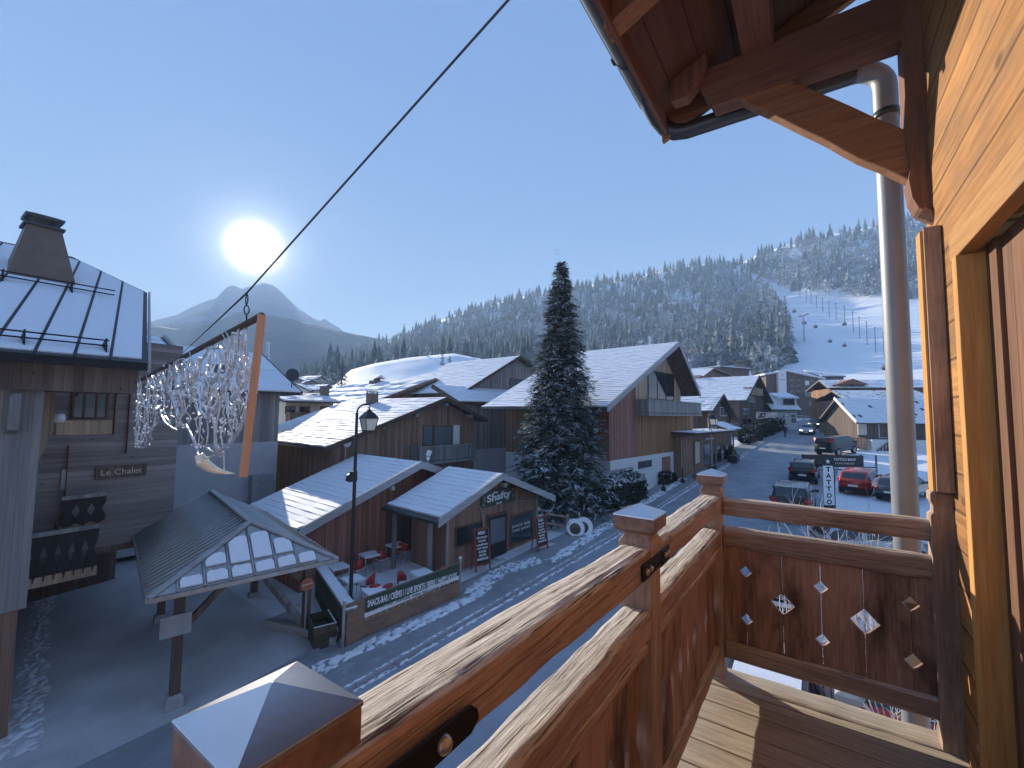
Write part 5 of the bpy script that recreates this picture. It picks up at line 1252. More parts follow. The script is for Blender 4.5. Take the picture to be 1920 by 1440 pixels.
P = at(632, 1197) ; mb = MB(); mb.lathe((0, 0, 0), [(.11, 0), (.15, .24), (.17, .25), (.17, .28), (.02, .33)], 14); tag(mb.build('plant_pot', M['snow'], None, True, loc=(P.x, P.y, P.z + .05)), 'small snow filled pot beside the planter at the fence corner', 'pot')
# table + chair prototypes
def make_table():
    t_ = thing('terrace_table', 'x', 'table'); mb = MB(); mb.box(-.34, .34, -.34, .34, .70, .735); top = mb.build('table_top', M['white'], t_, True, bevel=.006)
    mb = MB(); mb.prism([(-.33, -.33, .736), (.33, -.33, .736), (.33, .33, .736), (-.33, .33, .736)], (0, 0, .03)); mb.build('snow_layer', M['snow'], top, True, bevel=.01)
    for x in (-.30, .30):
        for y in (-.30, .30): mb = MB(); mb.tube([(x, y, 0), (x, y, .70)], .018, 6); mb.build('leg', M['chrome'], t_, True, smooth=True)
    return t_
def make_chair():
    t_ = thing('terrace_chair', 'x', 'chair'); mb = MB(); mb.box(-.21, .21, -.21, .21, .435, .46); st = mb.build('seat', M['red_pl'], t_, True, bevel=.01)
    mb = MB(); mb.box(-.20, .18, -.19, .19, .461, .485); mb.build('snow_layer', M['snow'], st, True, bevel=.01)
    mb = MB(); n = 12; vs = []
    for i in range(n + 1):
        a = -1.35 + 2.7 * i / n; r = .235; h = .88 - .22 * abs(a / 1.35) ** 2.2
        x, y = -r * math.cos(a) + .02, r * math.sin(a)
        vs += [(x, y, .52), (x, y, h), (x * .9, y * .9, h), (x * .9, y * .9, .52)]
    fs = []
    for i in range(n):
        for j in range(4): fs.append((i * 4 + j, i * 4 + (j + 1) % 4, i * 4 + 4 + (j + 1) % 4, i * 4 + 4 + j))
    mb.add(vs, fs + [(0, 1, 2, 3), (n * 4 + 3, n * 4 + 2, n * 4 + 1, n * 4)]); mb.build('backrest', M['red_pl'], t_, True, smooth=True)
    for x, y, d in ((-.19, -.19, -.05), (-.19, .19, -.05), (.19, -.19, .04), (.19, .19, .04)):
        mb = MB(); mb.tube([(x + d, y * 1.12, 0), (x, y, .44), (x - .02 if x < 0 else x, y, .56 if x < 0 else .44)], .013, 6); mb.build('leg', M['chrome'], t_, True, smooth=True)
    return t_
TB = [((692, 1082), -12, 'white terrace table with red chairs nearest the red barn wall'), ((742, 1062), -8, 'white terrace table tucked in the corner beside the bar porch'), ((632, 1108), -10, 'snow covered table pushed against the counter fence at its middle'), ((660, 1135), -10, 'snow covered table pushed against the counter fence near the lamp post'), ((790, 1122), -14, 'snowy table just behind the right half of the banner fence'), ((700, 1160), -16, 'low pinkish snowy table just behind the banner by the lamp post'), ((612, 1082), -10, 'snow covered table at the far end of the counter fence')]
tproto = None
for (px, py), a, lb in TB:
    P = at(px, py); P.z = gz(0, P.y) + .16
    if tproto is None: tproto = make_table(); tproto.location = P; tproto.rotation_euler = (0, 0, R(a)); o = tproto; WM[o] = Matrix.Translation(P)
    else: o = dup(tproto, P, R(a))
    o['label'] = lb; o['group'] = 'snowy tables on the bar terrace'
CH = [((716, 1078), 100, 'red chair facing the barn wall table from its right'), ((756, 1062), 110, 'red chair at the corner table beside the porch'), ((680, 1066), -60, 'red chair behind the barn wall table'), ((690, 1130), 200, 'red chair right of the middle counter table'), ((700, 1150), 150, 'red chair just left above the banner by the lamp'), ((722, 1150), 170, 'red chair behind the low pinkish table'), ((755, 1130), 10, 'red chair left of the table behind the banner'), ((826, 1112), 175, 'red chair right of the table behind the banner'), ((668, 1100), 190, 'red chair half hidden behind the lamp post')]
cproto = None
for (px, py), a, lb in CH:
    P = at(px, py); P.z = gz(0, P.y) + .16
    if cproto is None: cproto = make_chair(); cproto.location = P; cproto.rotation_euler = (0, 0, R(a)); o = cproto
    else: o = dup(cproto, P, R(a))
    o['label'] = lb; o['group'] = 'red chairs on the bar terrace'
# ------------------------------------------------------------------ street lamps
def street_lamp(label, base, top_z, yaw, arm=.45, s=1.0, lantern_lit=False):
    t_ = thing('street_lamp', label, 'street lamp', base, yaw, 'lantern street lamps along the street'); h = top_z - base[2]
    mb = MB(); pts = [(0, 0, 0), (0, 0, .9), (0, 0, 1.0), (0, 0, h * .62), (0, 0, h - .32 * s)]; mb.tube(pts, [.085, .08, .062, .055, .045], 10)
    n = 6; cv = [(0, .30 * s * (1 - math.cos(math.pi / 2 * i / n)), h - .32 * s + .30 * s * math.sin(math.pi / 2 * i / n)) for i in range(n + 1)] + [(0, arm + .1 * s, h)]
    mb.tube(cv, .032 * s, 8); mb.tube([(0, arm + .1 * s, h), (0, arm + .14 * s, h - .06 * s), (0, arm + .1 * s, h - .16 * s), (0, arm + .04 * s, h - .1 * s)], .018 * s, 6); mb.build('pole', M['black'], t_, True, smooth=True)
    c = Vector((0, arm + .1 * s, h - .2 * s)); mb = MB()
    mb.lathe(c, [(.012, .1 * s), (.03 * s, .06 * s), (.02 * s, .02 * s), (.07 * s, 0), (.11 * s, -.07 * s)], 8); mb.sq(c, [(.10 * s, -.07 * s), (.24 * s, -.26 * s), (.25 * s, -.31 * s), (.02, -.31 * s)])
    for a in (-1, 1):
        for b_ in (-1, 1): mb.bar(c + Vector((a * .23 * s, b_ * .23 * s, -.31 * s)), c + Vector((a * .16 * s, b_ * .16 * s, -.72 * s)), .022 * s, .022 * s)
    mb.sq(c, [(.18 * s, -.76 * s), (.18 * s, -.72 * s), (.02, -.70 * s)]); ln = mb.build('lantern_frame', M['black'], t_, True)
    mb = MB(); mb.sq(c, [(.15 * s, -.715 * s), (.22 * s, -.315 * s)]); mb.build('lantern_glass', M['lampglass'], ln, True); return t_
b0 = at(655, 1188); tz_ = at(672, 757, D=math.hypot(b0.x, b0.y)).z
b0.z = gz(0, b0.y) + .1
lp = street_lamp('tall black lantern street lamp standing at the corner of the bar terrace', b0, tz_, R(-10), .32, .92)
z = at(658, 893, D=math.hypot(b0.x, b0.y)).z - b0.z; mb = MB(); mb.box(-.05, .05, -.14, .06, z - .16, z + .16); mb.lathe((0, -.16, z - .02), [(.03, -.15), (.13, -.10), (.10, .08), (.02, .12)], 10); mb.build('loudspeaker', M['black'], lp, True)
b0 = at(1163, 905); b0.z = gz(0, b0.y) + .1; tz_ = at(1175, 764, D=math.hypot(b0.x, b0.y)).z
lp2 = street_lamp('black lantern street lamp with a white light ornament before the larch chalet', b0, tz_, R(-20), .55, 1.2)
zz = lambda py: at(1165, py, D=math.hypot(b0.x, b0.y)).z - b0.z
za, zb2 = zz(850), zz(814); mb = MB(); h = za - zb2; n = 14
for (ya, yb) in ((.12, .12), (1.0, 1.0)): pass
w_ = abs(h) * .72
for a, b_ in (((.1, zb2), (.1 + w_, zb2)), ((.1, zb2), (.1, za)), ((.1 + w_, zb2), (.1 + w_, za + .3))): mb.tube([(0, a[0], a[1]), (0, b_[0], b_[1])], .025, 5)
for k in range(9):
    c = (.1 + w_ * random.uniform(.2, .8), min(za, zb2) + abs(h) * random.uniform(.15, .85)); r = random.uniform(.12, .3); mb.tube([(0, c[0] + r * math.cos(t_ * .8 + k), c[1] + r * .8 * math.sin(t_ * .8 + k)) for t_ in range(7)], .018, 5)
mb.build('light_ornament', M['light_net'], lp2, True)

# ------------------------------------------------------------------ houses behind the bar and up the street
def simple_house(name, label, px3, X, depth, wall_m, fx=.7, rz_=-6, course=.34, verge=None, bare=0.0, lift=.05, zfoot=None, cat='chalet', snow_lo=0.0, group=None, over=.6):
    "gable facing the street: px3 = photo points of left eave, apex and right eave of its front verge, standing about x = X"
    pa = at(*px3[1], X=X); h = House(name, label, cat, (X - fx, pa.y, gz(0, pa.y) if zfoot is None else zfoot), R(rz_), group)
    pr = [h.hit(*p, fx) for p in px3]; r = h.roof(pr, fx, -depth, .16, True, course, lift, bare, verge, snow_lo=snow_lo)
    wl = h.gable_wall(ins(pr, over, -.17), -depth + .5, 0, -.8, wall_m); h.prof = pr; h.r = r; return h
# chalet right behind the red barn
hB = simple_house('brown_chalet', 'brown chalet with sunlit tiled snow roof, masonry chimney and balcony behind the red barn', [(612, 838), (838, 745), (914, 786)], -19.3, 11.0, M['w_brown'], verge=M['trim_dk'], course=.30, lift=.05)
hB.window(0, (792, 836), (812, 797), nv=0, fm=M['frame_b'], gm=M['glass_l']); hB.window(0, (812, 838), (848, 798), nv=0, gm=M['glass_l']); ra = hB.rect(.06, (850, 838), (862, 797)); mb = MB(); mb.box(.0, .06, *ra); hB.part('shutter', mb, M['white'])
yb0, zb0 = hB.hit(786, 868, 1.0); yb1, _ = hB.hit(893, 862, 1.0); hB.balcony(0, 1.0, yb0, yb1, zb0, .95, M['w_grey'])
x_, z_ = hB.hity(700, 770, hB.prof[1][0] - 1.8); x_, z1_ = -6.2, hB.hit(695, 738, -6.2)[1]; yc = hB.hit(697, 770, -6.2)[0]; hB.chimney(-6.2, yc, hB.hit(697, 772, -6.2)[1], .62, z1_ - hB.hit(697, 772, -6.2)[1], M['brick'])
for q in ((836, 758), (780, 778), (718, 800), (882, 780)):
    y, z = hB.hit(*q, .35); mb = MB(); mb.tube([(.0, y, z), (.5, y, z)], .13, 10); hB.part('purlin_end', mb, M['trim'])
ra = hB.rect(.12, (648, 850), (654, 830)); y, z = hB.hit(649, 830, .15); mb = MB(); mb.lathe((0, 0, 0), [(.02, 0), (.2, .06), (.24, .12), (.22, .13), (.02, .03)], 14); mb.v = [(.14 + zz, y + xx, z + yy) for xx, yy, zz in mb.v]; mb.tube([(.1, y, z), (.1, y, z - 1.0)], .025, 6); hB.part('satellite_dish', mb, M['white'], smooth=True)
yl_, _ = hB.hit(560, 900, 0)
# next rows behind
hC = simple_house('wide_chalet', 'wide low chalet with sunlit stepped snow roof and small roofed chimney', [(600, 792), (816, 709), (884, 742)], -31, 16, M['w_brown'], verge=M['w_brown'], course=1.6, lift=.22)
x7 = -9.5; yc, zc_ = hC.hit(706, 738, x7); _, zt2 = hC.hit(706, 705, x7); mb = MB(); mb.sq((x7, yc, 0), [(.75, zc_ - 1), (.62, zt2 - .55)]); mb.box(x7 - .6, x7 + .6, yc - .06, yc + .06, zt2 - .55, zt2 - .2); ch = hC.part('chimney', mb, M['brick']); mb = MB(); mb.prism([(x7 - .8, yc - .75, zt2 - .35), (x7 - .8, yc, zt2 + .15), (x7 - .8, yc + .75, zt2 - .35), (x7 - .8, yc, zt2 - .1)], (1.6, 0, 0)); hC.part('chimney_roof', mb, M['snow'], ch)

# eaves-on house left of the wide chalet: roof slope faces the street
pD = at(540, 760, X=-34); hD = House('tile_roofed_house', 'cream house with white snow tiles and timber balcony left of the wide chalet', 'house', (-34, pD.y, gz(0, pD.y)), R(-8))
y0, z0 = hD.hit(532, 751, .6); y1, z1 = hD.hit(640, 751, .6); z2 = hD.hit(560, 737, -3.0)[1]
mb = MB(); mb.slab((.6, y0, z0), (.6, y1, z0), (-3, y1, z2), (-3, y0, z2), .14); mb.slab((-6.6, y0, z0), (-6.6, y1, z0), (-3, y1, z2), (-3, y0, z2), .14); r_ = hD.part('roof', mb, M['roofdk']); mb = MB(); snow_courses(mb, (.6, y0, z0), (.6, y1, z0), (-3, y1, z2), (-3, y0, z2), .45, .09, 4, .03, .4); hD.part('snow_layer', mb, M['snow'], r_)
hD.wall(y0 + .4, y1 - .4, -6, 0, -1, z0 - .05, M['plaster_y'])
for a in ((534, 776), (561, 776), (600, 776)): 
    ra = hD.rect(0, a, (a[0] + 20, a[1] - 14)); hD.window(0, rect=ra, nv=1)
yb0, zb0 = hD.hit(530, 795, .9); hD.balcony(0, .9, y0 + .4, hD.hit(612, 790, .9)[0], zb0, .9, M['w_brown'])
yc, zc_ = hD.hit(608, 742, -2); mb = MB(); mb.sq((-2, yc, 0), [(.3, zc_ - .6), (.3, hD.hit(608, 724, -2)[1])]); hD.part('chimney', mb, M['brick'])
# far left village roofs
FV = [((556, 722), 8, 'pale blue roofed far house just right of the satellite dish'), ((584, 716), 9, 'far house with blue snow roof above the cream house'), ((612, 722), 7, 'far house with dark gable below the dark meadow conifer'), ((560, 708), 6, 'small far house with sunlit roof above the satellite dish level'), ((640, 726), 8, 'far house with blue roof at the left foot of the meadow'), ((600, 704), 6, 'farthest small snow roofed house in the haze above the village')]
for i, ((px, py), w, lb) in enumerate(FV):
    D = 105 + 16 * (740 - py) / 10; P = at(px, py, D=D); h = House('village_house', lb, 'house', (P.x, P.y, P.z - 4.5), R(-50 + 30 * (i % 3)), 'roofs of the far village')
    pr = [(-w / 2, 3.0), (0, 3.0 + w * .24), (w / 2, 3.0)]; h.roof(pr, 1, -8, .3, True, 1.2, .2); h.gable_wall(ins(pr, .8, -.3), -7, 0, -14, M['w_grey'] if i % 2 else M['plaster_y']); h.window(0, rect=(-.9, .9, .8, 2.2), nv=1)
# grey chalet left of the spruce, with a long flat-roofed boarded wing
hG = simple_house('grey_boarded_chalet', 'greyed chalet with dark gable and boarded lower wing half hidden by the spruce', [(868, 735), (975, 667), (1075, 730)], -24, 10, M['w_grey'], verge=M['trim_dk'], course=.4)
hG.window(0, (955, 742), (984, 712), nv=0, gm=M['glass'])
yg0, zg0 = hG.hit(862, 752, 3.2); yg1, _ = hG.hit(1090, 752, 3.2); zgb = hG.hit(900, 727, .3)[1]
mb = MB(); mb.slab((3.4, yg0 - .4, zg0), (3.4, yg1, zg0), (.02, yg1, zgb), (.02, yg0 - .2, zgb), .3); wr = hG.part('wing_roof', mb, M['trim_dk']); mb = MB(); snow_courses(mb, (3.4, yg0 - .3, zg0), (3.4, yg1, zg0), (.05, yg1, zgb), (.05, yg0 - .1, zgb), .4, .06, 9); hG.part('snow_layer', mb, M['snow'], wr)
hG.wall(yg0 + .2, yg1 + 6, .01, 2.8, 2.2, zg0 - .1, M['w_grey'], 'wing_wall'); hG.wall(yg0 + .1, yg1 + 6, .01, 2.85, -.8, 2.2, M['plaster'], 'wing_base')
hR = simple_house('low_snow_roofed_house', 'low brown house with bright snow roof seen between the wide chalet and grey chalet', [(815, 712), (880, 694), (950, 715)], -44, 10, M['w_brown'], course=.5, verge=M['w_brown'])

# ------------------------------------------------------------------ the larch chalet right of the spruce
hL = House('larch_chalet', 'large larch chalet with steep snow roof, grey balcony and white stone ground floor', 'chalet', (-10.35, 30.7, gz(0, 30.7)), R(-7.4))
pr = [hL.hit(1138, 762, .9), hL.hit(1273, 641, 1.5), hL.hit(1313, 738, 1.1)]
fxL = 1.1; pr = [hL.hit(1138, 762, fxL), hL.hit(1273, 641, fxL), hL.hit(1313, 738, fxL)]
hL.roof(pr, fxL, -9.5, .18, True, .34, .045, verge=M['trim'], vh=.34, roofm=M['w_dark'])
yl, yr_ = hL.hit(1142, 800, 0)[0], hL.hit(1297, 800, 0)[0]
zb = (hL.hit(1190, 869, 0)[1] + hL.hit(1290, 833, 0)[1]) / 2; zbal = (hL.hit(1200, 776, .9)[1] + hL.hit(1312, 776, .9)[1]) / 2
s1 = (pr[1][1] - pr[0][1]) / (pr[1][0] - pr[0][0]); s2 = (pr[1][1] - pr[2][1]) / (pr[2][0] - pr[1][0])
fz = lambda y: pr[1][1] - .2 - (s1 * (pr[1][0] - y) if y < pr[1][0] else s2 * (y - pr[1][0]))
ysp = hL.hit(1192, 760, 0)[0]
mb = MB(); mb.prism([(-9, yl, zb), (-9, yl, fz(yl)), (-9, pr[1][0], fz(pr[1][0])), (-9, yr_, max(fz(yr_), zbal)), (-9, yr_, zb)], (8.2, 0, 0)); hL.part('wall', mb, M['w_brown'])
mb = MB(); mb.prism([(-.8, yl, zb), (-.8, yl, fz(yl)), (-.8, ysp, fz(ysp)), (-.8, ysp, zb)], (.8, 0, 0)); hL.part('wall', mb, M['w_red'])
mb = MB(); mb.box(-.8, 0, ysp, yr_, zb, zbal - .16); hL.part('wall', mb, M['w_gold'])
pu = [(ysp + .1, zbal), (ysp + .1, fz(ysp + .1)), (pr[1][0], fz(pr[1][0])), (hL.hit(1276, 745, -.4)[0], fz(hL.hit(1276, 745, -.4)[0])), (hL.hit(1276, 745, -.4)[0], zbal)]
mb = MB(); mb.prism([(-.8, y, z) for y, z in pu], (.4, 0, 0)); hL.part('wall', mb, M['w_pale'])
hL.window(-.38, (1215, 748), (1263, 702), nv=2, gm=M['glass'], fm=M['frame_b'])
hL.balcony(0, 1.0, ysp, hL.hit(1316, 770, 1.0)[0], zbal, 1.0, M['w_grey'], solid=True)
mb = MB(); mb.box(-9, .06, yl + .02, yr_, -1.2, zb); base = hL.part('ground_floor', mb, M['stone_w'])
ra = hL.rect(.08, (1142, 921), (1188, 872)); mb = MB(); mb.box(.02, .075, ra[0] - .3, ra[1], -.9, ra[3] - .1); hL.part('garage_door', mb, M['concrete'])
hL.window(.09, (1197, 879), (1221, 862), nv=1, gm=M['glass']); hL.window(.09, (1272, 860), (1288, 847), nv=0, gm=M['glass'])
ra = hL.rect(.08, (1242, 905), (1256, 855)); mb = MB(); mb.box(.03, .11, ra[0], ra[1], 0, ra[3]); d_ = hL.part('door', mb, M['w_red']); mb = MB(); mb.tube([(.14, ra[0] + .1, 1), (.14, ra[0] + .1, 1.2)], .02, 6); hL.part('handle', mb, M['chrome'], d_)
y, z = hL.hit(1293, 800, .02); mb = MB(); mb.box(-.1, .06, yr_ - .12, yr_ + .06, zb, zbal - .16); hL.part('corner_or_lit_face_board', mb, M['w_pale'])
x8 = -5.0; yc, z1_ = hL.hit(1219, 632, x8); mb = MB(); mb.tube([(x8, yc, pr[1][1] - 1.2), (x8, yc, z1_)], .13, 10); mb.tube([(x8, yc, z1_ - .1), (x8, yc, z1_ + .05)], .2, 10); hL.part('flue_pipe', mb, M['chrome'])
# hedge and shrubs at the chalet's foot
def bush(name, label, P, rx, ry, h, n, mats, seed, snowtop=.5, cat='hedge', size=.11):
    t_ = thing(name, label, cat, P, R(-7)); rnd = random.Random(seed); V = []; F = []; mi = []
    for i in range(n):
        a = rnd.uniform(0, 6.283); u = rnd.uniform(-1, 1); k = rnd.uniform(.72, 1.05) ** .5
        d = Vector((math.cos(a) * math.sqrt(1 - u * u), math.sin(a) * math.sqrt(1 - u * u), u)); bx = Vector((math.copysign(abs(d.x) ** .6, d.x) * rx, math.copysign(abs(d.y) ** .6, d.y) * ry, h * .5 + math.copysign(abs(d.z) ** .6, d.z) * h * .5)) * k
        bx += Vector((1, 1, 1)) * .12 * noise.noise(bx * 1.7)
        o = len(V); V += [tuple(bx + Vector((rnd.gauss(0, size), rnd.gauss(0, size), rnd.gauss(0, size * .7)))) for _ in range(3)]; F.append((o, o + 1, o + 2)); mi.append(1 if bx.z > h * .72 and rnd.random() < snowtop else 0)
    np_mesh('foliage', V, F, mats, mi, t_); tb = MB()
    for i in range(7): tb.tube([(rnd.uniform(-rx, rx) * .4, rnd.uniform(-ry, ry) * .4, -.1), (rnd.uniform(-rx, rx) * .7, rnd.uniform(-ry, ry) * .7, h * .8)], [.03, .012], 5)
    tb.build('stem', M['bark'], t_, True); return t_
P = at(1130, 968); bush('hedge', 'dark clipped hedge topped with snow below the spruce', (P.x - .3, P.y + 2.6, gz(0, P.y + 2.6)), 1.1, 3.0, 2.0, 9000, [M['hedge'], M['snow']], 4, .55)
P = at(1262, 908); bush('shrub', 'small dark shrub by the larch chalet door', (P.x - .5, P.y, gz(0, P.y)), .5, .9, .95, 900, [M['hedge'], M['snow']], 8, .2, 'shrub')
for i, (px, py, lb) in enumerate(((1244, 924, 'dark bollard on the pavement before the larch chalet door'), (1280, 908, 'dark bollard near the far corner of the larch chalet'), (1303, 898, 'dark bollard beyond the larch chalet corner'))):
    P = at(px, py); mb = MB(); mb.lathe((0, 0, 0), [(.16, 0), (.16, .3), (.05, .32), (.05, 1.0), (.07, 1.02), (.05, 1.1)], 10); o = mb.build('bollard', M['black'], None, True, loc=(P.x, P.y, gz(0, P.y) + .1)); tag(o, lb, 'bollard', 'bollards along the pavement')

# ------------------------------------------------------------------ left side of the far street
h1 = simple_house('tiled_cottage', 'small dark cottage with sunlit ribbed snow tiles right of the larch chalet', [(1337, 770), (1357, 739), (1386, 790)], -8.2, 9, M['w_dark'], rz_=-8, course=.45, lift=.10, verge=M['trim_dk'], fx=.8)
h1.window(0, (1350, 780), (1362, 764), gm=M['glass_l'], fm=M['frame_w'])
for a in ((1327, 803), (1334, 803), (1340, 803)): ra = h1.rect(.02, a, (a[0] + 2.5, 783)); h1.window(.0, rect=ra, nv=0, fm=M['frame_w'], gm=M['glass_l'])
# shop kiosk with blue awning roof
P = at(1300, 890); k1 = House('shop_kiosk', 'low timber shop with pale blue lean-to snow roof and display windows', 'shop', (-7.6, 47.0, gz(0, 47)), R(-7))
ya, za = k1.hit(1303, 812, 1.2); yb, zb_ = k1.hit(1378, 812, 1.2); zc_ = k1.hit(1340, 803, -1.2)[1]
mb = MB(); mb.slab((1.2, ya, za), (1.2, yb, za), (-1.6, yb, zc_), (-1.6, ya, zc_), .2); r_ = k1.part('roof', mb, M['trim_dk']); mb = MB(); snow_courses(mb, (1.2, ya, za), (1.2, yb, za), (-1.6, yb, zc_), (-1.6, ya, zc_), .5, .06, 3); k1.part('snow_layer', mb, M['snow'], r_)
yd0, zd0 = k1.hit(1365, 806, 1.1); yd1, zd1 = k1.hit(1389, 791, 1.1)
mb = MB(); mb.slab((1.1, yd0, za + .1), (1.1, yd1, za + .1), (-.6, yd1, zd1), (-.6, yd0, zd1), .12); sg2 = k1.part('porch_roof', mb, M['trim_dk']); mb = MB(); snow_courses(mb, (1.1, yd0, za + .1), (1.1, yd1, za + .1), (-.6, yd1, zd1), (-.6, yd0, zd1), .6, .06, 8); k1.part('snow_layer', mb, M['snow'], sg2)
k1.wall(ya + .3, yb - .2, -2, 0, -1, za - .2, M['w_brown'])
for i, (a, b_, gm) in enumerate((((1299, 872), (1312, 826), 'plaster_y'), ((1320, 874), (1333, 830), 'glass_l'), ((1337, 872), (1352, 830), 'glass'), ((1357, 868), (1366, 830), 'glass'))): k1.window(.0, a, b_, nv=0, gm=M[gm])
ra = k1.rect(.03, (1322, 825), (1339, 820)); mb = MB(); mb.box(0, .05, *ra); k1.part('shop_sign', mb, M['plaster_y'])
for y in (ya + .2, (ya + yb) / 2, yb - .1): mb = MB(); mb.box(1.0, 1.12, y - .06, y + .06, -.6, za - .1); k1.part('post', mb, M['w_brown'])
P = at(1335, 887); P.z = gz(0, P.y) + .1; fp = thing('flag_pole', 'slender pale pole in a dark tub in front of the shop kiosk', 'pole', P); mb = MB(); mb.tube([(0, 0, 0), (0, 0, at(1332, 803, D=math.hypot(P.x, P.y)).z - P.z)], .055, 8); mb.build('pole', M['trim'], fp, True); mb = MB(); mb.lathe((0, 0, 0), [(.3, 0), (.36, .45), (.30, .46), (.02, .42)], 12); mb.build('tub', M['black'], fp, True)
P = at(1372, 862); P.z = gz(0, P.y) + .1; fp = thing('evergreen_pot', 'second pale pole with a small evergreen in a tub right of the first', 'pole', P); mb = MB(); mb.tube([(0, 0, 0), (0, 0, at(1372, 792, D=math.hypot(P.x, P.y)).z - P.z)], .055, 8); mb.build('pole', M['trim'], fp, True); mb = MB(); mb.lathe((0, 0, 0), [(.55, .1), (.5, .5), (.35, .9), (.02, 1.5)], 9); mb.build('evergreen', M['hedge'], fp, True)
b0 = at(1390, 842); b0.z = gz(0, b0.y); 
b0 = at(1345, 880); b0 = Vector((b0.x - .8, b0.y + 1, gz(0, b0.y))); tz_ = at(1345, 773, D=math.hypot(b0.x, b0.y)).z
street_lamp('lantern street lamp lit by sun in front of the tiled cottage', b0, tz_, R(-100), .3, 1.25)
P = at(1376, 867); tag(MB().box(-.4, .4, -1.0, 1.0, .0, .6).build('trough', M['black'], None, True, loc=(P.x, P.y, gz(0, P.y) + .1), bevel=.05), 'dark planter trough on the pavement edge before the shop kiosk', 'trough')
# steep roofed chalet
h2 = simple_house('steep_dark_chalet', 'dark chalet with steep roof sweeping low and sunlit snow on its left slope', [(1400, 750), (1424, 704), (1460, 775)], -6.8, 14, M['w_dark'], rz_=-8, course=.6, lift=.06, verge=M['trim_dk'], fx=1.2)
h2.balcony(0, 1.1, h2.hit(1408, 745, 1)[0], h2.hit(1430, 745, 1)[0], h2.hit(1412, 738, 1.1)[1], 1.0, M['w_pale'])
h2.window(0, (1403, 753), (1415, 742), fm=M['frame_w'], gm=M['glass_l']); h2.window(0, (1392, 779), (1405, 765), fm=M['frame_b'], gm=M['glass_l']); h2.window(0, (1432, 770), (1440, 760), gm=M['glass_l'])
h2.window(0, (1393, 800), (1408, 785), nv=0); ra = h2.rect(.3, (1392, 800), (1410, 795)); mb = MB(); mb.box(.25, .32, *ra); s_ = h2.part('shop_sign', mb, M['black']); text('lettering', 'RESTAURANT', (ra[1] - ra[0]) * .85, (ra[3] - ra[2]) * .5, M['white'], s_, h2.M @ frame_m((.325, (ra[0] + ra[1]) / 2, (ra[2] + ra[3]) / 2), (0, 1, 0), (0, 0, 1)))
h3 = simple_house('balconied_chalet', 'broad brown chalet with carved balcony gable behind the tiled cottage', [(1297, 722), (1339, 690), (1404, 716)], -15, 10, M['w_brown'], rz_=-8, course=.6, verge=M['w_brown'])
h3.balcony(0, 1, h3.hit(1312, 715, 1)[0], h3.hit(1388, 715, 1)[0], h3.hit(1345, 719, 1)[1], .9, M['w_gold'])
for a in ((1318, 716), (1335, 716), (1352, 716), (1368, 716)): h3.window(0, a, (a[0] + 9, a[1] - 8), gm=M['glass_l'], fm=M['frame_w'])
P = at(1377, 690, D=118); h4 = House('flat_roofed_lodge', 'flat dark lodge with roof machinery on the slope behind the chalets', 'lodge', (P.x, P.y, gz(0, 118)), R(-30)); y0, z0 = h4.hit(1350, 690, 0); y1, _ = h4.hit(1404, 690, 0)
h4.wall(y0, y1, -9, 0, -1, z0, M['w_dark']); mb = MB(); mb.box(-9.4, .4, y0 - .4, y1 + .4, z0, z0 + .35); r_ = h4.part('roof', mb, M['roofdk']); mb = MB(); mb.box(-9.3, .3, y0 - .3, y1 + .3, z0 + .352, z0 + .55); h4.part('snow_layer', mb, M['snow'], r_)
ya, za = h4.hit(1391, 678, -3); yb, _ = h4.hit(1402, 678, -3); mb = MB(); mb.box(-5, -2, ya, yb, z0 + .5, za); mb.box(-5.2, -1.8, ya - .3, yb + .5, za, za + .3); h4.part('roof_cabin', mb, M['roofdk']); ya, za = h4.hit(1348, 676, -1); mb = MB(); mb.tube([(-1, ya, z0), (-1, ya, za)], .3, 8); h4.part('flue_pipe', mb, M['trim'])
# white house with dormer at the bend
P = at(1478, 800, D=88); h5 = House('white_dormer_house', 'small white house with snow roof and dormer at the bend of the street', 'house', (P.x, P.y, gz(0, P.y)), R(-62))
y0, z0 = h5.hit(1446, 768, .7); y1, z1 = h5.hit(1503, 768, .7); z2 = h5.hit(1480, 737, -4)[1]
mb = MB(); mb.slab((.7, y0, z0), (.7, y1, z0), (-4, y1 + .3, z2), (-4, y0, z2), .2); mb.slab((-8.7, y0, z0), (-8.7, y1, z0), (-4, y1 + .3, z2), (-4, y0, z2), .2); r_ = h5.part('roof', mb, M['roofdk']); mb = MB(); snow_courses(mb, (.7, y0, z0), (.7, y1, z0), (-4, y1 + .3, z2), (-4, y0, z2), .8, .08, 5); h5.part('snow_layer', mb, M['snow'], r_)
h5.wall(y0 + .4, y1 - .4, -8, 0, -1, z0 - .1, M['plaster_w'])
ra = h5.rect(-.9, (1461, 757), (1490, 748)); zf = lambda x: z0 + (z2 - z0) * (.7 - x) / 4.7
mb = MB(); mb.box(-3.2, -.3, ra[0], ra[1], zf(-.3) - .2, zf(-.3) + 1.5); dm = h5.part('dormer', mb, M['plaster_w']); h5.window(-.28, rect=((ra[0] + ra[1]) / 2 - .9, (ra[0] + ra[1]) / 2 + .9, zf(-.3) + .2, zf(-.3) + 1.3), nv=1)
mb = MB(); mb.slab((.0, ra[0] - .3, zf(-.3) + 1.5), (.0, ra[1] + .3, zf(-.3) + 1.5), (-3.8, ra[1] + .3, zf(-3.8) + .15), (-3.8, ra[0] - .3, zf(-3.8) + .15), -.25); h5.part('dormer_snow', mb, M['snow'], r_)
h5.window(0, (1466, 792), (1472, 778), gm=M['glass_l']); h5.window(0, (1484, 792), (1492, 778), gm=M['glass'])
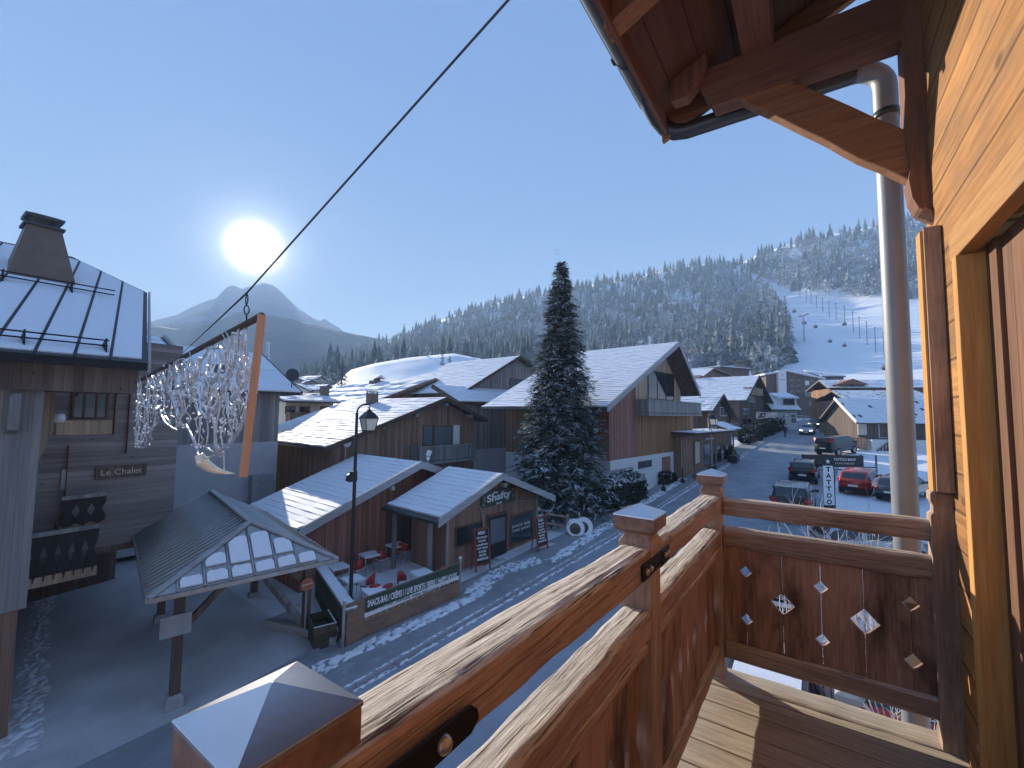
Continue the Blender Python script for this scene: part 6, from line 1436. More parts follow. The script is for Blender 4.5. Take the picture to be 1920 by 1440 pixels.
# dark hotel with white stair tower
P = at(1500, 740, D=135); h6 = House('dark_hotel', 'long dark hotel with white windowed stair tower below the piste', 'hotel', (P.x, P.y, gz(0, 130)), R(-64))
y0, z0 = h6.hit(1474, 697, 0); y1, z1 = h6.hit(1545, 712, 0); ys, zs = h6.hit(1436, 700, 0)
mb = MB(); mb.prism([(-14, ys, -2), (-14, ys, zs - .5), (-14, y0, z0), (-14, y1, z1), (-14, y1 + 8, z1 - 1), (-14, y1 + 8, -2)], (14, 0, 0)); h6.part('wall', mb, M['w_dark'])
mb = MB(); mb.prism([(-14.5, ys - .6, zs - .5), (-14.5, y0, z0 + .05), (-14.5, y1, z1 + .05), (-14.5, y1, z1 + .45), (-14.5, y0, z0 + .5), (-14.5, ys - .6, zs)], (15.3, 0, 0)); h6.part('roof_snow', mb, M['snow'])
ra = h6.rect(1.2, (1460, 722), (1474, 697)); mb = MB(); mb.box(-2, 1.2, ra[0], ra[1], -2, ra[3] + .3); tw = h6.part('stair_tower', mb, M['white'])
for a in ((1466, 704), (1464, 713), (1469, 713)): ra = h6.rect(1.22, a, (a[0] + 2, a[1] - 2)); mb = MB(); mb.box(1.1, 1.24, *ra); h6.part('tower_window', mb, M['glass'], tw)
for r_ in range(3):
    for c in range(5): px, py = 1480 + c * 13, 716 + r_ * 10; ra = h6.rect(.0, (px, py), (px + 8, py - 5)); h6.window(0, rect=ra, gm=M['glass_l'], fm=M['w_brown'])
ra = h6.rect(.3, (1512, 742), (1532, 733)); h6.window(.05, rect=ra, nv=2, fm=M['frame_w'], gm=M['glass_l'])
ra = h6.rect(.1, (1510, 722), (1517, 714)); mb = MB(); mb.box(.02, .1, *ra); h6.part('wall_sign', mb, M['white'])
P = at(1560, 708, D=150); h7 = House('snow_roofed_hall', 'flat hall with bright snow roof right of the dark hotel', 'hall', (P.x, P.y, gz(0, 130)), R(-64)); y0, z0 = h7.hit(1538, 706, 0); y1, _ = h7.hit(1584, 706, 0); z2 = h7.hit(1560, 695, -9)[1]
h7.wall(y0 + .3, y1 - .3, -16, 0, -2, z0 - .1, M['w_dark']); mb = MB(); mb.slab((.5, y0, z0), (.5, y1, z0), (-9, y1, z2), (-9, y0, z2), .25); r_ = h7.part('roof', mb, M['roofdk']); mb = MB(); mb.slab((.4, y0, z0 + .25), (.4, y1, z0 + .25), (-9, y1, z2 + .25), (-9, y0, z2 + .25), .22); h7.part('snow_layer', mb, M['snow'], r_)
# right side of the street: golden chalet, frosted roof, cottage with outside stair
P = at(1600, 800, D=92); h8 = House('golden_chalet', 'golden timber chalet with snowy gabled roof and corner balconies across the bend', 'chalet', (P.x - 3, P.y, gz(0, P.y)), R(-70))
y0, z0 = h8.hit(1553, 727, .8); y1, _ = h8.hit(1760, 727, .8); z2 = h8.hit(1600, 712, -4)[1]
mb = MB(); mb.slab((.8, y0, z0), (.8, y1, z0), (-4, y1, z2), (-4, y0 + .4, z2), .25); mb.slab((-8.8, y0, z0), (-8.8, y1, z0), (-4, y1, z2), (-4, y0 + .4, z2), .25); r_ = h8.part('roof', mb, M['roofdk']); mb = MB(); snow_courses(mb, (.8, y0, z0), (.8, y1, z0), (-4, y1, z2), (-4, y0 + .4, z2), .8, .10, 2, .02); h8.part('snow_layer', mb, M['snow'], r_)
h8.wall(y0 + .6, y1, -8, 0, -1, z0 - .1, M['w_gold'])
a, b_, c = h8.hit(1568, 721, 1.0), h8.hit(1600, 710, 1.0), h8.hit(1630, 721, 1.0); mb = MB(); mb.prism([(1.0, *a), (1.0, *b_), (1.0, *c)], (-4, 0, 0)); mb2 = h8.part('cross_gable', mb, M['w_red'])
for (px, py) in ((1556, 745), (1556, 765)): ya, za = h8.hit(px, py, .9); yb, _ = h8.hit(px + 18, py, .9); h8.balcony(.0, .9, ya, yb, za, .9, M['w_gold'])
for px in (1580, 1600, 1620): h8.window(0, (px, 745), (px + 9, 735), gm=M['glass_l'])
P = at(1640, 740, D=78); h9 = House('frosted_roof_house', 'house with frosted pale roof behind the stair cottage', 'house', (P.x, P.y, gz(0, P.y)), R(-68)); y0, z0 = h9.hit(1582, 748, .5); y1, _ = h9.hit(1760, 748, .5); z2 = h9.hit(1640, 732, -4)[1]
mb = MB(); mb.slab((.5, y0, z0), (.5, y1, z0), (-4, y1, z2), (-4, y0 + .5, z2), .2); mb.slab((-8.5, y0, z0), (-8.5, y1, z0), (-4, y1, z2), (-4, y0 + .5, z2), .2); r_ = h9.part('roof', mb, M['roofdk']); mb = MB(); snow_courses(mb, (.5, y0, z0), (.5, y1, z0), (-4, y1, z2), (-4, y0 + .5, z2), .3, .05, 2, .05, .3); h9.part('snow_layer', mb, M['snow'], r_); h9.wall(y0 + .4, y1, -8, 0, -1, z0 - .1, M['w_brown'])
P = at(1604, 868, D=63); h0_ = House('stair_cottage', 'dark cottage with blue snow tiles, white framed window and outside stair', 'cottage', (P.x, P.y, gz(0, P.y)), R(-62))
y0, z0 = h0_.hit(1607, 792, .7); y1, _ = h0_.hit(1790, 792, .7); yt, zt_ = h0_.hit(1574, 747, -3.2); 
mb = MB(); mb.slab((.7, y0, z0), (.7, y1, z0), (-3.2, y1, zt_), (-3.2, y0 + .02, zt_), .2); mb.slab((-7.1, y0, z0), (-7.1, y1, z0), (-3.2, y1, zt_), (-3.2, y0 + .02, zt_), .2); r_ = h0_.part('roof', mb, M['roofdk']); mb = MB(); snow_courses(mb, (.7, y0, z0), (.7, y1, z0), (-3.2, y1, zt_), (-3.2, y0, zt_), .48, .10, 6, .05, .34); h0_.part('snow_layer', mb, M['snow'], r_)
mb = MB(); mb.bar((.7, y0 - .04, z0 + .05), (-3.2, y0 - .04, zt_ + .05), .12, .34); h0_.part('verge_board', mb, M['white'], r_)
mb = MB(); zl = h0_.hit(1620, 835, 0)[1]; mb.prism([(0, y0 + .5, zl), (0, y0 + .5, z0 - .1), (-3.2, y0 + .5, zt_ - .25), (-6.4, y0 + .5, z0 - .1), (-6.4, y0 + .5, zl)], (0, 14, 0)); h0_.part('wall', mb, M['w_dark'])
h0_.wall(y0 + .5, y0 + 15, -6.4, -.05, -1, zl, M['plaster_w'], 'ground_floor')
h0_.window(0, (1648, 821), (1673, 794), nv=0, fm=M['frame_w'], gm=M['w_dark'])
ra = h0_.rect(.02, (1609, 815), (1624, 790)); h0_.window(0, rect=ra, nv=1, fm=M['frame_w'], gm=M['plaster_y'])
yb0, zb0 = h0_.hit(1588, 838, 1.2); yb1, _ = h0_.hit(1625, 838, 1.2); h0_.balcony(0, 1.2, yb0, yb1, zb0, 1.0, M['w_brown'])
p0, p1 = h0_.hit(1623, 878, 1.2), h0_.hit(1700, 818, 1.2); mb = MB(); mb.bar((1.2, *p0), (1.2, p1[0], p1[1]), .08, .5); st = h0_.part('stair_flight', mb, M['w_dark'])
mb = MB(); mb.bar((1.25, p0[0], p0[1] + .9), (1.25, p1[0], p1[1] + .9), .06, .09)
for i in range(14): u = i / 13; y, z = p0[0] + (p1[0] - p0[0]) * u, p0[1] + (p1[1] - p0[1]) * u; mb.box(1.2, 1.26, y - .05, y + .05, z, z + .9)
h0_.part('stair_railing', mb, M['w_dark'], st); mb = MB(); mb.box(-.03, 3.5, y0 + 1.5, y0 + 14, -1, .06)
h0_.wall(y0 + 1.2, y0 + 14, .0, 1.1, -1, 1.2, M['plaster_w'], 'stair_base')

# ------------------------------------------------------------------ cars
def car(name, label, P, yaw, L, Wd, H, col, kind='hatch', lit=False, group=None, roof=None, rails=False):
    "local +x = nose; body lofted through stations along its length"
    t_ = thing(name, label, 'car', P, yaw, group); hw = Wd / 2; belt = H * .60
    if kind == 'hatch': prof = [(-.50, .30, .62), (-.485, .28, .66), (-.46, .24, .72), (-.40, .22, .93), (-.33, .21, .985), (-.20, .21, 1.0), (0, .21, 1.0), (.09, .21, .965), (.17, .21, .84), (.26, .21, .66), (.36, .21, .62), (.44, .22, .56), (.485, .26, .47), (.50, .32, .42)]
    elif kind == 'suv': prof = [(-.50, .30, .60), (-.49, .26, .68), (-.465, .24, .90), (-.43, .23, .975), (-.30, .23, 1.0), (-.1, .23, 1.0), (.05, .23, .98), (.13, .23, .90), (.22, .23, .69), (.30, .23, .66), (.42, .23, .61), (.48, .26, .54), (.50, .32, .48)]
    else: prof = [(-.50, .28, .70), (-.49, .24, .94), (-.47, .22, .985), (-.3, .21, 1.0), (0, .21, 1.0), (.2, .21, .99), (.29, .21, .93), (.38, .21, .68), (.44, .21, .60), (.485, .24, .52), (.50, .3, .45)]
    def st(x):
        xs = [p[0] for p in prof]; return np.interp(x, xs, [p[1] for p in prof]) * H, np.interp(x, xs, [p[2] for p in prof]) * H
    def ring(x):
        zb, zt = st(x); tp = 1 - .16 * max(0, (abs(x) - .36) / .14) ** 2; w = hw * tp; bz = min(belt, zt - .03)
        f = max(0, (zt - belt) / (H - belt)); wt = w * (1 - .20 * f)
        return [(w * .86, zb), (w * .985, zb + .08), (w, (zb + bz) / 2), (w * .97, bz), (wt * .985, zt - .045 - .02 * f), (wt * .90, zt), (0, zt + .018)], zb, zt
    XS_ = np.concatenate([np.linspace(-.5, -.4, 9), np.linspace(-.385, .385, 36), np.linspace(.4, .5, 9)]); vs = []; k = 13
    for x in XS_:
        rg, _, _ = ring(x); vs += [(x * L, y, z) for y, z in rg] + [(x * L, -y, z) for y, z in rg[:-1][::-1]]
    n = len(XS_); fs = [(i * k + j, i * k + (j + 1) % k, (i + 1) * k + (j + 1) % k, (i + 1) * k + j) for i in range(n - 1) for j in range(k)]
    mb = MB(); mb.add(vs, fs + [tuple(range(k))[::-1], tuple(range((n - 1) * k, n * k))]); body = mb.build('body', col, t_, True, smooth=True)
    # glass
    cab = [x for x in np.linspace(-.5, .5, 201) if st(x)[1] > belt + .10]; xr_, xf_ = cab[0], cab[-1]
    flat = [x for x in cab if st(x)[1] > H * .955]; ra_, rb_ = flat[0], flat[-1]
    def sidep(x, v, s_, o=.006):
        rg, zb, zt = ring(x); (y0, z0), (y1, z1) = rg[3], rg[4]; return (x * L, s_ * (y0 + (y1 - y0) * v + o), z0 + (z1 - z0) * v)
    segs = [(xr_ + .045, (ra_ + rb_) / 2 - .012), ((ra_ + rb_) / 2 + .012, xf_ - .06)]
    for s_ in (-1, 1):
        for a, b in segs:
            mb = MB(); m_ = 10; xs = np.linspace(a, b, m_ + 1)
            mb.add([sidep(x, v, s_) for x in xs for v in (.10, .90)], [(2 * i, 2 * i + 1, 2 * i + 3, 2 * i + 2) for i in range(m_)]); mb.build('side_window', M['glass'], t_, True)
    def topq(x, u): rg, zb, zt = ring(x); return (x * L, rg[5][0] * u, zt + .014 * (1 - u * u) + .012)
    for nm, a, b in (('rear_window', xr_ + .008, ra_ - .012), ('windscreen', rb_ + .012, xf_ - .02)):
        mb = MB(); m_ = 6; xs = np.linspace(a, b, m_ + 1); us = (-.9, -.45, 0, .45, .9)
        mb.add([topq(x, u) for x in xs for u in us], [(i * 5 + j, i * 5 + j + 1, i * 5 + j + 6, i * 5 + j + 5) for i in range(m_) for j in range(4)]); mb.build(nm, M['glass'], t_, True, smooth=True)
    if roof or rails:
        mb = MB(); xs = np.linspace(ra_ + .03, rb_ - .03, 9)
        if roof: mb.add([(x * L, u * hw * .66, ring(x)[2] + .03) for x in xs for u in (-1, 1)], [(2 * i, 2 * i + 1, 2 * i + 3, 2 * i + 2) for i in range(8)]); mb.build('roof_panel', roof, t_, True)
        if rails:
            for s_ in (-1, 1): mb = MB(); mb.tube([(x * L, s_ * hw * .70, ring(x)[2] + (.055 if 0 < i < 8 else .0)) for i, x in enumerate(xs)], .02, 6); mb.build('roof_rail', M['chrome'], t_, True)
    R_ = H * .215
    for x in (-.31 * L, .31 * L):
        for s_ in (-1, 1):
            mb = MB(); mb.tube([(x, s_ * (hw - .20), R_), (x, s_ * (hw + .005), R_)], R_, 20); w_ = mb.build('wheel', M['rubber'], t_, True); mb = MB(); mb.tube([(x, s_ * (hw - .0), R_), (x, s_ * (hw + .012), R_)], R_ * .62, 14); mb.build('rim', M['rim'], w_, True)
    for s_ in (-1, 1):
        zb, zt = st(-.485); mb = MB(); mb.prism([(-.497 * L, s_ * hw * .58, zt * .80), (-.497 * L, s_ * hw * .80, zt * .80), (-.455 * L, s_ * hw * .99, zt * .86), (-.455 * L, s_ * hw * .99, zt * 1.02), (-.492 * L, s_ * hw * .62, zt * 1.0)], (-.03, 0, .0)); mb.build('tail_light', M['lens_r'], t_, True)
        zb, zt = st(.47); mb = MB(); mb.prism([(.499 * L, s_ * hw * .45, zt * .86), (.485 * L, s_ * hw * .86, zt * .9), (.46 * L, s_ * hw * .95, zt * 1.04), (.488 * L, s_ * hw * .5, zt * 1.0)], (.03, 0, .0)); mb.build('headlight', M['headlit'] if lit else M['lens_w'], t_, True)
        mb = MB(); mb.prism([(xf_ * L - .25, s_ * hw * .97, belt + .02), (xf_ * L - .10, s_ * hw * .97, belt + .02), (xf_ * L - .12, s_ * hw * .97, belt + .17), (xf_ * L - .24, s_ * hw * .97, belt + .17)], (0, s_ * .2, 0)); mb.build('mirror', col, t_, True, bevel=.02)
    mb = MB(); mb.box(-.515 * L, -.49 * L, -hw * .84, hw * .84, H * .20, H * .34); mb.build('rear_bumper', M['rubber'], t_, True, bevel=.02)
    mb = MB(); mb.box(.488 * L, .508 * L, -hw * .80, hw * .80, H * .16, H * .30); mb.build('front_bumper', M['rubber'], t_, True, bevel=.02)
    mb = MB(); mb.box(-.520 * L - .012, -.51 * L, -.26, .26, H * .40, H * .40 + .11) if kind != 'x' else None; mb.build('number_plate', M['plate'], t_, True)
    mb = MB(); mb.box(.51 * L, .512 * L + .01, -.26, .26, H * .24, H * .24 + .11); mb.build('number_plate', M['plate'], t_, True)
    return t_
def park(px, py, dz=0): P = at(px, py); return Vector((P.x, P.y, gz(0, P.y) + .012))
up_ = lambda yaw_deg: R(90 + yaw_deg)
slope = math.atan(G1)
def setc(o, s=1): o.rotation_euler = (0, -slope * s, o.rotation_euler[2]); return o
P = park(1508, 910); P.y += 2.4; P.z = gz(0, P.y); car_list = []
car_list.append(setc(car('parked_car', 'black off-road car parked at the roadside left of the tattoo flag', P, up_(-3), 4.3, 1.82, 1.62, M['p_black'], 'suv', rails=True)))
q = at(1488, 922, Y=30.0); P = Vector((q.x, 30.0, gz(0, 30.0)))
car_list.append(setc(car('parked_car', 'black car with pale roof panel parked closest behind the end rail', P, up_(-2), 4.5, 1.98, 1.88, M['p_black'], 'suv', rails=True, roof=M['p_grey'])))
q = at(1470, 985, Y=18.4); P = Vector((q.x, 18.2, gz(0, 18.2)))
car_list.append(setc(car('parked_car', 'dark car seen between the two end rails', P, up_(0), 4.3, 1.82, 1.55, M['p_navy'], 'hatch', roof=M['p_silver'])))
P = park(1620, 932); P.y += 2.0; P.z = gz(0, P.y); car_list.append(setc(car('parked_car', 'bright red hatchback parked on the snow right of the tattoo flag', P, up_(-15), 4.1, 1.80, 1.58, M['p_red'], 'hatch')))
P = park(1700, 940); P.y += 1.0; P.z = gz(0, P.y); car_list.append(setc(car('parked_car', 'dark grey car parked right of the red hatchback by the downpipe', P, up_(-24), 4.3, 1.80, 1.50, M['p_grey'], 'hatch')))
q = at(1632, 985, Y=24.0); P = Vector((q.x, 24.0, gz(0, 24.0))); car_list.append(setc(car('parked_car', 'silver car half hidden by the frosted shrub in front of the red hatchback', P, up_(-70), 4.0, 1.75, 1.5, M['p_silver'], 'hatch')))
P = park(1570, 855); P.y += 1.5; P.z = gz(0, P.y); car_list.append(setc(car('parked_van', 'black van parked across the roadside below the stair cottage', P, up_(-28), 5.0, 1.95, 1.95, M['p_black'], 'van')))
P = park(1566, 822); P.y += 1; P.z = gz(0, P.y); car_list.append(setc(car('parked_car', 'dark car parked beyond the black van', P, up_(-6), 4.3, 1.8, 1.5, M['p_navy'], 'hatch')))
P = park(1514, 814); car_list.append(setc(car('driving_car', 'oncoming silver car driving down the street in front', P, R(-94), 4.3, 1.8, 1.5, M['p_silver'], 'hatch', True), -1))
P = park(1528, 802); car_list.append(setc(car('driving_car', 'oncoming grey car following behind the silver one', P, R(-94), 4.4, 1.82, 1.55, M['p_grey'], 'suv', True), -1))
P = park(1560, 790); car_list.append(setc(car('parked_car', 'farthest dark car parked at the bend of the street', P, R(-150), 4.4, 1.8, 1.5, M['p_black'], 'hatch'), -1))
q = at(1425, 1268, Z=-5.6); P = Vector((q.x + .2, q.y + .6, gz(0, q.y + .6))); car_list.append(setc(car('parked_car', 'dark car with snowy roof parked right below the balcony end', P, up_(-1), 4.3, 1.8, 1.5, M['p_navy'], 'hatch', roof=M['snow'])))
P = Vector((P.x + 2.1, P.y + 1.6, gz(0, P.y + 1.6))); car_list.append(setc(car('parked_car', 'red car parked beside the dark one below the balcony', P, up_(-1), 4.1, 1.75, 1.45, M['p_red'], 'hatch')))

# ------------------------------------------------------------------ tattoo flag, advert banner on its rail, people
P = park(1556, 958); fz0 = P.z; D = math.hypot(P.x, P.y); top = at(1548, 852, D=D).z; right = (ray(1600, 900) - ray(1500, 900)); right.z = 0; right.normalize()
fl_ = thing('feather_flag', 'white TATTOO feather flag with black curved top standing in the snow', 'flag', P, math.atan2(right.y, right.x)); Hf = top - fz0
mb = MB(); edge = [(.33, 0), (.33, Hf * .55), (.32, Hf * .72), (.24, Hf * .88), (.08, Hf * .97), (-.12, Hf), (-.30, Hf * .98)]; mb.tube([(x, 0, z) for x, z in edge], .022, 6); mb.tube([(.33, -.5, .02), (.33, .5, .02)], .03, 6); mb.build('pole', M['black'], fl_, True)
def cloth(name, pts, m, y=0.0, par=None):
    mb = MB(); mb.prism([(x, y, z) for x, z in pts], (0, .008, 0)); return mb.build(name, m, par or fl_, True)
zsp = Hf * .80
cl = cloth('flag_cloth', [(-.32, Hf * .10), (.30, Hf * .10), (.30, Hf * .55), (.295, Hf * .72), (.255, zsp), (-.30, zsp)], M['white'])
cloth('flag_border', [(.30, Hf * .10), (.34, Hf * .10), (.345, Hf * .70), (.30, Hf * .80), (.255, zsp), (.295, Hf * .72)], M['black'], -.001, cl)
cloth('flag_foot', [(-.32, Hf * .02), (.30, Hf * .02), (.30, Hf * .099), (-.32, Hf * .099)], M['black'], 0, cl)
cloth('flag_head', [(-.30, zsp + .001), (.255, zsp + .001), (.23, Hf * .86), (.08, Hf * .955), (-.12, Hf * .985), (-.30, Hf * .965)], M['black'], 0, cl)
FM = lambda z: WM[fl_] @ frame_m((-.01, -.006, z), (1, 0, 0), (0, 0, 1))
for i, c in enumerate('TATTOO'): text('lettering', c, .30, Hf * .088, M['black'], cl, FM(Hf * (.735 - .116 * i)), .03)
st_ = []
for i in range(10): a = math.pi / 2 + math.pi * i / 5; r = .15 if i % 2 == 0 else .065; st_.append((-.02 + r * math.cos(a), Hf * .875 + r * math.sin(a)))
cloth('flag_star', st_, M['white'], -.012, cl)
for k in (.02,):
    P2 = park(1582, 887); D2 = math.hypot(P2.x, P2.y)
    br = thing('advert_fence', 'roadside rail fence carrying a black advertising banner behind the tattoo flag', 'fence', P2, math.atan2(right.y, right.x) - .1); wB = 5.2
    mb = MB(); mb.box(-wB * .62, wB * .30, -.02, .02, .55, 1.45); bb = mb.build('banner', M['black'], br, True)
    text('lettering', 'TATTOO SHOP', 1.7, .22, M['white'], bb, WM[br] @ frame_m((wB * .02, -.025, 1.1), (1, 0, 0), (0, 0, 1))); text('lettering', 'STUDIO PIERCING', 1.5, .14, M['plaster_y'], bb, WM[br] @ frame_m((wB * .02, -.025, .78), (1, 0, 0), (0, 0, 1)))
    for z in (.25, .5): mb = MB(); mb.bar((-wB * .62, .03, z), (wB * .5, .03, z), .05, .10); r_ = mb.build('fence_rail', M['w_dark'], br, True); mb = MB(); mb.bar((-wB * .62, .03, z + .062), (wB * .5, .03, z + .062), .05, .024); mb.build('rail_snow', M['snow'], r_, True)
    for x in (-wB * .6, -wB * .15, wB * .28, wB * .5): mb = MB(); mb.box(x - .05, x + .05, .055, .15, -.1, 1.5); mb.build('fence_post', M['w_dark'], br, True)
def person(label, P, yaw, m_top, m_leg, H=1.74, step=.16):
    "one skinned figure in mid stride, clothing as material zones"
    J = {'pel': (0, 0, .95), 'sp': (0, 0, 1.15), 'ch': (.01, 0, 1.38), 'nk': (.02, 0, 1.52), 'hd': (.04, 0, 1.64), 'ht': (.04, 0, 1.74), 'hl': (0, .10, .90), 'hr': (0, -.10, .90), 'kl': (step, .10, .50), 'kr': (-.04, -.10, .49), 'al': (step * .9, .10, .08), 'ar': (-step * 1.6, -.10, .12), 'tl': (step * .9 + .16, .10, .04), 'tr': (-step * 1.6 + .13, -.10, .04), 'sl': (0, .20, 1.42), 'sr': (0, -.20, 1.42), 'el': (-.10, .25, 1.13), 'er': (.08, -.25, 1.13), 'wl': (-.02, .24, .88), 'wr': (.22, -.23, .93), 'fl': (.02, .24, .78), 'fr': (.29, -.22, .87)}
    E_ = [('pel', 'sp'), ('sp', 'ch'), ('ch', 'nk'), ('nk', 'hd'), ('hd', 'ht'), ('pel', 'hl'), ('pel', 'hr'), ('hl', 'kl'), ('hr', 'kr'), ('kl', 'al'), ('kr', 'ar'), ('al', 'tl'), ('ar', 'tr'), ('ch', 'sl'), ('ch', 'sr'), ('sl', 'el'), ('sr', 'er'), ('el', 'wl'), ('er', 'wr'), ('wl', 'fl'), ('wr', 'fr')]
    RR = {'pel': .16, 'sp': .15, 'ch': .17, 'nk': .065, 'hd': .10, 'ht': .06, 'hl': .10, 'hr': .10, 'kl': .065, 'kr': .065, 'al': .05, 'ar': .05, 'tl': .04, 'tr': .04, 'sl': .075, 'sr': .075, 'el': .055, 'er': .055, 'wl': .045, 'wr': .045, 'fl': .04, 'fr': .04}
    ks = list(J); me = bpy.data.meshes.new('person'); me.from_pydata([tuple(c * H / 1.74 for c in J[k]) for k in ks], [(ks.index(a), ks.index(b)) for a, b in E_], []); o = bpy.data.objects.new('person', me); COL.objects.link(o)
    sk = o.modifiers.new('skin', 'SKIN'); o.modifiers.new('sub', 'SUBSURF').levels = 1
    for k, v in zip(ks, me.skin_vertices[0].data): v.radius = (RR[k], RR[k] * (1.15 if k in ('sp', 'ch', 'pel') else 1)); v.use_root = (k == 'pel')
    bpy.context.view_layer.update(); m2 = bpy.data.meshes.new_from_object(o.evaluated_get(bpy.context.evaluated_depsgraph_get())); o.modifiers.clear(); o.data = m2; m2.materials.clear()
    for m in (m_top, m_leg, M['skin'], M['black']): m2.materials.append(m)
    for f in m2.polygons:
        z = f.center.z * 1.74 / H; f.material_index = (3 if z > 1.68 or z < .09 else 2 if z > 1.54 or (z < .9 and abs(f.center.y) > .19) else 0 if z > .86 else 1); f.use_smooth = True
    o.location = P; o.rotation_euler = (0, 0, yaw); return tag(o, label, 'person', None)
P = at(1477, 822); person('person in dark winter clothes walking along the left pavement', (P.x - .3, P.y, gz(0, P.y) + .1), R(85), M['cloth_dk'], M['cloth_dk'])
P = at(1550, 786); person('person in red jacket walking at the far bend', (P.x, P.y, gz(0, P.y) + .02), R(200), M['cloth_red'], M['cloth_dk'])
P = at(1544, 786); person('person in pale jacket beside the one in red', (P.x, P.y, gz(0, P.y) + .02), R(210), M['cloth_pink'], M['cloth_dk'], 1.66)
# frosted hedge along the left of the far street
P0, P1 = at(1420, 838), at(1484, 806)
for i in range(3):
    u = (i + .5) / 3; P = P0.lerp(P1, u); bush('hedge', ['nearest stretch of the dark street hedge beyond the shop kiosk', 'middle stretch of the dark street hedge beyond the shop kiosk', 'far stretch of the dark street hedge by the walking person'][i], (P.x - 1.6, P.y, gz(0, P.y)), .8, (P1 - P0).length / 6.4, 2.2, 1500, [M['hedge'], M['snow']], 40 + i, .1, 'hedge', .16)

# ------------------------------------------------------------------ bare frosted shrubs and grasses on the verge in front of the end rail
def twig_bush(label, P, H, spread, n, seed, cat='shrub'):
    t_ = thing('bare_shrub', label, cat, P, 0, 'bare frosted shrubs beyond the end rail'); rnd = random.Random(seed); mb = MB(); mw = MB()
    def grow(p, d, L, r, lv):
        k = 5; pts = [p]; q = p
        for i in range(k): d = (d + Vector((rnd.gauss(0, .16), rnd.gauss(0, .16), rnd.gauss(.02, .10)))).normalized(); q = q + d * L / k; pts.append(q)
        (mw if rnd.random() < .5 + .1 * lv else mb).tube(pts, [r * (1 - .75 * i / k) for i in range(k + 1)], 4)
        if lv < 3:
            for i in range(rnd.randint(2, 4)):
                a = pts[rnd.randint(2, k)]; grow(a, (d + Vector((rnd.gauss(0, .6), rnd.gauss(0, .6), rnd.gauss(.15, .4)))).normalized(), L * rnd.uniform(.35, .65), r * .55, lv + 1)
    for i in range(n):
        a = rnd.uniform(0, 6.28); s = rnd.uniform(.1, 1) * spread
        grow(Vector((math.cos(a) * s * .4, math.sin(a) * s * .4, 0)), Vector((math.cos(a) * s * .5, math.sin(a) * s * .5, 1)).normalized(), H * rnd.uniform(.55, 1), .022, 1)
    mb.build('branches', M['twig'], t_, True); mw.build('iced_branches', M['twig_w'], t_, True); return t_
for i, (px, py, Y, H, sp_, n, lb) in enumerate(((1600, 1000, 15.5, 3.0, .8, 30, 'tall frosted bare shrub in front of the silver car'), (1655, 1010, 14.0, 2.6, .9, 30, 'dense frosted bare shrub left of the downpipe'), (1500, 1010, 13.0, 1.9, .9, 20, 'low frosted bare shrub beside the dark car'), (1560, 1020, 12.2, 2.0, 1.0, 26, 'middle frosted bare shrub close below the end rail'), (1690, 1000, 11.0, 2.2, .8, 22, 'frosted bare shrub behind the downpipe'), (1640, 1320, 6.2, 1.4, .9, 20, 'low bare shrub below the balcony edge'))):
    q = at(px, py, Y=Y); twig_bush(lb, (q.x, Y, gz(0, Y)), H, sp_, n, 60 + i)
# concrete gatepost seen under the end panel
q = at(1590, 1310, Z=-5.2); mb = MB(); mb.sq((0, 0, 0), [(.16, 0), (.16, 1.5), (.20, 1.52), (.20, 1.6), (.02, 1.7)]); tag(mb.build('gatepost', M['concrete'], None, True, loc=(q.x, q.y, gz(0, q.y))), 'pale concrete gatepost below the balcony end', 'gatepost')

# ------------------------------------------------------------------ gondola lift and snow lances on the piste
def hill_thing(px, py): return on_hill(px, py)
P = on_hill(1508, 638); D = math.hypot(P.x, P.y); s = D / FPX
pyl = thing('lift_pylon', 'grey gondola lift pylon with cross arm standing on the piste', 'pylon', P, -YAW); mb = MB(); mb.tube([(0, 0, -1), (0, 0, 39 * s)], [1.0 * s * 1.1, .75 * s], 8); mb.build('mast', M['concrete'], pyl, True); mb = MB(); mb.bar((-7 * s, 0, 39 * s), (8 * s, 0, 40 * s), 1.6 * s, 1.6 * s); mb.box(-8 * s, -4 * s, -s, s, 39.5 * s, 41 * s); mb.box(5 * s, 9 * s, -s, s, 40 * s, 41.5 * s); mb.build('cross_arm', M['concrete'], pyl, True)
def cabin(px, py, lb, w=7.5, Dd=None):
    P = on_hill(px, py); D = math.hypot(P.x, P.y) - 30 if Dd is None else Dd; P = at(px, py, D=D); s = D / FPX * w / 7.5
    t_ = thing('gondola_cabin', lb, 'gondola', P, -YAW, 'gondola cabins above the piste'); mb = MB(); mb.lathe((0, 0, 0), [(1.6 * s, -3.2 * s), (3.3 * s, -2.6 * s), (3.7 * s, -.6 * s), (3.0 * s, 1.8 * s), (1.4 * s, 2.3 * s)], 8); mb.build('cabin_body', M['iron'], t_, True)
    mb = MB(); mb.lathe((0, 0, 0), [(3.72 * s, -.8 * s), (3.78 * s, -.5 * s), (3.12 * s, 1.5 * s), (3.0 * s, 1.55 * s)], 8); mb.build('cabin_glazing', M['glass_l'], t_, True)
    mb = MB(); mb.tube([(0, 0, 2.2 * s), (1 * s, 0, 4 * s), (0, 0, 6.2 * s)], .3 * s, 5); mb.build('hanger', M['iron'], t_, True)
for i, (px, py, lb) in enumerate(((1472, 578, 'uppermost left gondola cabin'), (1489, 583, 'gondola cabin just right of the uppermost left one'), (1508, 605, 'gondola cabin hanging beside the pylon arm'), (1529, 612, 'gondola cabin right of the pylon arm'), (1583, 607, 'dark gondola cabin among the snow lances'), (1556, 639, 'gondola cabin low over the piste, left of the lowest'), (1583, 647, 'lowest gondola cabin over the open piste'))): cabin(px, py, lb, 6.3)
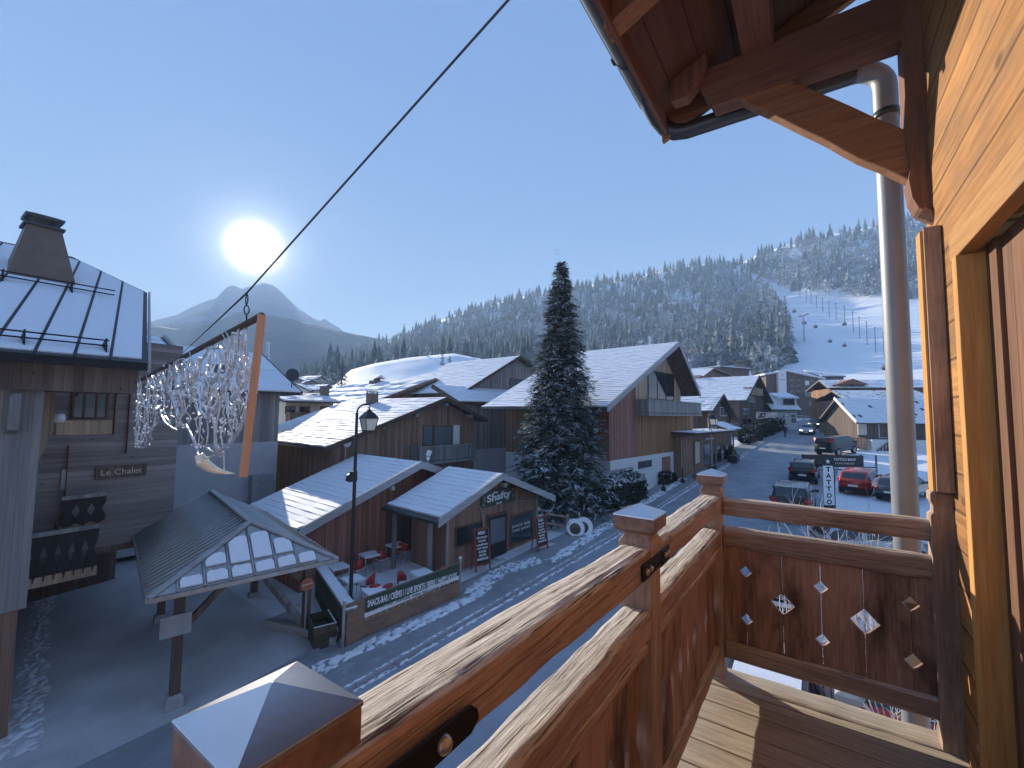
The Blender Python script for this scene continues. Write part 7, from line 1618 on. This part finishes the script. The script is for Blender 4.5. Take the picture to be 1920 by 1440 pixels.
cabin(1661, 688, 'large pale gondola cabin low beside the downpipe on the left', 11, 150); cabin(1672, 686, 'large pale gondola cabin closest to the downpipe', 11, 150)
for i, (px, py, h) in enumerate(((1500, 556, 12), (1512, 563, 14), (1521, 570, 16), (1531, 578, 18), (1543, 584, 20), (1555, 592, 22), (1568, 598, 24), (1584, 604, 24), (1600, 620, 28), (1612, 632, 30), (1626, 644, 32), (1642, 658, 34), (1658, 670, 36))):
    P = on_hill(px, py); D = math.hypot(P.x, P.y); s = D / FPX; t_ = thing('snow_lance', 'thin snow lance pole in the line running down the piste, %s from the top' % ['first', 'second', 'third', 'fourth', 'fifth', 'sixth', 'seventh', 'eighth', 'ninth', 'tenth', 'eleventh', 'twelfth', 'last'][i], 'snow lance', P, 0, 'snow lances down the piste')
    mb = MB(); mb.tube([(0, 0, -1), (0, 0, h * s)], .42 * s, 5); mb.build('pole', M['iron'], t_, True); mb = MB(); mb.ball((0, 0, h * s), 1.0 * s, 6, 4); mb.build('nozzle', M['iron'], t_, True)
P = at(1042, 471, D=700); pg = thing('paraglider', 'tiny orange paraglider flying above the wooded ridge', 'paraglider', P, 0); mb = MB(); s = 700 / FPX; vs = []
right2 = Vector((right.x, right.y, 0))
for i in range(13): a = math.pi * (.15 + .7 * i / 12); c = right2 * (math.cos(a) * 7 * s) + Vector((0, 0, math.sin(a) * 3.2 * s)); vs += [c, c + Vector((.5, 2.2, .2)) * s]
mb.add(vs, [(2 * i, 2 * i + 1, 2 * i + 3, 2 * i + 2) for i in range(12)]); mb.build('wing', M['orange'], pg, True); mb = MB(); mb.ball((0, 0, -5 * s), .8 * s, 6, 5, 1.6); mb.tube([vs[2], (0, 0, -4.5 * s), vs[22]], .08 * s, 3); mb.build('pilot', M['black'], pg, True)

# ------------------------------------------------------------------ cable and hanging light decoration over the lane
near, far = at(491, 592, D=4.6), at(256, 716, D=11.5)
hk = at(460, 602, D=math.hypot(*at(460, 602, X=near.lerp(far, .055).x).xy)); 
def on_bar(px): # distance along the bar seen at photo column px
    lo, hi = 0.0, 1.0
    for _ in range(40):
        m_ = (lo + hi) / 2; p = near.lerp(far, m_); cam_p = cam.matrix_world.inverted() @ p; x = 960 + FPX * cam_p.x / -cam_p.z
        if x > px: lo = m_
        else: hi = m_
    return (lo + hi) / 2
ub = on_bar(462); hb = near.lerp(far, ub); dk_ = math.hypot(hb.x, hb.y)
dc = thing('hanging_light_net', 'white icicle light net hanging from a tilted bar with pale wooden plank', 'light decoration', hb)
mb = MB(); mb.tube([near, far], .032, 8); mb.build('hanging_bar', M['trim_dk'], dc)
pt, pb_ = at(491, 590, D=4.55), at(456, 894, D=4.55); mb = MB(); mb.bar(pt, pb_, .062, .03, (far - near)); mb.build('wooden_plank', M['plank'], dc)
# outline of the net below the bar, photo row of its lower edge by column
LOW = [(258, 838), (272, 842), (288, 805), (300, 775), (318, 802), (330, 808), (345, 795), (355, 800), (368, 845), (380, 858), (400, 858), (425, 842), (445, 822), (462, 795), (474, 740)]
def netp(px, v):
    u = on_bar(px); p = near.lerp(far, u); d = math.hypot(p.x, p.y); top_y = 592 + (716 - 592) * (491 - px) / (491 - 256); lowy = np.interp(px, [a for a, _ in LOW], [b for _, b in LOW]); return at(px, top_y + (lowy - top_y) * v, D=d)
rnd = random.Random(5); mb = MB(); mbb = MB()
axis = (far - near).normalized(); cross = Vector((-axis.y, axis.x, 0)).normalized()
def strand(pts, r): mb.tube([p + cross * rnd.uniform(-.04, .04) for p in pts], r, 5)
for i in range(58):                       # hanging strands, denser towards the far end
    px = 258 + 214 * (rnd.random() ** 1.35); a, b = (0, rnd.uniform(.5, 1)) if rnd.random() < .55 else (rnd.uniform(.3, .6), 1)
    x = px; pts = []
    for k in range(7):
        x = min(476, max(257, x + rnd.gauss(0, 3.0))); pts.append(netp(x, a + (b - a) * k / 6))
    strand(pts, rnd.uniform(.006, .011))
    for k in range(3): q = rnd.choice(pts); mbb.ball(q + cross * rnd.uniform(-.05, .05), rnd.uniform(.012, .022), 6, 4)
for i in range(16):                       # swags between strands
    x0 = rnd.uniform(280, 430); w = rnd.uniform(18, 52); v0 = rnd.uniform(.0, .45); dv = rnd.uniform(.2, .5)
    strand([netp(min(476, x0 + w * k / 8), min(1, v0 + dv * math.sin(math.pi * k / 8))) for k in range(9)], rnd.uniform(.014, .022))
for i in range(8):                        # loops
    x0 = rnd.uniform(335, 450); v0 = rnd.uniform(.18, .5); w = rnd.uniform(12, 22); hv = rnd.uniform(.14, .3)
    strand([netp(min(476, x0 + w * math.cos(6.283 * k / 12)), min(1, max(0, v0 + hv * math.sin(6.283 * k / 12)))) for k in range(13)], .018)
for i in range(34):                       # short rungs
    x0 = rnd.uniform(262, 462); v0 = rnd.uniform(.45, .97); strand([netp(x0, v0), netp(min(474, x0 + rnd.uniform(5, 14)), min(1, v0 + rnd.uniform(-.06, .06)))], .010)
strand([netp(px, 1.0) for px in range(258, 475, 9)], .016)
for i in range(190): px = 258 + 216 * rnd.random() ** 1.3; p = netp(px, rnd.uniform(.1, 1)); mbb.ball(p + cross * rnd.uniform(-.08, .08), rnd.uniform(.009, .019), 5, 4)
mb.build('light_strings', M['light_net'], dc, smooth=True); o = mbb.build('bulbs', M['bulb'], dc, smooth=True); o['kind'] = 'stuff'
dH = math.hypot(*at(400, 860, D=6).xy); mb = MB(); hp = [(373, 852), (379, 866), (390, 875), (404, 882), (420, 886), (440, 888)]; u_ = on_bar(385); dd = math.hypot(*near.lerp(far, u_).xy)
mb.tube([at(x, y, D=dd) for x, y in hp], [.05, .07, .062, .045, .025, .006], 8); mb.build('golden_horn', M['goldhorn'], dc, smooth=True)
mb = MB(); mb.tube([at(419, 840, D=dd), at(420, 886, D=dd)], .008, 5); mb.build('horn_hanger', M['light_net'], dc)
# chain, carabiner and cable
ck = at(463, 549, D=dk_)
ch = thing('hanger_chain', 'carabiner and chain links holding the light net under the cable', 'chain', ck)
def link(c, h, w, ang):
    mb = MB(); e = Vector((math.cos(ang), math.sin(ang), 0)); n = 14; pts = [Vector(c) + e * (math.cos(2 * math.pi * i / n) * w) + Vector((0, 0, math.sin(2 * math.pi * i / n) * h)) for i in range(n + 1)]; mb.tube(pts, .006, 5); return mb
hz = ck.z - hb.z
for i, (fz_, h) in enumerate(((.22, .17), (.55, .14), (.82, .12))): link((hb.x + (ck.x - hb.x) * (1 - fz_), hb.y + (ck.y - hb.y) * (1 - fz_), ck.z - hz * fz_), hz * h, .022, i * 1.4).build('carabiner' if i == 0 else 'chain_link', M['iron'], ch, smooth=True)
cb = MB(); c_up = at(953, 0, D=2.6); c_dn = at(340, 664, D=24.0)
cb.tube([c_up + (c_up - ck) * .35, c_up, ck], .009, 6); cb.tube([ck, c_dn], .011, 6); cm = cb.build('steel_cable', M['cable']); tag(cm, 'thin steel cable crossing the sky from our roof to the left houses', 'cable')
# far street light garlands
for i, (a, b_, lb) in enumerate((((1419, 773), (1458, 783), 'white scroll light ornament bracketed out from the steep dark chalet'), ((1460, 775), (1519, 786), 'white lace light garland hanging across the far street'), ((1517, 752), (1562, 762), 'farthest light garland hung across the street at the bend'))):
    D = (66, 80, 100)[i]; p0, p1 = at(a[0], a[1], D=D), at(b_[0], a[1] + (6 if i else 2), D=D); g_ = thing('light_garland', lb, 'light decoration', p0, 0, 'light garlands over the far street'); mb = MB(); s = D / FPX; hh = (b_[1] - a[1]) * s
    mb.tube([p0, p1], .05, 5); mb.tube([p0, p0 - Vector((0, 0, hh))], .05, 5)
    mb.tube([p0.lerp(p1, k / 10) - Vector((0, 0, hh * (1.0 if i == 0 else .9) * (math.cos(k / 10 * 1.5) if i == 0 else .45 + .5 * math.sin(math.pi * k / 10)))) for k in range(11)], .05, 5)
    for k in range(16):
        u = rnd.uniform(.05, .92); c = p0.lerp(p1, u) - Vector((0, 0, hh * rnd.uniform(.15, .6))); r = rnd.uniform(.15, .42) * hh * .6; mb.tube([c + (p1 - p0).normalized() * r * math.cos(j * .7) + Vector((0, 0, r * math.sin(j * .7))) for j in range(8)], .04, 4)
    mb.build('light_tracery', M['light_net'], g_)

# ------------------------------------------------------------------ winter haze in the valley
hz_m = bpy.data.materials.new('valley_haze'); hz_m.use_nodes = True; t = hz_m.node_tree; t.nodes.clear()
o_ = t.nodes.new('ShaderNodeOutputMaterial'); pv_ = t.nodes.new('ShaderNodeVolumePrincipled'); pv_.inputs['Color'].default_value = (.52, .73, 1.0, 1); pv_.inputs['Density'].default_value = .00046; pv_.inputs['Anisotropy'].default_value = .1
t.links.new(pv_.outputs[0], o_.inputs['Volume'])
mb = MB(); mb.box(-2250, 1500, -1000, 2250, -12, 470); hzb = mb.build('haze', hz_m); hzb['kind'] = 'stuff'; hzb['label'] = 'thin pale winter haze filling the valley'; hzb['category'] = 'haze'
